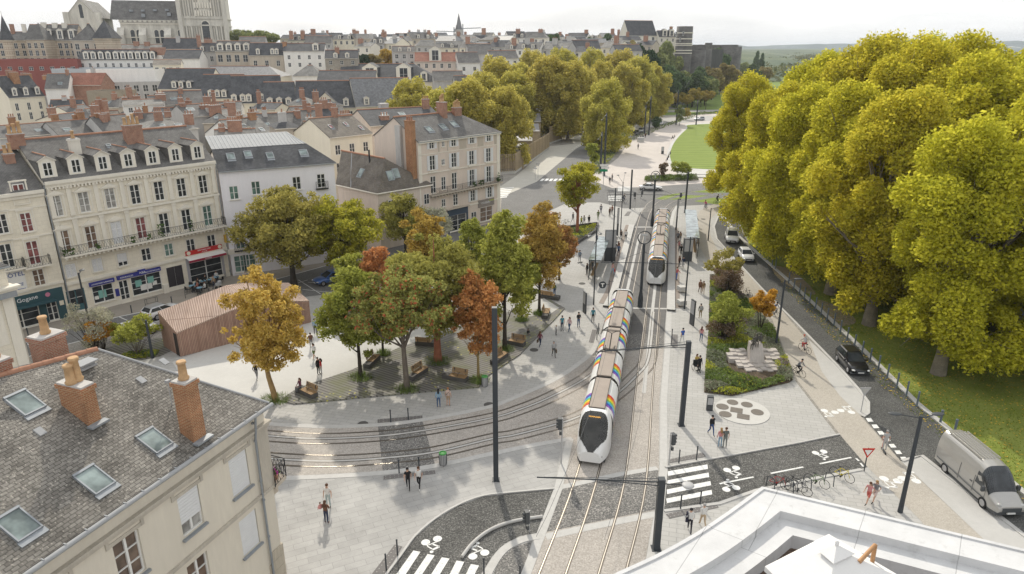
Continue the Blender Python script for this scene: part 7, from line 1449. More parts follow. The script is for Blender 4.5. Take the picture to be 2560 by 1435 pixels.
# ------------------------------------------------------------------ cars
M_tyre=mat('tyre',(.02,.02,.021),.85,.1,6); M_rim=mat('alloy_rim',(.42,.42,.43),.35,.05,4,metal=.7); M_cglass=glassmat('car_glass',(.04,.045,.05),.06); M_plate=mat('number_plate',(.7,.7,.68),.5,0)
PAINT={n:mat('paint_'+n,c,.3,.03,1,coat=.8,metal=mt) for n,c,mt in (('white',(.72,.72,.72),0),('black',(.012,.012,.014),0),('blue',(.06,.13,.34),.2),('silver',(.40,.41,.42),.5),('grey',(.20,.21,.22),.4),('bronze',(.40,.39,.37),.35),('red',(.35,.03,.03),0))}
def van_shell(e,p,L,w,Hh):
    """rounded panel van lofted from rear doors to nose, windscreen and side glass laid on it"""
    h=L/2; S=[(-h,.50,Hh-.22,.90),(-h+.06,.40,Hh-.08,.97),(-h+.5,.38,Hh-.02,1.),(-h*.2,.38,Hh,1.),(h*.22,.38,Hh-.02,1.),(h*.40,.38,Hh-.12,1.),(h*.50,.38,Hh-.38,.995),(h*.60,.38,Hh-.85,.99),(h*.71,.38,1.38,.985),(h*.80,.39,1.22,.97),(h*.92,.40,1.04,.92),(h*.985,.44,.86,.83),(h,.52,.70,.76)]
    NP=20; rings=[]
    for x,z0,z1,k in S:
        r=[]; ww=w*k
        for j in range(NP+1):
            t=math.pi*j/NP; c,sn=math.cos(t),math.sin(t); y=math.copysign(abs(c)**.42,c)*ww; zz=z0+(z1-z0)*abs(sn)**.42; y*=1-.13*max(0,(zz-1.0)/(Hh-1.0))**1.5; r.append(Vector((x,y,zz)))
        rings.append(r)
    b=MB(); gl=MB(); lw=MB()
    for i in range(len(S)-1):
        for j in range(NP):
            q=[rings[i][j],rings[i+1][j],rings[i+1][j+1],rings[i][j+1]]; b.add(q[::-1],[(0,1,2,3)],0,None,True)
            if 5<=i<=7 and 3<=j<NP-3:
                c=sum(q,Vector())/4; n=(q[1]-q[0]).cross(q[3]-q[0]).normalized(); n=n if n.x+n.z>0 else -n; gl.add([v+n*.02 for v in q][::-1],[(0,1,2,3)],0,None,True)
    b.poly(rings[0]); b.poly(rings[-1][::-1]); b.build('body',p,e); gl.build('windscreen',M_cglass,e)
    def side(x,z,sd):
        i=max(k for k in range(len(S)-1) if S[k][0]<=x); t=(x-S[i][0])/(S[i+1][0]-S[i][0]); kk=S[i][3]*(1-t)+S[i+1][3]*t; z1=S[i][2]*(1-t)+S[i+1][2]*t; f=min(1,max(0,(z-.38)/(z1-.38))); sn=f**(1/.42); c=math.sqrt(max(0,1-sn*sn)); return Vector((x,sd*(c**.42)*w*kk*(1-.13*max(0,(z-1.0)/(Hh-1.0))**1.5),z))
    for sd in (-1,1):
        o=Vector((0,sd*.018,0)); g=MB(); pts=[side(x,z,sd)+o for x,z in ((h*.30,1.30),(h*.58,1.30),(h*.50,1.85),(h*.42,2.05),(h*.30,2.10))]; g.poly(pts if sd<0 else pts[::-1]); g.build('side_window',M_cglass,e)
        for x in (h*.27,-h*.18,h*.62): MB().tube([side(x,z,sd)+o*.4 for z in (.5,.9,1.3,1.7)],.012,4).build('door_seam',M_dgrey,e)
        MB().tube([side(x,.72,sd)+o for x in (-h*.9,-h*.4,0,h*.3,h*.6)],.05,5).build('side_moulding',M_dgrey,e)
        m=MB(); m.cbox(side(h*.20,1.12,sd)+o,(.2,.04,.05)); m.build('handle',M_dgrey,e)
        m=MB(); m.cbox((h*.60,sd*(w+.14),1.38),(.14,.22,.34)); m.build('mirror',M_dgrey,e)
        m=MB(); m.ball((h*.93,sd*w*.70,.88),(.16,.17,.11),0,None,10,6); m.build('headlight',M_lamp,e); m=MB(); m.cbox((-h+.0,sd*w*.80,1.2),(.06,.14,.55)); m.build('tail_light',M_redl,e)
        for x in (-h*.60,h*.62):
            y=sd*(w-.10); wl=MB(); wl.cyl((x,y-.12,.36),(x,y+.115,.36),.36,n=20); wo=wl.build('wheel',M_tyre,e); rm=MB(); rm.cyl((x,y+sd*.11,.36),(x,y+sd*.135,.36),.25,.21,n=14); rm.build('rim',M_rim,wo)
    m=MB()
    for i in range(7): m.box(-h+.45,-w*.62+i*w*1.24/6-.035,Hh-.06,h*.18,-w*.62+i*w*1.24/6+.035,Hh+.025)
    m.build('roof_rib',p,e); m=MB(); m.box(h-.10,-w*.6,.50,h+.015,w*.6,.78); m.build('grille',M_dgrey,e); m=MB(); m.box(h-.05,-.26,.36,h+.03,.26,.47); m.build('number_plate',M_plate,e); m=MB(); m.box(-h+.1,-w*.95,.22,h-.1,w*.95,.42); m.build('sill_trim',M_dgrey,e); return e
def car(label,loc,rz,paint,L=4.1,W=1.78,Hh=1.5,kind='hatch',roof=None,name='car',plate=None):
    e=empty(name,loc,rz,label,'car' if name=='car' else 'van'); p=PAINT[paint]; w=W/2; h=L/2
    if kind=='van': st=[(-h,.45,1.0,.9),(-h+.08,.38,1.1,.98),(-h*.4,.38,1.1,1),(h*.45,.38,1.1,1),(h*.66,.38,1.12,1),(h*.86,.40,1.02,.96),(h*.97,.42,.85,.84),(h,.5,.7,.7)]
    elif kind=='suv': st=[(-h,.5,.95,.82),(-h+.12,.38,1.05,.94),(-h*.5,.32,1.03,1),(h*.35,.32,1.02,1),(h*.75,.34,.97,.97),(h*.95,.38,.85,.86),(h,.45,.70,.74)]
    elif kind=='saloon': st=[(-h,.45,.82,.80),(-h+.15,.34,.93,.93),(-h*.5,.28,.92,1),(h*.4,.28,.90,1),(h*.75,.30,.82,.96),(h*.95,.34,.70,.84),(h,.42,.58,.7)]
    else: st=[(-h,.45,.90,.80),(-h+.12,.34,1.0,.93),(-h*.5,.28,.96,1),(h*.35,.28,.94,1),(h*.72,.30,.86,.96),(h*.94,.34,.72,.85),(h,.42,.58,.7)]
    b=MB(); rings=[]
    for x,z0,z1,k in st: ww=w*k; rings.append([(x,-ww*.9,z0),(x,-ww,z0+.16),(x,-ww,z1-.20),(x,-ww*.95,z1-.06),(x,-ww*.80,z1),(x,0,z1+.035),(x,ww*.80,z1),(x,ww*.95,z1-.06),(x,ww,z1-.20),(x,ww,z0+.16),(x,ww*.9,z0)])
    v=[q for r in rings for q in r]; n=11; f=[(i*n+j,(i+1)*n+j,(i+1)*n+(j+1)%n,i*n+(j+1)%n) for i in range(len(rings)-1) for j in range(n)]; b.add(v,[q[::-1] for q in f],0,None,True); b.poly([Vector(q) for q in rings[0]][::1]); b.poly([Vector(q) for q in rings[-1]][::-1])
    zb=1.0
    if kind=='van': cab=[(-h+.04,1.02),(h*.67,1.04)]; rf=[(-h+.16,Hh),(h*.30,Hh)]; zs=1.08
    elif kind=='suv': cab=[(-h+.10,1.02),(h*.42,1.0)]; rf=[(-h+.42,Hh),(h*.02,Hh)]; zs=1.0
    elif kind=='saloon': cab=[(-h*.72,.91),(h*.42,.89)]; rf=[(-h*.36,Hh),(h*.03,Hh)]; zs=.9
    else: cab=[(-h+.08,.97),(h*.44,.93)]; rf=[(-h+.48,Hh),(h*.0,Hh)]; zs=.94
    wb=w*.90; wr=w*(.72 if kind!='van' else .84); x0,z0=cab[0]; x1,z1=cab[1]; X0,Z0=rf[0]; X1,Z1=rf[1]; zz=Z0-.06
    if kind=='van': return van_shell(e,p,L,w,Hh)
    A=[(x0,-wb,z0),(x1,-wb,z1),(x1,wb,z1),(x0,wb,z0)]; Bq=[(X0,-wr,zz),(X1,-wr,zz),(X1,wr,zz),(X0,wr,zz)]
    bo=b.build('body',p,e)
    lerp=lambda a,c,t: tuple(a[i]+(c[i]-a[i])*t for i in range(3))
    def inset(q,m,off):
        a,b_,c,d=[Vector(t) for t in q]; ctr=(a+b_+c+d)/4; n_=(b_-a).cross(d-a).normalized(); return [t+(ctr-t)*m+n_*off for t in (a,b_,c,d)]
    sh=MB(); faces=[[A[0],A[1],Bq[1],Bq[0]],[A[1],A[2],Bq[2],Bq[1]],[A[2],A[3],Bq[3],Bq[2]],[A[3],A[0],Bq[0],Bq[3]]]
    for q in faces: sh.add(q,[(0,1,2,3)],0)
    sh.build('pillars',p if kind!='x' else p,e)
    t=MB(); rr=[(X0-.06,-wr,zz-.02),(X1+.06,-wr,zz-.02),(X1+.06,wr,zz-.02),(X0-.06,wr,zz-.02)]; tp=[(X0+.1,-wr*.86,Hh),(X1-.12,-wr*.86,Hh),(X1-.12,wr*.86,Hh),(X0+.1,wr*.86,Hh)]
    t.add(rr+tp,[(4,5,6,7),(0,1,5,4),(1,2,6,5),(2,3,7,6),(3,0,4,7)]); 
    if kind=='van':
        for i in range(6): t.box(X0+.5+i*.0,-wr*.75+i*wr*.3-.03,Hh,X1-.5,-wr*.75+i*wr*.3+.03,Hh+.03)
    t.build('roof',PAINT[roof] if roof else p,e)
    ws=MB(); ws.add(inset(faces[1],.10,.012),[(0,1,2,3)]); ws.build('windscreen',M_cglass,e)
    rw=MB(); rw.add(inset(faces[3],.16,.012),[(0,1,2,3)]); rw.build('rear_window',M_cglass,e)
    for fi,sd in ((0,-1),(2,1)):
        q=faces[fi]; a,b_,c,d=q if fi==0 else (q[1],q[0],q[3],q[2])
        segs=((.05,.50),(.53,.93)) if kind!='van' else ((.80,.97),)
        for s0,s1 in segs:
            g=MB(); pts=[lerp(lerp(a,b_,s0),lerp(d,c,s0),.10 if kind!='van' else .3),lerp(lerp(a,b_,s1),lerp(d,c,s1),.10 if kind!='van' else .3),lerp(lerp(a,b_,s1),lerp(d,c,s1),.88),lerp(lerp(a,b_,s0),lerp(d,c,s0),.88)]; pts=[Vector(t_)+Vector((0,sd*.014,.004)) for t_ in pts]; g.poly(pts if sd<0 else pts[::-1]); g.build('side_window',M_cglass,e)
        mi=MB(); xm=x1-.35 if kind!='van' else h*.60; mi.cbox((xm,sd*(wb+.16),z1+.08),(.14,.22,.15)); mi.build('mirror',p if kind!='van' else M_dgrey,e)
        hl=MB(); xh=st[-2][0]-.02; zh=st[-2][2]-.12; hl.ball((0,0,0),(.20,.16,.085),0,None,10,6); hl.build('headlight',M_lamp,e,T(xh,sd*w*.70,zh)); tl=MB(); tl.cbox((0,0,0),(.10,.22,.18 if kind!='van' else .5)); tl.build('tail_light',M_redl,e,T(-h+.06,sd*w*.70,st[0][2]-.05+(.2 if kind=='van' else 0)))
    rad=.33 if kind!='van' else .36
    for x in (-h*.60,h*.64):
        for sd in (-1,1):
            wl=MB(); y=sd*(w-.10); wl.cyl((x,y-.11,rad),(x,y+.11,rad),rad,n=18); wo=wl.build('wheel',M_tyre,e); rm=MB(); rm.cyl((x,y+sd*.10,rad),(x,y+sd*.125,rad),rad*.66,rad*.6,n=14); 
            rm.build('rim',M_rim,wo)
    gr=MB(); gr.box(h-.05,-w*.45,.42,h+.012,w*.45,.60); gr.build('grille',M_dgrey,e); bp=MB(); bp.box(h-.03,-.26,.36,h+.02,.26,.46); bp.build('number_plate',M_plate,e); bp=MB(); bp.box(-h-.015,-.26,.55,-h+.03,.26,.66); bp.build('number_plate',M_plate,e)
    sk=MB(); sk.box(-h+.15,-w*.93,.20,h-.15,w*.93,.36); sk.build('sill_trim',M_dgrey,e)
    return e
def along(a,b): d=P(*b)-P(*a); return math.atan2(d.y,d.x)
rdw=along((2100,830),(2300,1020)); hd=along((2132,905),(2210,985))
def carpx(px,py,heading,*a,**k): q=P(px,py); return car(a[0],(q.x,q.y,.012),heading,*a[1:],**k)
carpx(2128,918,along((2095,870),(2165,945)),'black hatchback with dark windows driving down the road beside the verge','black',4.1,1.8,1.58)
carpx(1829,602,along((1822,570),(1836,630)),'white off road car with panoramic roof coming round the bend','white',4.5,1.95,1.7,'suv')
carpx(1864,648,along((1846,620),(1882,668)),'small white hatchback with black stripes behind the white off road car','white',3.8,1.72,1.45)
carpx(408,788,along((370,806),(450,778)),'white hatchback with a grey roof driving on the street by the timber pavilion','white',4.1,1.8,1.46,roof='silver')
carpx(340,838,along((300,850),(390,826)),'white car half hidden behind the light green shrub at the street edge','white',4.2,1.8,1.5)
carpx(826,706,along((860,700),(790,716)),'blue hatchback parked in the bays behind the grove','blue',4.2,1.8,1.5,roof='blue')
carpx(1626,475,along((1600,474),(1660,476)),'white saloon crossing the tram tracks by the promenade hedge','white',4.7,1.82,1.42,'saloon')
carpx(1438,478,along((1470,478),(1410,479)),'white car at the back crossing behind the red trunked tree','white',4.2,1.8,1.5)
carpx(1748,301,along((1760,301),(1730,302)),'light silver car on the far park crossing road','silver',4.2,1.8,1.5)
carpx(1590,337,along((1600,330),(1575,345)),'dark car parked by the avenue bed beside the silver one','black',4.3,1.8,1.5)
carpx(1602,330,along((1612,323),(1588,338)),'silver car parked by the avenue bed next to the dark one','silver',4.3,1.8,1.5)
carpx(1652,312,along((1645,320),(1660,300)),'white car parked under the young trees by the park road','white',4.3,1.8,1.5)
carpx(1708,278,along((1690,280),(1730,277)),'white car far off at the edge of the park clump','white',4.2,1.8,1.5)
for px,py,c in ((1848,188,'white'),(1858,187,'silver'),(1868,187,'white'),(1855,193,'white'),(1844,194,'grey')): tag(carpx(px,py,0,'far parked car on the riverside road',c,4.2,1.8,1.5),group='far cars on the riverside road')
for px,py,c in ((2270,720,'white'),(2420,760,'silver'),(2480,800,'white'),(2530,830,'silver')): tag(carpx(px,py,R(60),'parked car glimpsed between plane trunks beyond the verge',c,4.2,1.8,1.5),group='cars parked beyond the verge')
vr=along((2330,1110),(2500,1262)); q=P(2440,1222); vn=car('large bronze grey panel van on the road at the right edge',(q.x,q.y,.012),vr,'bronze',6.3,2.05,2.75,'van',name='van')
# ------------------------------------------------------------------ street furniture
def up(px,py,top): q=P(px,py); return q,ZAT(q.x,q.y,top)
def thing1(name,mb,m,loc,label,cat,group=None,rz=0): o=mb.build(name,m); o.location=loc; o.rotation_euler=(0,0,rz); return tag(o,label,cat,group)
def mast(px,py,top,w,label,arm=None,lamp=None,name='catenary_mast'):
    q,h=up(px,py,top); e=empty(name,q,0,label,'mast'); m=MB(); m.box(-w,-w,0,w,w,h); m.box(-w*1.5,-w*1.5,0,w*1.5,w*1.5,.06); m.build('pole',M_steel,e)
    if arm:
        za=h-.25; a=MB(); t=Vector(P(*arm,za))-q; t.z=za; a.tube([(0,0,za),t],.04,6); a.tube([(0,0,h-.02),t+Vector((0,0,.02))],.015,4); a.tube([(0,0,za-.25),t.lerp(Vector((0,0,za)),.45)],.03,4); a.build('arm',M_steel,e)
    if lamp:
        z=h-.35; t=Vector(P(*lamp,z))-q; t.z=z; a=MB(); a.tube([(0,0,z),t],.03,5); a.ball(t,(.36,.36,.10),1,None,12,6); a.build('lamp_arm',[M_steel,M_lgrey],e)
    return e
mast(1240,1200,768,.17,'tall dark square mast standing in the plaza by the curved tracks')
mast(1703,1063,853,.17,'dark square catenary mast with a long arm over the front tram',(1489,880))
mast(1640,1372,1196,.19,'dark square catenary mast at the bottom beside the white parapet, with arm and lamp',(1342,1193),(1720,1213))
mast(1575,522,424,.13,'slim dark mast at the far end of the left platform'); mast(1712,532,430,.13,'slim dark mast at the far end of the right platform')
def ring_mast(px,py,top,label,arms):
    q,h=up(px,py,top); e=empty('stop_mast',q,0,label,'mast'); m=MB(); r=.72; m.tube([(0,0,0),(0,0,h*.12),(0,0,h*.22),(0,0,h-2*r)],[.30,.30,.17,.15],10); m.build('pole',M_steel,e); n=MB(); n.tube([(math.cos(t)*r,0,h-r+math.sin(t)*r) for t in [i*math.pi/12 for i in range(25)]],.06,6); ro=n.build('ring',M_steel,e)
    t=MB(); t.box(-.34,-.05,h-r+.22,.34,.05,h-r+.40); t.box(-.09,-.05,h-r-.42,.09,.05,h-r+.22); t.build('letter_t',M_lgrey,e)
    if arms:
        a=MB(); z=5.3
        for s in (-1,1): a.tube([(0,0,z),(s*4.6,.35*-s,z-.05)],.04,6); a.tube([(0,0,z+1.3),(s*3.2,.25*-s,z)],.02,4)
        a.build('arm',M_steel,e)
ring_mast(1600,768,578,'dark mast with a ringed T sign between the two trams',True); ring_mast(1630,566,428,'farther dark mast with a ringed T sign behind the second tram',True)
# overhead wires: two contact lines above the tracks
for c,l,y0,y1 in ((CA,'thin overhead contact wire above the left hand track',28,111),(CB,'thin overhead contact wire above the right hand track',28,111)):
    tag(MB().tube([Vector((p.x,p.y,5.0)) for p in c if y0<p.y<y1],.012,4).build('contact_wire',M_dgrey),l,'wire')
def lamp_post(px,py,top,heads,label,r=.075,name='street_lamp',group=None):
    q,h=up(px,py,top); e=empty(name,q,0,label,'street lamp',group); m=MB(); m.tube([(0,0,0),(0,0,1.0),(0,0,h)],[r*1.5,r*1.3,r],8); m.build('pole',M_steel,e)
    for hx,hy in heads:
        z=h+.05; t=P(hx,hy,z)-q; t.z=z; a=MB(); a.tube([(0,0,h-.15),t],.03,5); ao=a.build('arm',M_steel,e); d=MB(); d.ball((0,0,0),(.42,.22,.07),0,None,12,6); d.build('lamp_head',M_dgrey,ao,Matrix.Translation(t)@Matrix.Rotation(math.atan2(t.y,t.x),4,'Z'))
    return e
lamp_post(2250,1280,1040,[(2237,1034),(2345,1035)],'double headed dark street lamp in front of the silver van',.11)
lamp_post(1940,862,700,[(1996,697)],'dark street lamp with one head at the edge of the statue bed',.09)
lamp_post(235,862,682,[(205,675)],'dark street lamp with a disc head in front of the blue shop signs',.08)
lamp_post(382,895,800,[],'short dark lamp column beside the timber pavilion',.10); lamp_post(1484,762,562,[(1474,590),(1500,584)],'slim double headed lamp at the left platform end',.06); lamp_post(1711,772,592,[(1738,594)],'slim lamp on the right platform',.07); lamp_post(1770,602,520,[(1800,517)],'slim lamp beside the sand coloured cycle oval',.07); lamp_post(1530,655,470,[],'slim lamp column behind the left platform'); lamp_post(1551,585,455,[(1545,438),(1563,432)],'slim lamp with two heads by the back bicycle',.06); lamp_post(1963,470+20,455,[],'thin pole half lost in the plane trees',.05)
for i,(px,py,top) in enumerate(((1501,432,330),(1510,440,282),(1622,338,240),(1611,335,262),(1690,312,225),(1718,270,200),(1740,312,250))): lamp_post(px,py,top,[(px+4,top+8),(px-5,top+18)],['shorter light mast of the pair by the avenue bed','tall light mast of the pair by the avenue bed','tall light mast in front of the park road trees','light mast half behind the rightmost big plane','light mast left of the park clump','thin light mast behind the park clump','light mast at the right of the park crossing'][i],.19,'light_mast')
def signal(px,py,top,label,face=0):
    q,h=up(px,py,top); e=empty('traffic_signal',q,face,label,'traffic light'); m=MB(); m.cyl((0,0,0),(0,0,h),.055,n=8); m.build('pole',M_lgrey,e); b=MB(); b.box(.03,-.17,h-.85,.30,.17,h); b.box(.05,-.14,h-1.3,.2,.14,h-1.05); bo=b.build('signal_head',M_dgrey,e); v=MB()
    for i in range(3): v.cyl((.30,0,h-.18-i*.25),(.42,0,h-.18-i*.25),.10,n=10)
    v.build('signal_hood',M_dgrey,bo)
signal(1403,1160,1045,'two sided tram signal on a grey pole left of the front tram',R(180)); signal(1672,1162,1085,'brown hooded traffic signal at the right side zebra crossing',R(20)); signal(1323,1330,1276,'brown hooded traffic signal at the rounded concrete rail',R(200)); signal(1697,520,482,'black traffic signal by the far track bend'); signal(1602,497,475,'small traffic signal at the back crossing'); signal(1587,525,480,'hooded signal by the slim mast at the back',R(200))
def bollard(px,py,top,label,group,r=.045,m=None,name='bollard',knob=False):
    q,h=up(px,py,top); b=MB(); b.cyl((0,0,0),(0,0,h-.02),r,n=8); b.lathe([(r*1.15,h-.1),(r*1.2,h-.02),(r*.6,h)],(0,0,0),8); 
    if knob: b.ball((0,0,h),r*1.6,1,None,8,5)
    return thing1(name,b,[m or M_steel,M_frame],q,label,'bollard',group)
for px,py,t,l in ((977,1056,1024,'left slim bollard beside the upper tactile slab on the curved tracks'),(1021,1050,1020,'right slim bollard beside the upper tactile slab on the curved tracks'),(998,1183,1149,'left slim bollard beside the two women walking'),(1048,1177,1142,'right slim bollard behind the two women walking'),(994,1388,1348,'upper slim bollard by the lower left zebra'),(966,1426,1384,'lower slim bollard by the lower left zebra'),(1697,1158,1124,'left slim bollard above the right zebra crossing'),(1741,1150,1115,'right slim bollard above the right zebra crossing'),(1701,1273,1236,'left slim bollard below the right zebra crossing'),(1750,1262,1226,'right slim bollard below the right zebra crossing'),(1492,850,820,'slim bollard left of the front tram'),(1496,836,808,'second slim bollard left of the front tram'),(1678,862,822,'slim bollard right of the tracks by the brown tactile slab'),(1210,1437,1395,'slim bollard on the inner gravel by the light kerb'),(1300,1436,1415,'slim bollard at the bottom edge in the gravel')): bollard(px,py,t,l,'slim dark bollards at the crossings')
for i,(px,py) in enumerate(((1890,625),(1918,650),(1929,663),(1937,672),(1970,708),(1983,722),(1997,735),(2009,747),(2022,760),(2037,772),(2051,786),(2066,800),(2083,813),(2099,832),(2116,850),(2134,869),(2153,886),(2173,904),(2194,923),(2216,945),(2240,968),(2264,990),(2290,1016))):
    d=P(px,py); bollard(px+1,py+2,py-24-(py-625)*.035,'slim grey blue bollard in the row along the grass verge','grey bollards along the grass verge',.075,mat('blue_grey_metal',(.13,.16,.19),.5,.1))
for px,py,t,l in ((2350,1058,1025,'large grey verge bollard beyond the double street lamp'),(2385,1085,1048,'large grey verge bollard just behind the van')): bollard(px,py,t,l,None,.09,MT['blue_grey_metal'])
for i,(px,py,t) in enumerate(((72,843,818),(112,834,808),(100,868,848),(140,857,840),(330,783,763),(430,757,741),(524,737,720))): bollard(px,py,t,['white knobbed bollard before the restaurant tables','white knobbed bollard right of the restaurant tables','white knobbed bollard at the left zebra','white knobbed bollard at the far corner of the left zebra','dark bollard behind the white hatchback tail','dark bollard between the two street guard rails','dark bollard in front of the bar terrace'][i],'bollards along the shop street',.06,None,knob=i<4)
def hoop(px0,py0,px1,py1,label,group='guard rails'):
    a,b=P(px0,py0),P(px1,py1); d=b-a; m=MB(); z=Vector((0,0,1)); m.tube([(0,0,0),z*1.0,d+z*1.0,d],.03,6); m.tube([z*.45,d+z*.45],.02,5); m.tube([d*.15+z*.45,d*.15+z*1.0],.02,5); m.tube([d*.85+z*.45,d*.85+z*1.0],.02,5); thing1('guard_rail',m,M_steel,a,label,'railing',group)
hoop(365,770,396,762,'black street guard rail above the white hatchback'); hoop(464,746,494,738,'black street guard rail in front of the bar terrace'); 
for i in range(4): hoop(1518+i*2,494+i*6,1557+i*1,492+i*6,'black guard rail in the row at the back crossing')
# benches in the grove
def bench(px,py,rz,label):
    e=empty('bench',P(px,py,.12),rz,label,'bench','stone and wood benches on the deck'); m=MB(); m.box(-1.15,-.32,0,1.15,.32,.40); m.build('base',M_benchc,e); s=MB()
    for i in range(4): s.box(-.45,-.34+i*.165,.40,1.1,-.20+i*.165,.45)
    s.build('seat',M_wood,e); b=MB()
    for i in range(4): b.box(-.45,.30+i*.03,.50+i*.12,1.1,.34+i*.03,.60+i*.12)
    for x in (-.2,.85): b.box(x-.03,.33,.40,x+.03,.37,.98,1)
    b.build('backrest',[M_wood,M_steel],e); a=MB(); a.tube([(.35,.3,.62),(.35,-.05,.68),(.35,-.25,.47)],.02,5); a.build('armrest',M_steel,e)
    return e
for px,py,rz,l in ((767,985,R(-38),'stone and wood bench with a seated person at the left tip of the deck'),(1138,948,R(-22),'stone and wood bench left of the red maple'),(1045,938,R(60),'wooden bench turned sideways behind the leaning berry tree trunk'),(930,908,R(75),'wooden bench turned sideways beside the dark layered tree'),(1068,862,R(170),'stone and wood bench in the shade at the middle of the grove'),(1365,788,R(80),'wooden bench at the right corner of the deck'),(1376,745,R(155),'bench with a person standing by it at the back right corner of the deck'),(1285,860,R(-25),'stone bench behind the tall square mast'),(1248,900,R(60),'low wooden bench hidden behind the red maple')): bench(px,py,rz,l)
def bin_(px,py,label):
    e=empty('litter_bin',P(px,py),0,label,'bin'); m=MB(); m.lathe([(.24,.05),(.27,.5),(.25,.95)],(0,0,0),14,0); 
    for i in range(14): a=i*math.pi/7; m.tube([(.265*math.cos(a),.265*math.sin(a),.05),(.29*math.cos(a),.29*math.sin(a),.5),(.265*math.cos(a),.265*math.sin(a),.98)],.014,4,1)
    m.build('body',[M_lgrey,M_steel],e); l=MB(); l.lathe([(.27,.93),(.28,1.0),(.20,1.03),(.20,.97)],(0,0,0),14); l.build('rim',mat('green_rim',(.08,.32,.08),.5,.05),e)
bin_(1108,1162,'grey litter bin with a green rim behind the two women walking'); bin_(1212,966,'grey litter bin with a green rim at the corner of the deck')
def totem(px,py,top,w,d,label,rz=R(-75),m=None,name='info_totem'):
    q,h=up(px,py,top); b=MB(); b.box(-w/2,-d/2,0,w/2,d/2,h); b.box(-w/2+.05,-d/2-.012,h*.45,w/2-.05,-d/2,h-.1,1); return thing1(name,b,[m or M_dgrey,M_lgrey],q,label,'totem',None,rz)
totem(1461,782,730,.8,.16,'dark slab totem with a white panel on the left plaza'); totem(1729,812,750,.8,.16,'dark slab totem on the right platform near the backpack man'); totem(1524,652,575,1.5,.5,'dark ticket kiosk wall behind the left shelter',R(0)); totem(1717,652,596,1.2,.7,'dark block with screens under the right shelter',R(0)); totem(1773,1025,990,.5,.35,'dark electrical cabinet at the corner of the statue bed',R(-10)); totem(1660,525+4,505,.5,.3,'grey signal cabinet at the far track end',R(0)) if 0 else None; totem(1601,355,343,2.0,1.2,'white cabinet on the promenade by the avenue bed',R(0),M_conc); totem(1656,385,367,.7,.25,'dark totem at the edge of the oval lawn',R(0)); totem(1543,590,520,.28,.28,'slim black post with devices on the left platform',R(0)); totem(1690,575,497,.2,.2,'slim black post at the right platform end',R(0))
for px,py,l in ((1536,598,'white cube seat at the far end of the left platform'),(1704,725,'white cube seat on the right platform, the farther of the pair'),(1704,760,'white cube seat on the right platform, the nearer of the pair'),(1497,705,'white seat beside the left shelter')): thing1('cube_seat',MB().box(-.45,-.45,.0,.45,.45,.5,taper=.02),M_conc,P(px,py,.26) if px!=1497 else P(px,py),l,'seat',None,R(14))
def shelter(a,b,label,wd,side):
    A,Bq=P(*a,.24),P(*b,.24); d=Bq-A; L=d.length; d.normalize(); e=empty('tram_shelter',A,math.atan2(d.y,d.x),label,'shelter','tram stop shelters'); m=MB(); h=2.6
    for i in range(4): x=L*i/3; m.box(x-.04,side*wd-.04,0,x+.04,side*wd+.04,h); m.box(x-.04,min(0,side*wd),h,x+.04,max(0,side*wd),h+.08)
    m.box(0,-.05,h+.0,L,.05,h+.1); m.box(0,side*wd-.05,h,L,side*wd+.05,h+.12); m.build('frame',M_steel,e); g=MB(); g.box(-.15,min(-.2*side,side*(wd+.1)),h+.12,L+.15,max(-.2*side,side*(wd+.1)),h+.15); g.build('glass_roof',M_clear,e); g=MB(); g.box(.1,side*wd-.015,.3,L-.1,side*wd+.015,2.2); g.build('glass_wall',M_clear,e); s=MB(); s.box(.6,side*(wd-.55),.42,L*.55,side*(wd-.15),.48); s.build('seat',M_wood,e)
shelter((1497,702),(1520,640),'glass roofed stop shelter on the left platform',1.3,1); shelter((1716,640),(1712,565),'glass roofed stop shelter on the right platform',1.5,-1)
def tsign(px,py,top,label,kind):
    q,h=up(px,py,top); e=empty('road_sign',q,0,label,'sign'); m=MB(); m.cyl((0,0,0),(0,0,h),.04,n=8); m.build('pole',M_steel if kind in ('T','red') else M_lgrey,e); s=MB(); K=Matrix.Translation((0,-.06,h-.35))
    if kind=='T':
        K=Matrix.Translation((-.75,-.02,h-.55)); s.cyl((0,0,0),(0,-.06,0),.42,n=24,M=K); so=s.build('disc',M_steel,e); t=MB(); t.box(-.2,-.075,.08,.2,-.062,.2,0,K); t.box(-.06,-.075,-.24,.06,-.062,.08,0,K); t.build('letter_t',M_frame,so); a=MB(); a.tube([(0,0,h-.55),(-.34,0,h-.55)],.03,5); a.tube([(0,0,h-.15),(.5,0,h-.15)],.03,5); a.build('arm',M_steel,e)
    else:
        up_=kind=='up'; tri=[(-.45,.35),(.45,.35),(0,-.42)] if not up_ else [(-.45,-.35),(.45,-.35),(0,.42)]; s.add([(x,0,z) for x,z in tri]+[(x,.03,z) for x,z in tri],[(0,1,2),(3,5,4),(0,3,4,1),(1,4,5,2),(2,5,3,0)],0,K); so=s.build('plate',M_redl if kind=='red' else M_lgrey,e); i=MB(); i.add([(x*.6,-.012,z*.6+.02) for x,z in tri],[(0,1,2)],0,K); i.build('inner',M_frame if kind!='grey' else M_conc2,so)
tsign(1520,772,700,'round black T sign on a dark pole beside the front tram','T'); tsign(2160,1178,1120,'red bordered give way sign by the cycle path','red'); tsign(2152,1030,968,'grey backed triangular sign on the paved road island','grey'); tsign(1338,450,415,'triangular warning sign on the avenue pavement','up'); tsign(1345,446,408,'narrow sign pole beside the triangular warning sign','grey')
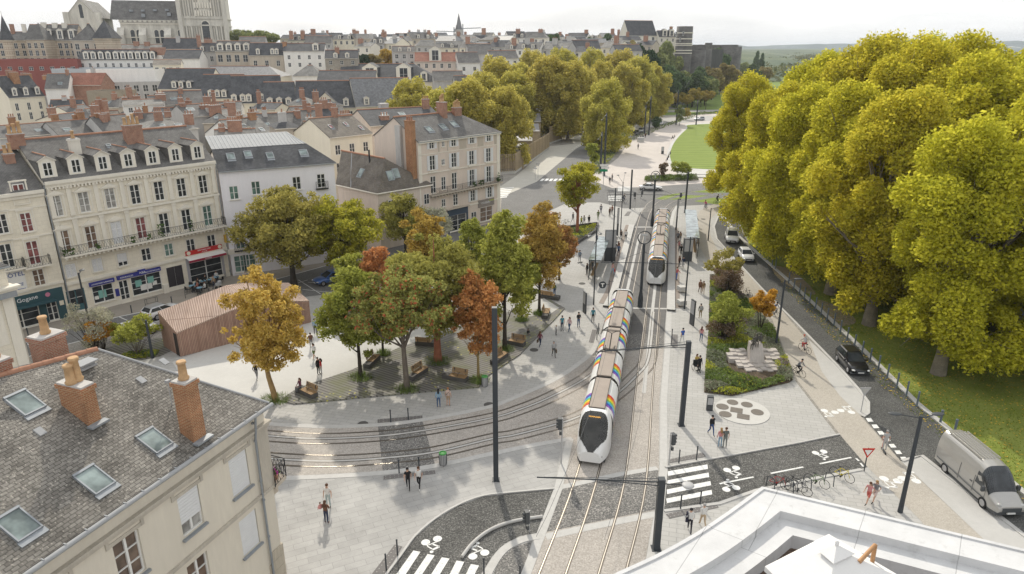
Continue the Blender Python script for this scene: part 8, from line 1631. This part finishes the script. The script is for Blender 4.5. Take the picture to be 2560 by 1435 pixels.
q,h=up(1508,465,410); e=empty('direction_sign',q,0,'white and green direction signs on a post at the avenue crossing','sign'); m=MB(); m.cyl((0,0,0),(0,0,h),.06,n=8); m.build('pole',M_lgrey,e); m=MB(); m.box(-.9,-.06,h-.5,.9,.0,h-.05); m.box(-.6,-.06,h-1.0,1.1,0,h-.55); m.build('white_panel',M_frame,e); m=MB(); m.box(-.8,-.06,h-1.6,.8,0,h-1.1); m.build('green_panel',mat('sign_green',(.02,.25,.12),.5,0),e)
# manhole covers in the paving
for px,py in ((1335,875),(1455,709),(1758,548),(1365,1003) if 0 else (1222,1012),(907,1060)):
    q=P(px,py); struct('drain_cover',MB().cyl((q.x,q.y,.0),(q.x,q.y,.024),.42,n=18),M_benchc)
# low wall of the raised bed, and memorial
wl=PL([(1330,610),(1420,571),(1493,562),(1488,580),(1452,603),(1398,640),(1335,662)]); m=MB()
for i in range(len(wl)-1):
    a,b=wl[i],wl[i+1]; d=(b-a).normalized(); n=Vector((-d.y,d.x,0)); m.prism([(a.x,a.y),(b.x,b.y),(b.x+n.x*.25,b.y+n.y*.25),(a.x+n.x*.25,a.y+n.y*.25)],0,.45)
tag(m.build('planter_wall',M_benchc),'low dark edging wall of the raised bed with the red trunked tree','wall')
# ================================================================== people, bicycles, memorial, terrace furniture
def skin_mesh(joints,edges,sub=1):
    me=bpy.data.meshes.new('body'); names=list(joints); me.from_pydata([joints[k][0] for k in names],[(names.index(a),names.index(b)) for a,b in edges],[])
    o=bpy.data.objects.new('body_src',me); col.objects.link(o); o.modifiers.new('skin','SKIN'); sv=me.skin_vertices[0].data
    for i,k in enumerate(names): r=joints[k][1]; sv[i].radius=r if isinstance(r,tuple) else (r,r); sv[i].use_root=(i==0)
    if sub: m=o.modifiers.new('sub','SUBSURF'); m.levels=sub; m.render_levels=sub
    dg=bpy.context.evaluated_depsgraph_get(); r=bpy.data.meshes.new_from_object(o.evaluated_get(dg)); bpy.data.objects.remove(o); return r
def V3(*a): return Vector(a)
def skeleton(pose):
    J={'pelvis':(V3(0,0,.95),(.155,.11)),'spine':(V3(0,0,1.13),(.135,.10)),'chest':(V3(0,0,1.34),(.165,.115)),'neck':(V3(0,-.005,1.50),.055),'jaw':(V3(0,-.03,1.565),.072),'head':(V3(0,-.015,1.645),.088),'crown':(V3(0,-.005,1.70),.07)}
    hip={-1:V3(-.09,0,.88),1:V3(.09,0,.88)}; L={}
    def leg(s,knee,ank,toe): J.update({f'hip{s}':(hip[s],.085),f'knee{s}':(knee,.058),f'calf{s}':(knee.lerp(ank,.4)+V3(0,.015,0),.052),f'ank{s}':(ank,.038),f'toe{s}':(toe,.034)})
    def arm(s,el,wr,hd): J.update({f'sh{s}':(V3(s*.175,0,1.41),.058),f'el{s}':(el,.042),f'wr{s}':(wr,.029),f'palm{s}':(hd,(.036,.022))})
    for s in (-1,1):
        if pose=='stand': leg(s,V3(s*.10,-.01,.49),V3(s*.11,.02,.09),V3(s*.13,-.13,.035)); arm(s,V3(s*.235,.02,1.14),V3(s*.25,-.05,.90),V3(s*.25,-.07,.82))
        elif pose in ('walk','run'):
            k=1 if pose=='walk' else 1.7; f=s
            if f>0: leg(s,V3(.09,-.17*k,.52+.05*(k-1)),V3(.09,-.26*k+.05*(k-1),.11+.12*(k-1)),V3(.10,-.40*k,.09+.12*(k-1)))
            else: leg(s,V3(-.09,.06*k,.49),V3(-.09,.32*k,.15+.16*(k-1)),V3(-.09,.22*k,.04+.12*(k-1)))
            arm(s,V3(s*.235,.10*f*k,1.16),V3(s*.22,(.10*f-.08)*k,.93+.16*(k-1)),V3(s*.21,(.10*f-.13)*k,.86+.2*(k-1)))
        elif pose=='point': leg(s,V3(s*.09,-.01,.49),V3(s*.10,.02,.09),V3(s*.12,-.13,.035)); arm(s,V3(s*.25,-.16,1.26 if s<0 else 1.16),V3(s*.2,-.38,1.33 if s<0 else .98),V3(s*.18,-.46,1.36 if s<0 else .94))
        elif pose=='hold': leg(s,V3(s*.09,-.01,.49),V3(s*.10,.02,.09),V3(s*.12,-.13,.035)); arm(s,V3(s*.24,-.03,1.15),V3(s*.13,-.26,1.12),V3(s*.06,-.32,1.16))
        elif pose=='sit': leg(s,V3(s*.11,-.44,.93),V3(s*.11,-.46,.52),V3(s*.12,-.60,.47)); arm(s,V3(s*.23,-.08,1.14),V3(s*.15,-.30,1.02),V3(s*.12,-.37,1.0))
        elif pose=='ride': leg(s,V3(s*.11,-.33,.86 if s>0 else .66),V3(s*.11,-.20 if s>0 else -.12,.46 if s>0 else .24),V3(s*.12,-.33 if s>0 else -.26,.40 if s>0 else .20)); arm(s,V3(s*.22,-.32,1.18),V3(s*.2,-.50,1.03),V3(s*.19,-.56,1.02))
    if pose=='ride':
        for k in ('chest','neck','jaw','head','crown','sh1','sh-1'):
            p,r=J[k]; J[k]=(p+V3(0,-.22*(p.z-.95)/.5,-.03),r)
    if pose=='run':
        for k in ('chest','neck','jaw','head','crown','sh1','sh-1'): p,r=J[k]; J[k]=(p+V3(0,-.06,0),r)
    E_=[('pelvis','spine'),('spine','chest'),('chest','neck'),('neck','jaw'),('jaw','head'),('head','crown')]
    for s in (-1,1): E_+=[('pelvis',f'hip{s}'),(f'hip{s}',f'knee{s}'),(f'knee{s}',f'calf{s}'),(f'calf{s}',f'ank{s}'),(f'ank{s}',f'toe{s}'),('chest',f'sh{s}'),(f'sh{s}',f'el{s}'),(f'el{s}',f'wr{s}'),(f'wr{s}',f'palm{s}')]
    return J,E_
BODY={}; HAIR={}
SKIN=mat('skin',(.52,.33,.24),.6,.05,6); SKIN2=mat('skin_dark',(.20,.11,.07),.6,.05,6); SHOE=mat('shoe_dark',(.04,.035,.03),.7,.05); SHOEW=mat('shoe_white',(.65,.65,.63),.7,.03)
CLO={}
def cloth(c):
    k=tuple(round(x,3) for x in c)
    if k not in CLO: CLO[k]=mat('cloth_%d'%len(CLO),c,.9,.14,9)
    return CLO[k]
def body(pose,short,tee):
    k=(pose,short,tee)
    if k in BODY: return BODY[k]
    J,E_=skeleton(pose); me=skin_mesh(J,E_); vs=[];fs=[];mi=[]
    for v in me.vertices: vs.append(v.co.copy())
    seg=[(a,b,Vector(J[a][0]),Vector(J[b][0])) for a,b in E_]
    def region(c):
        best=None
        for a,b,p,q in seg:
            d=q-p; t=max(0,min(1,(c-p).dot(d)/max(1e-9,d.length_squared))); dd=(c-(p+d*t)).length-.5*(J[a][1] if not isinstance(J[a][1],tuple) else J[a][1][0])
            if best is None or dd<best[0]: best=(dd,a,b,t)
        _,a,b,t=best
        if a.startswith('ank'): return 3
        if a in ('neck','jaw','head') : return 0
        if a.startswith('wr'): return 0
        if a.startswith('el'): return 0 if tee else 1
        if a.startswith('sh'): return 1 if (t<.6 or not tee) else 0
        if a=='pelvis' and b=='spine': return 1 if t>.35 else 2
        if a in ('spine','chest'): return 1 if not (a=='chest' and b=='neck' and t>.8) else 0
        if a=='pelvis': return 2
        if a.startswith('hip'): return 2 if (not short or t<.75) else 0
        if a.startswith('knee') or a.startswith('calf'): return 2 if not short else 0
        return 1
    mb=MB(); mb.v=vs
    for p in me.polygons: mb.f.append(list(p.vertices)); mb.m.append(region(p.center)); mb.sm.append(True)
    for s in (-1,1):       # fingers and thumb
        w=Vector(J[f'wr{s}'][0]); h=Vector(J[f'palm{s}'][0]); d=(h-w).normalized(); sd=Vector((0,1,0)) if abs(d.y)<.8 else Vector((1,0,0)); sd=(sd-d*sd.dot(d)).normalized(); inn=Vector((-s,0,0)); inn=(inn-d*inn.dot(d)-sd*inn.dot(sd)); inn=inn.normalized() if inn.length>.1 else d.cross(sd)
        for i,l in enumerate((.068,.078,.074,.058)):
            b=h+sd*(-.024+i*.016)+d*.008; mb.tube([b,b+d*l*.55+inn*.006,b+d*l+inn*.026],[.0085,.008,.006],5,0)
        b=h-d*.03-sd*.028; mb.tube([b,b-sd*.025+d*.025,b-sd*.03+d*.055],[.010,.009,.007],5,0)
    hd=Vector(J['head'][0]); jw=Vector(J['jaw'][0]); mb.tube([hd+V3(0,-.088,.005),hd+V3(0,-.112,-.028),hd+V3(0,-.092,-.036)],[.006,.014,.008],5,0)
    for s in (-1,1): mb.ball(hd+V3(s*.032,-.083,.0),(.012,.008,.007),3,None,6,4); mb.ball(hd+V3(s*.09,.005,-.015),(.012,.022,.03),0,None,6,5)
    mb.ball(jw+V3(0,-.068,-.0),(.022,.008,.006),3,None,6,4)
    m=mb.mesh('body',[SKIN,SKIN,SKIN,SHOE]); HAIR[k]=(hd,Vector(J['chest'][0])); BODY[k]=m; return m
HM={}
def hairmesh(hd,long):
    k=(round(hd.y,2),round(hd.z,2),long)
    if k in HM: return HM[k]
    mb=MB(); v=hd; mb.ball(v+V3(0,.018,.028),(.101,.104,.092),0,None,12,8); 
    if long: mb.tube([v+V3(0,.05,.03),v+V3(0,.105,-.08),v+V3(0,.115,-.24),v+V3(0,.11,-.33)],[.075,.09,.085,.03],8)
    HM[k]=mb.mesh('hair',M_iron); return HM[k]
def person(px,py,pose,face,top,bot,label,hair=(.03,.02,.015),long=False,short=False,tee=False,h=1.74,z=0.,skin=None,shoe=None,extra=None,group=None,loc=None,back=None):
    q=Vector(loc) if loc is not None else P(px,py,z); e=empty('person',q,face,label,'person',group); s=h/1.77; e.scale=(s,s,s); me=body(pose,short,tee); k=(pose,short,tee); o=link('body',me,e)
    for i,m in enumerate((skin or SKIN,cloth(top),cloth(bot),shoe or SHOE)): o.material_slots[i].link='OBJECT'; o.material_slots[i].material=m
    ho=link('hair',hairmesh(HAIR[k][0],long),e); setmat(ho,cloth(hair))
    if back: c=HAIR[k][1]; MB().box(-.15,.10,c.z-.25,.15,.26,c.z+.12,taper=.02).build('backpack',cloth(back),e)
    if extra=='bag': m=MB(); m.box(.22,-.12,.45,.30,.18,.78); m.tube([(.26,-.08,.78),(.26,.0,.92),(.26,.12,.78)],.012,4); m.build('bag',cloth((.12,.08,.05)),e)
    if extra=='redbag': m=MB(); m.box(.24,-.14,.42,.34,.2,.78); m.tube([(.29,-.08,.78),(.29,.0,.92),(.29,.12,.78)],.012,4); m.build('bag',cloth((.5,.04,.04)),e)
    if extra=='jacket': m=MB(); m.box(.12,-.10,1.05,.30,.12,1.45,taper=.03); m.box(.14,.02,.78,.30,.14,1.1); m.build('jacket',cloth((.03,.03,.05)),e)
    if extra=='strap': MB().tube([(-.16,-.10,1.42),(.0,-.135,1.25),(.17,-.09,1.05),(.17,.09,1.05),(0,.13,1.25),(-.16,.06,1.44)],.014,4).build('bag_strap',cloth((.05,.04,.03)),e)
    return e
BK=(.02,.02,.022); NV=(.03,.04,.08); JN=(.07,.12,.22); WH=(.66,.65,.63); GY=(.20,.20,.21); LG=(.42,.42,.42); BR=(.14,.07,.045); TN=(.40,.28,.18); RD=(.48,.04,.04); PK=(.55,.25,.25); TL=(.07,.25,.31); LB=(.25,.37,.48); BG=(.50,.38,.26); GR=(.12,.16,.06); BL=(.05,.12,.40)
BRH=(.10,.05,.03); BLH=(.35,.22,.10); GYH=(.35,.34,.33)
A_=R(180)
person(1021,1223,'walk',R(8),BK,BK,'long haired person all in black walking beside the tactile slab',BK,True,tee=True,h=1.70)
person(1048,1221,'walk',R(-6),WH,BK,'person in a white blouse, black trousers and white shoes beside the person in black',BRH,False,tee=True,h=1.72,shoe=SHOEW)
person(822,1268,'stand',R(-5),WH,(.38,.45,.45),'person in a white t shirt and pale trousers facing the camera',BRH,False,tee=True,h=1.80)
w=person(817,1308,'hold',A_-R(10),BR,NV,'long haired person in a brown jacket seen from behind, holding a child',BRH,True,h=1.70,shoe=cloth((.30,.12,.06)))
q=P(817,1308); person(0,0,'sit',A_+R(40),PK,PK,'small child in pink held on the arm of the brown jacketed person',BRH,h=.92,loc=(q.x-.30,q.y+.02,.62))
person(1097,1019,'stand',A_,LB,JN,'person in a loose denim shirt and jeans on the paving below the red maple',BK,True,h=1.74,shoe=SHOEW); person(1121,1015,'stand',A_-R(10),(.55,.42,.36),TN,'person in a beige t shirt and shorts with a shoulder bag strap',(.30,.14,.06),short=True,tee=True,h=1.74,extra='strap')
person(797,936,'stand',R(60),BK,BK,'dark dressed half of the couple on the pale court'); person(804,937,'stand',R(-60),RD,LG,'red topped half of the couple on the pale court',long=True,h=1.66)
person(643,950,'walk',A_,BK,GY,'person in a black jacket behind the golden tree trunk'); person(789,835,'stand',A_,LB,BK,'person in pale blue in the pair by the pavilion end'); person(797,834,'stand',A_,WH,GY,'person in white in the pair by the pavilion end',h=1.68)
person(779,872,'walk',R(20),BR,GY,'person in a brown jacket crossing the pale court'); person(786,898,'walk',R(-20),WH,GR,'person in a white top and green skirt on the pale court',long=True,short=True,h=1.66)
person(0,0,'sit',R(-38),(.16,.05,.08),GY,'person in maroon sitting on the bench at the deck tip',BRH,True,h=1.65,loc=(*P(752,981).xy,.12-.37))
person(1350,867,'walk',R(150),(.20,.07,.09),NV,'person in a wine red top walking with a small bag',BRH,True,extra='bag',h=1.68); person(1384,893,'walk',R(10),LG,(.10,.10,.09),'grey haired person in a pale shirt carrying a bag',GYH,extra='bag'); person(1390,838,'stand',R(60),LG,GY,'small child in grey beside the family group',BLH,h=1.15)
person(1405,827,'stand',R(20),TL,NV,'person in a teal t shirt in the family group',tee=True); person(1423,829,'walk',R(-40),(.60,.42,.42),JN,'person in a pale pink blouse in the family group',BRH,True,h=1.66); person(1446,818,'hold',R(20),BK,JN,'person in a black jacket at the right of the family group'); person(1482,806,'stand',R(0),TL,BK,'person in a teal shirt standing alone by the slab totem')
person(1320,848,'sit',R(30),BK,GY,'person in dark clothes sitting low at the deck edge',h=1.2,z=-.35); person(1386,740,'stand',R(-40),GR,JN,'person in a green jacket standing by the corner bench',h=1.72)
person(1449,655,'walk',A_,(.20,.24,.30),GY,'person in grey on a skateboard on the left plaza'); b=MB(); b.box(-.4,-.1,.08,.4,.1,.11,taper=.01); 
for x in (-.28,.28): b.cyl((x,-.1,.04),(x,.1,.04),.04,n=8)
thing1('skateboard',b,M_dgrey,P(1450,657),'dark skateboard under the person in grey','skateboard',None,R(30))
L2=[(1491,612,'walk',R(30),(.10,.13,.22),NV,'person in dark blue walking behind the slim left lamp',BK,False),(1467,688,'stand',R(-60),BK,BK,'left one of three dark people by the left shelter',BRH,True),(1474,683,'stand',R(70),BR,BK,'middle one of three dark people by the left shelter',BK,False),(1481,682,'stand',R(60),BK,GY,'right one of three dark people by the left shelter',BK,False),(1531,687,'walk',R(20),(.50,.30,.28),LB,'person in a pink top with a bright red bag on the left platform',BRH,True),(1538,634,'stand',R(0),BK,BK,'dark dressed person waiting behind the ticket kiosk',BK,False),(1546,630,'stand',R(40),BR,BK,'brown dressed person waiting behind the ticket kiosk',BRH,True),(1546,640,'stand',A_,JN,NV,'person in a denim jacket on the left platform',BRH,False),(1536,644,'stand',A_,TN,BG,'small beige dressed person on the left platform',BLH,True),(1552,600,'walk',R(10),(.10,.08,.07),BK,'dark person walking at the far left platform',BK,True),(1564,602,'walk',R(-10),WH,BK,'person in a white shirt walking at the far left platform',BK,False),(1495,550,'stand',R(10),GR,GR,'person in olive green near the raised bed',BRH,False),(1502,534,'stand',A_,GY,NV,'person in grey at the back of the left plaza',BK,False),(1524,542,'stand',R(30),BR,BK,'brown jacketed half of the pair at the back left plaza',BRH,False),(1530,536,'stand',R(-30),(.22,.10,.07),BK,'rust dressed half of the pair at the back left plaza',BRH,True),(1460,562,'walk',R(20),LG,GY,'person in light grey next to the raised bed',BRH,True),(1453,566,'walk',R(30),(.45,.45,.10),GR,'child in yellow next to the raised bed',BK,False),(1472,563,'walk',R(20),BK,BK,'dark person with a backpack next to the raised bed',BK,False),(1432,556,'walk',R(30),GY,GY,'grey person behind the red trunk',BK,False),
(1691,700,'point',R(60),(.55,.13,.14),BL,'person in a coral shirt and bright blue trousers pointing on the right platform',BRH,False),(1698,668,'stand',R(30),BR,BK,'person in dark brown by the second tram nose',BRH,True),(1707,672,'stand',R(10),NV,LG,'person in navy beside the right kiosk',BK,False),(1697,628,'stand',R(40),PK,GY,'person in pale pink waiting under the right shelter',BRH,True),(1702,640,'stand',R(-40),BK,BK,'person in black waiting under the right shelter',BK,False),(1700,605,'stand',R(20),TN,GY,'person in tan at the shelter end',BRH,True),(1694,606,'stand',R(-20),GY,BK,'grey person at the shelter end',BK,False),(1743,626,'hold',R(20),TN,GY,'person in a tan coat taking a photograph on the right pavement',BRH,True),(1749,733,'walk',R(0),(.22,.12,.08),BR,'rust brown dressed half of the walking couple on the right pavement',BRH,False),(1757,735,'walk',R(-10),(.24,.15,.08),TN,'tan dressed half of the walking couple on the right pavement',BRH,True),(1750,796,'stand',A_,(.05,.05,.045),(.34,.27,.17),'person in khaki trousers with a backpack seen from behind',BK,False),(1705,860,'walk',R(200),BL,WH,'person in a blue top and white trousers on the right pavement',BK,False),(1752,854,'stand',R(150),PK,JN,'person in a pink top and jeans leaning on the right pavement',BRH,True),(1740,925,'sit',R(10),(.5,.36,.10),BK,'person in a yellow top sitting in the wheelchair',BRH,True),(1747,932,'stand',R(20),BK,BK,'dark dressed person standing beside the wheelchair',BK,False),
(1777,1088,'walk',R(15),BK,(.04,.08,.20),'person in a dark blazer and jeans by the cabinet',BK,False),(1799,1118,'stand',A_,PK,LB,'long haired person in pink and jeans beside the grey shirted one',BLH,True),(1811,1120,'stand',A_,(.14,.15,.14),(.20,.21,.20),'person in a dark grey t shirt seen from behind near the stone disc',BRH,False),(1723,1330,'walk',R(165),WH,(.03,.03,.04),'person in a white shirt with a jacket over one shoulder',BK,False),(1756,1318,'walk',R(185),WH,BG,'person in a white shirt and beige trousers at the lower right crossing',GYH,False),(2168,1258,'run',R(-50),PK,(.50,.12,.10),'runner in coral shorts by the bicycle racks',BRH,True),(2184,1254,'run',R(-50),GY,(.55,.45,.42),'runner in a grey top by the bicycle racks',BLH,True),
(1595,374,'walk',A_,GY,BK,'lone grey person walking on the promenade',BK,False),(1601,352,'walk',R(0),BK,GY,'left person of the promenade trio',BK,False),(1607,351,'walk',R(0),NV,BK,'middle person of the promenade trio',BRH,False),(1613,346,'walk',R(0),BR,BK,'right person of the promenade trio',BRH,False),(1532,362,'stand',R(30),BK,NV,'person by the white promenade cabinet',BK,False),(1428,334,'stand',R(20),BK,BK,'left dark person outside the market hall',BK,False),(1421,338,'stand',R(-20),NV,BK,'middle dark person outside the market hall',BK,False),(1414,336,'stand',R(10),BK,NV,'right dark person outside the market hall',BK,False),(1524,462,'stand',R(20),BK,GY,'person in black by the direction signs',BK,False),(1530,454,'stand',R(-60),GY,BK,'grey person by the direction signs',BK,False),(537,722,'walk',R(-40),TN,NV,'person in a tan jacket pushing a pram by the bar terrace',BRH,False)]
for a in L2:
    px,py,ps,f,t,b_,l,hr,lg=a; k={}
    if 'backpack' in l: k['back']=LG
    if 'red bag' in l: k['extra']='redbag'
    if 'jacket over' in l: k['extra']='jacket'
    if 'runner' in l: k.update(short=True,tee=True)
    if 't shirt' in l or 'top' in l: k['tee']=True
    zz=0
    if ps=='sit': k['z']=-.42 if 'wheelchair' not in l else -.36
    if 1680<px<1712 and 590<py<730 or 1530<px<1570 and 590<py<690: k['z']=k.get('z',0)+.02
    person(px,py,ps,f,t,b_,l,hr,lg,h=1.66 if lg else 1.76,**k)
for i,(px,py,c) in enumerate(((1671,402,BK),(1675,393,GY),(1668,408,NV),(1681,352,BK),(1686,350,GY))): person(px,py,'sit',R(-60),c,BK,['black dressed person sitting lowest on the lawn rim','grey dressed person sitting on the lawn rim','navy dressed person sitting at the near lawn rim','black dressed person sitting at the far lawn rim','grey dressed person sitting at the far lawn rim'][i],BK,z=-.2)
# wheelchair
def bicycle(px,py,rz,colr,label,group=None,loc=None):
    e=empty('bicycle',loc if loc is not None else P(px,py),rz,label,'bicycle',group)
    for y in (-.52,.52):
        w=MB(); w.tube([(0,y+.34*math.cos(t),.34+.34*math.sin(t)) for t in [i*math.pi/12 for i in range(25)]],.018,5); 
        for i in range(6): t=i*math.pi/6; w.tube([(0,y+.33*math.cos(t),.34+.33*math.sin(t)),(0,y-.33*math.cos(t),.34-.33*math.sin(t))],.003,3,1)
        w.build('wheel',[M_tyre,M_rim],e)
    f=MB(); bb=(0,.05,.30); st=(0,.20,.82); hd=(0,-.36,.80); 
    for a,b in ((bb,st),(bb,hd),(st,hd),(bb,(0,.52,.34)),((0,.18,.74),(0,.52,.34)),(hd,(0,-.52,.34)),(hd,(0,-.33,.98))): f.tube([a,b],.02,5)
    f.build('frame',cloth(colr) if not isinstance(colr,str) else PAINT[colr],e); s=MB(); s.ball((0,.22,.90),(.07,.13,.04),0,None,8,5); s.build('saddle',M_iron,e); h=MB(); h.tube([(-.28,-.22,1.0),(-.2,-.34,1.0),(0,-.35,.98),(.2,-.34,1.0),(.28,-.22,1.0)],.016,5); h.build('handlebar',M_iron,e); p=MB(); p.box(-.16,.0,.20,.16,.10,.23); p.cyl((.06,.05,.30),(.08,.05,.30),.09,n=10); p.build('pedals',M_iron,e); return e
def rider(px,py,face,top,bot,label,blabel,c=BK,hr=BK):
    bicycle(px,py,face,c,blabel); q=P(px,py); person(0,0,'ride',face,top,bot,label,hr,loc=(q.x-.1*math.sin(-face)*0,q.y,.03),h=1.77)
rider(1993,938,R(30),GY,BK,'cyclist in grey bent over the bars at the corner of the statue bed','black bicycle under the grey cyclist',BK)
rider(2011,880,R(200),LG,RD,'cyclist in red shorts riding away on the sand path','bicycle under the cyclist in red shorts',GY,(.45,.12,.08))
rider(1934,790,R(20),(.10,.16,.30),GY,'cyclist in blue half hidden by the orange maple','bicycle of the cyclist in blue',BK)
rider(1739,566,R(0),BK,BK,'cyclist in black riding toward the camera on the cycle oval','black bicycle on the cycle oval',BK)
rider(1764,523,R(-40),(.60,.10,.22),GY,'cyclist in a bright pink top at the far bend','bicycle of the cyclist in pink',GY); rider(1791,509,R(120),BK,BK,'dark cyclist at the far bend near the plane trees','bicycle of the dark cyclist at the far bend',BK)
rider(1557,506,R(70),BK,NV,'cyclist at the back crossing by the guard rails','bicycle at the back crossing',BK)
bicycle(1869,742,R(200),BK,'black bicycle parked behind the round green topped shrub'); bicycle(1415,562,R(60),BK,'bicycle leaning behind the rust red tree')
q=P(2209,1130); person(0,0,'stand',R(170),LG,LG,'person in pale grey riding a kick scooter by the white dashes',GYH,loc=(q.x,q.y,.12),tee=True); e=empty('kick_scooter',q,R(170),'red kick scooter by the white cycle crossing dashes','scooter'); m=MB(); m.box(-.07,-.45,.09,.07,.35,.13); m.build('deck',M_dgrey,e); m=MB(); m.tube([(0,-.42,.1),(0,-.36,1.0)],.02,5); m.tube([(-.22,-.36,1.0),(.22,-.36,1.0)],.016,5); m.build('handlebar',M_redl,e)
for y in (-.45,.38): MB().cyl((-.02,y,.07),(.02,y,.07),.07,n=12).build('wheel',M_tyre,e)
q=P(1740,925); e=empty('wheelchair',q,R(10),'wheelchair with a yellow topped person on the right pavement','wheelchair')
for s in (-1,1):
    m=MB(); m.tube([(s*.29,.28*math.cos(t)+.05,.30+.28*math.sin(t)) for t in [i*math.pi/10 for i in range(21)]],.018,5); m.build('wheel',M_tyre,e)
m=MB(); m.box(-.24,-.25,.44,.24,.22,.49); m.box(-.24,.20,.49,.24,.25,.95); m.box(-.2,-.45,.12,.2,-.3,.15); m.build('seat',M_iron,e)
e=empty('pram',P(548,722),R(-40),'pale pram in front of the person in the tan jacket','pram'); m=MB(); m.box(-.22,-.4,.5,.22,.3,.8,taper=.05); m.ball((0,.15,.85),(.24,.28,.22),0,None,8,6); m.build('carry_cot',cloth(LG),e)
for x in (-.22,.22):
    for y in (-.3,.3): MB().cyl((x-.015,y,.14),(x+.015,y,.14),.14,n=12).build('wheel',M_tyre,e)
m=MB(); m.tube([(0,.3,.14),(0,0,.5),(0,-.3,.14)],.02,4); m.tube([(0,-.2,.7),(0,-.6,1.0)],.02,4); m.build('frame',M_iron,e)
# parked bicycles with hoops
BG_='bicycles at the racks'
for px,py,rz,c,l in ((1942,1218,R(60),'red','red bicycle at the racks, first from the zebra'),(1985,1222,R(50),BK,'black bicycle at the racks beside the red one'),(1995,1234,R(55),GY,'grey bicycle at the racks nearest the white parapet'),(2040,1214,R(48),(.15,.22,.10),'olive bicycle at the racks'),(2103,1198,R(40),(.62,.50,.04),'bright yellow bicycle at the end of the racks')): bicycle(px,py,rz,c,l,BG_)
for i,(px,py) in enumerate(((1925,1222),(1972,1226),(2016,1220),(2072,1210))):
    m=MB(); m.tube([(-.35,0,0),(-.30,0,.75),(-.2,0,.85),(.2,0,.85),(.30,0,.75),(.35,0,0)],.03,6); thing1('bicycle_rack',m,M_steel,P(px,py),'dark hoop rack among the parked bicycles','rack','bicycle racks',R(-60))
# terrace tables
def table(px,py,c,label,g):
    e=empty('cafe_table',P(px,py),R(50),label,'table',g); MB().cyl((0,0,.70),(0,0,.74),.36,n=14).build('tabletop',cloth(c),e); m=MB(); m.cyl((0,0,.03),(0,0,.70),.03,n=6); m.cyl((0,0,0),(0,0,.03),.22,n=10); m.build('leg',M_steel,e)
def chair(q,rz,c,label,g):
    e=empty('cafe_chair',q,rz,label,'chair',g); MB().box(-.21,-.21,.43,.21,.21,.47).build('seat',cloth(c),e); MB().box(-.21,.18,.47,.21,.22,.86,taper=.01).build('backrest',cloth(c),e)
    for x in (-.18,.18):
        for y in (-.18,.18): MB().box(x-.015,y-.015,0,x+.015,y+.015,.43).build('leg',M_steel,e)
for gi,(tabs,tc,cc,nm) in enumerate(((((66,808),(104,797),(120,791)),(.30,.31,.33),(.32,.33,.36),'grey restaurant'),(((482,728),(494,722),(510,716),(528,712),(542,706),(500,733)),(.22,.38,.48),(.03,.03,.03),'blue bar'))):
    for i,(px,py) in enumerate(tabs):
        table(px,py,tc,f'round {nm} terrace table on the shop pavement',f'{nm} terrace tables'); q=P(px,py)
        for j in range(3):
            a=j*2.1+i; p=q+Vector((math.cos(a)*.7,math.sin(a)*.7,0)); chair(p,a-math.pi/2,cc,f'{"grey" if gi==0 else "black"} chair pulled up to a {nm} terrace table',f'chairs around the {nm} terrace tables')
            if gi==1 and (i+j)%3==0: person(0,0,'sit',a-math.pi/2,[(.5,.2,.15),LB,WH,BK][(i+j)%4],BK,'seated customer among the blue tables of the bar terrace',BRH,loc=(p.x,p.y,-.40),group='customers on the bar terrace')
# memorial with three seated bronze figures
def memorial():
    o=P(1885,905); e=empty('memorial',o,0,'bronze group of three seated figures on a stone block with stepped slabs','statue'); st=stone('memorial_stone',(.46,.42,.385),.18,.8); bz=mat('dark_bronze',(.10,.095,.085),.55,.25,5,metal=.3); m=MB()
    m.add([(-.75,-.9,0),(.75,-.9,0),(.6,.7,0),(-.6,.7,0),(-.55,-.1,1.9),(.55,-.1,1.9),(.5,.7,1.9),(-.5,.7,1.9)],[(4,5,6,7),(0,1,5,4),(1,2,6,5),(2,3,7,6),(3,0,4,7)]); m.build('plinth',st,e)
    def slab(nx,ny,f):
        rr=random.Random(6); s=MB()
        for i in range(nx):
            for j in range(ny):
                x=-2.45+i*.50; y=-2.2+j*.62+(i%2)*.18
                if (x/2.5)**2+((y+.25)/2.35)**2<1.05 and not (abs(x)<.7 and y>-.9): z=.16+.10*j+rr.uniform(-.04,.05); s.box(x,y,.0,x+.495,y+.612,z)
        return s
    slab(10,6,0).build('stone_steps',st,e)
    for i,(x,y,z,rz,hh) in enumerate(((-.32,-.1,1.55,R(-35),1.5),(.05,.15,1.75,R(-10),1.6),(.42,.25,1.75,R(150),1.6))):
        s=hh/1.77; o2=link('figure',body('sit',False,False),e,T(x,y,z-.82*s+.25,rz)@Matrix.Scale(s,4))
        for k in range(4): o2.material_slots[k].link='OBJECT'; o2.material_slots[k].material=bz
        h2=link('figure_hair',hairmesh(HAIR[('sit',False,False)][0],False),o2); setmat(h2,bz)
memorial()
# ================================================================== haze
def haze():
    mb=MB(); mb.box(-6800,-70,-9,6900,12100,96); m=bpy.data.materials.new('haze_air'); m.use_nodes=True; nt=m.node_tree; nt.nodes.clear(); o=nt.nodes.new('ShaderNodeOutputMaterial'); v=nt.nodes.new('ShaderNodeVolumePrincipled')
    v.inputs['Color'].default_value=(.86,.92,1,1); v.inputs['Density'].default_value=.00011; v.inputs['Anisotropy'].default_value=.2; nt.links.new(v.outputs[0],o.inputs['Volume'])
    tag(mb.build('haze',m),kind='stuff')
haze()
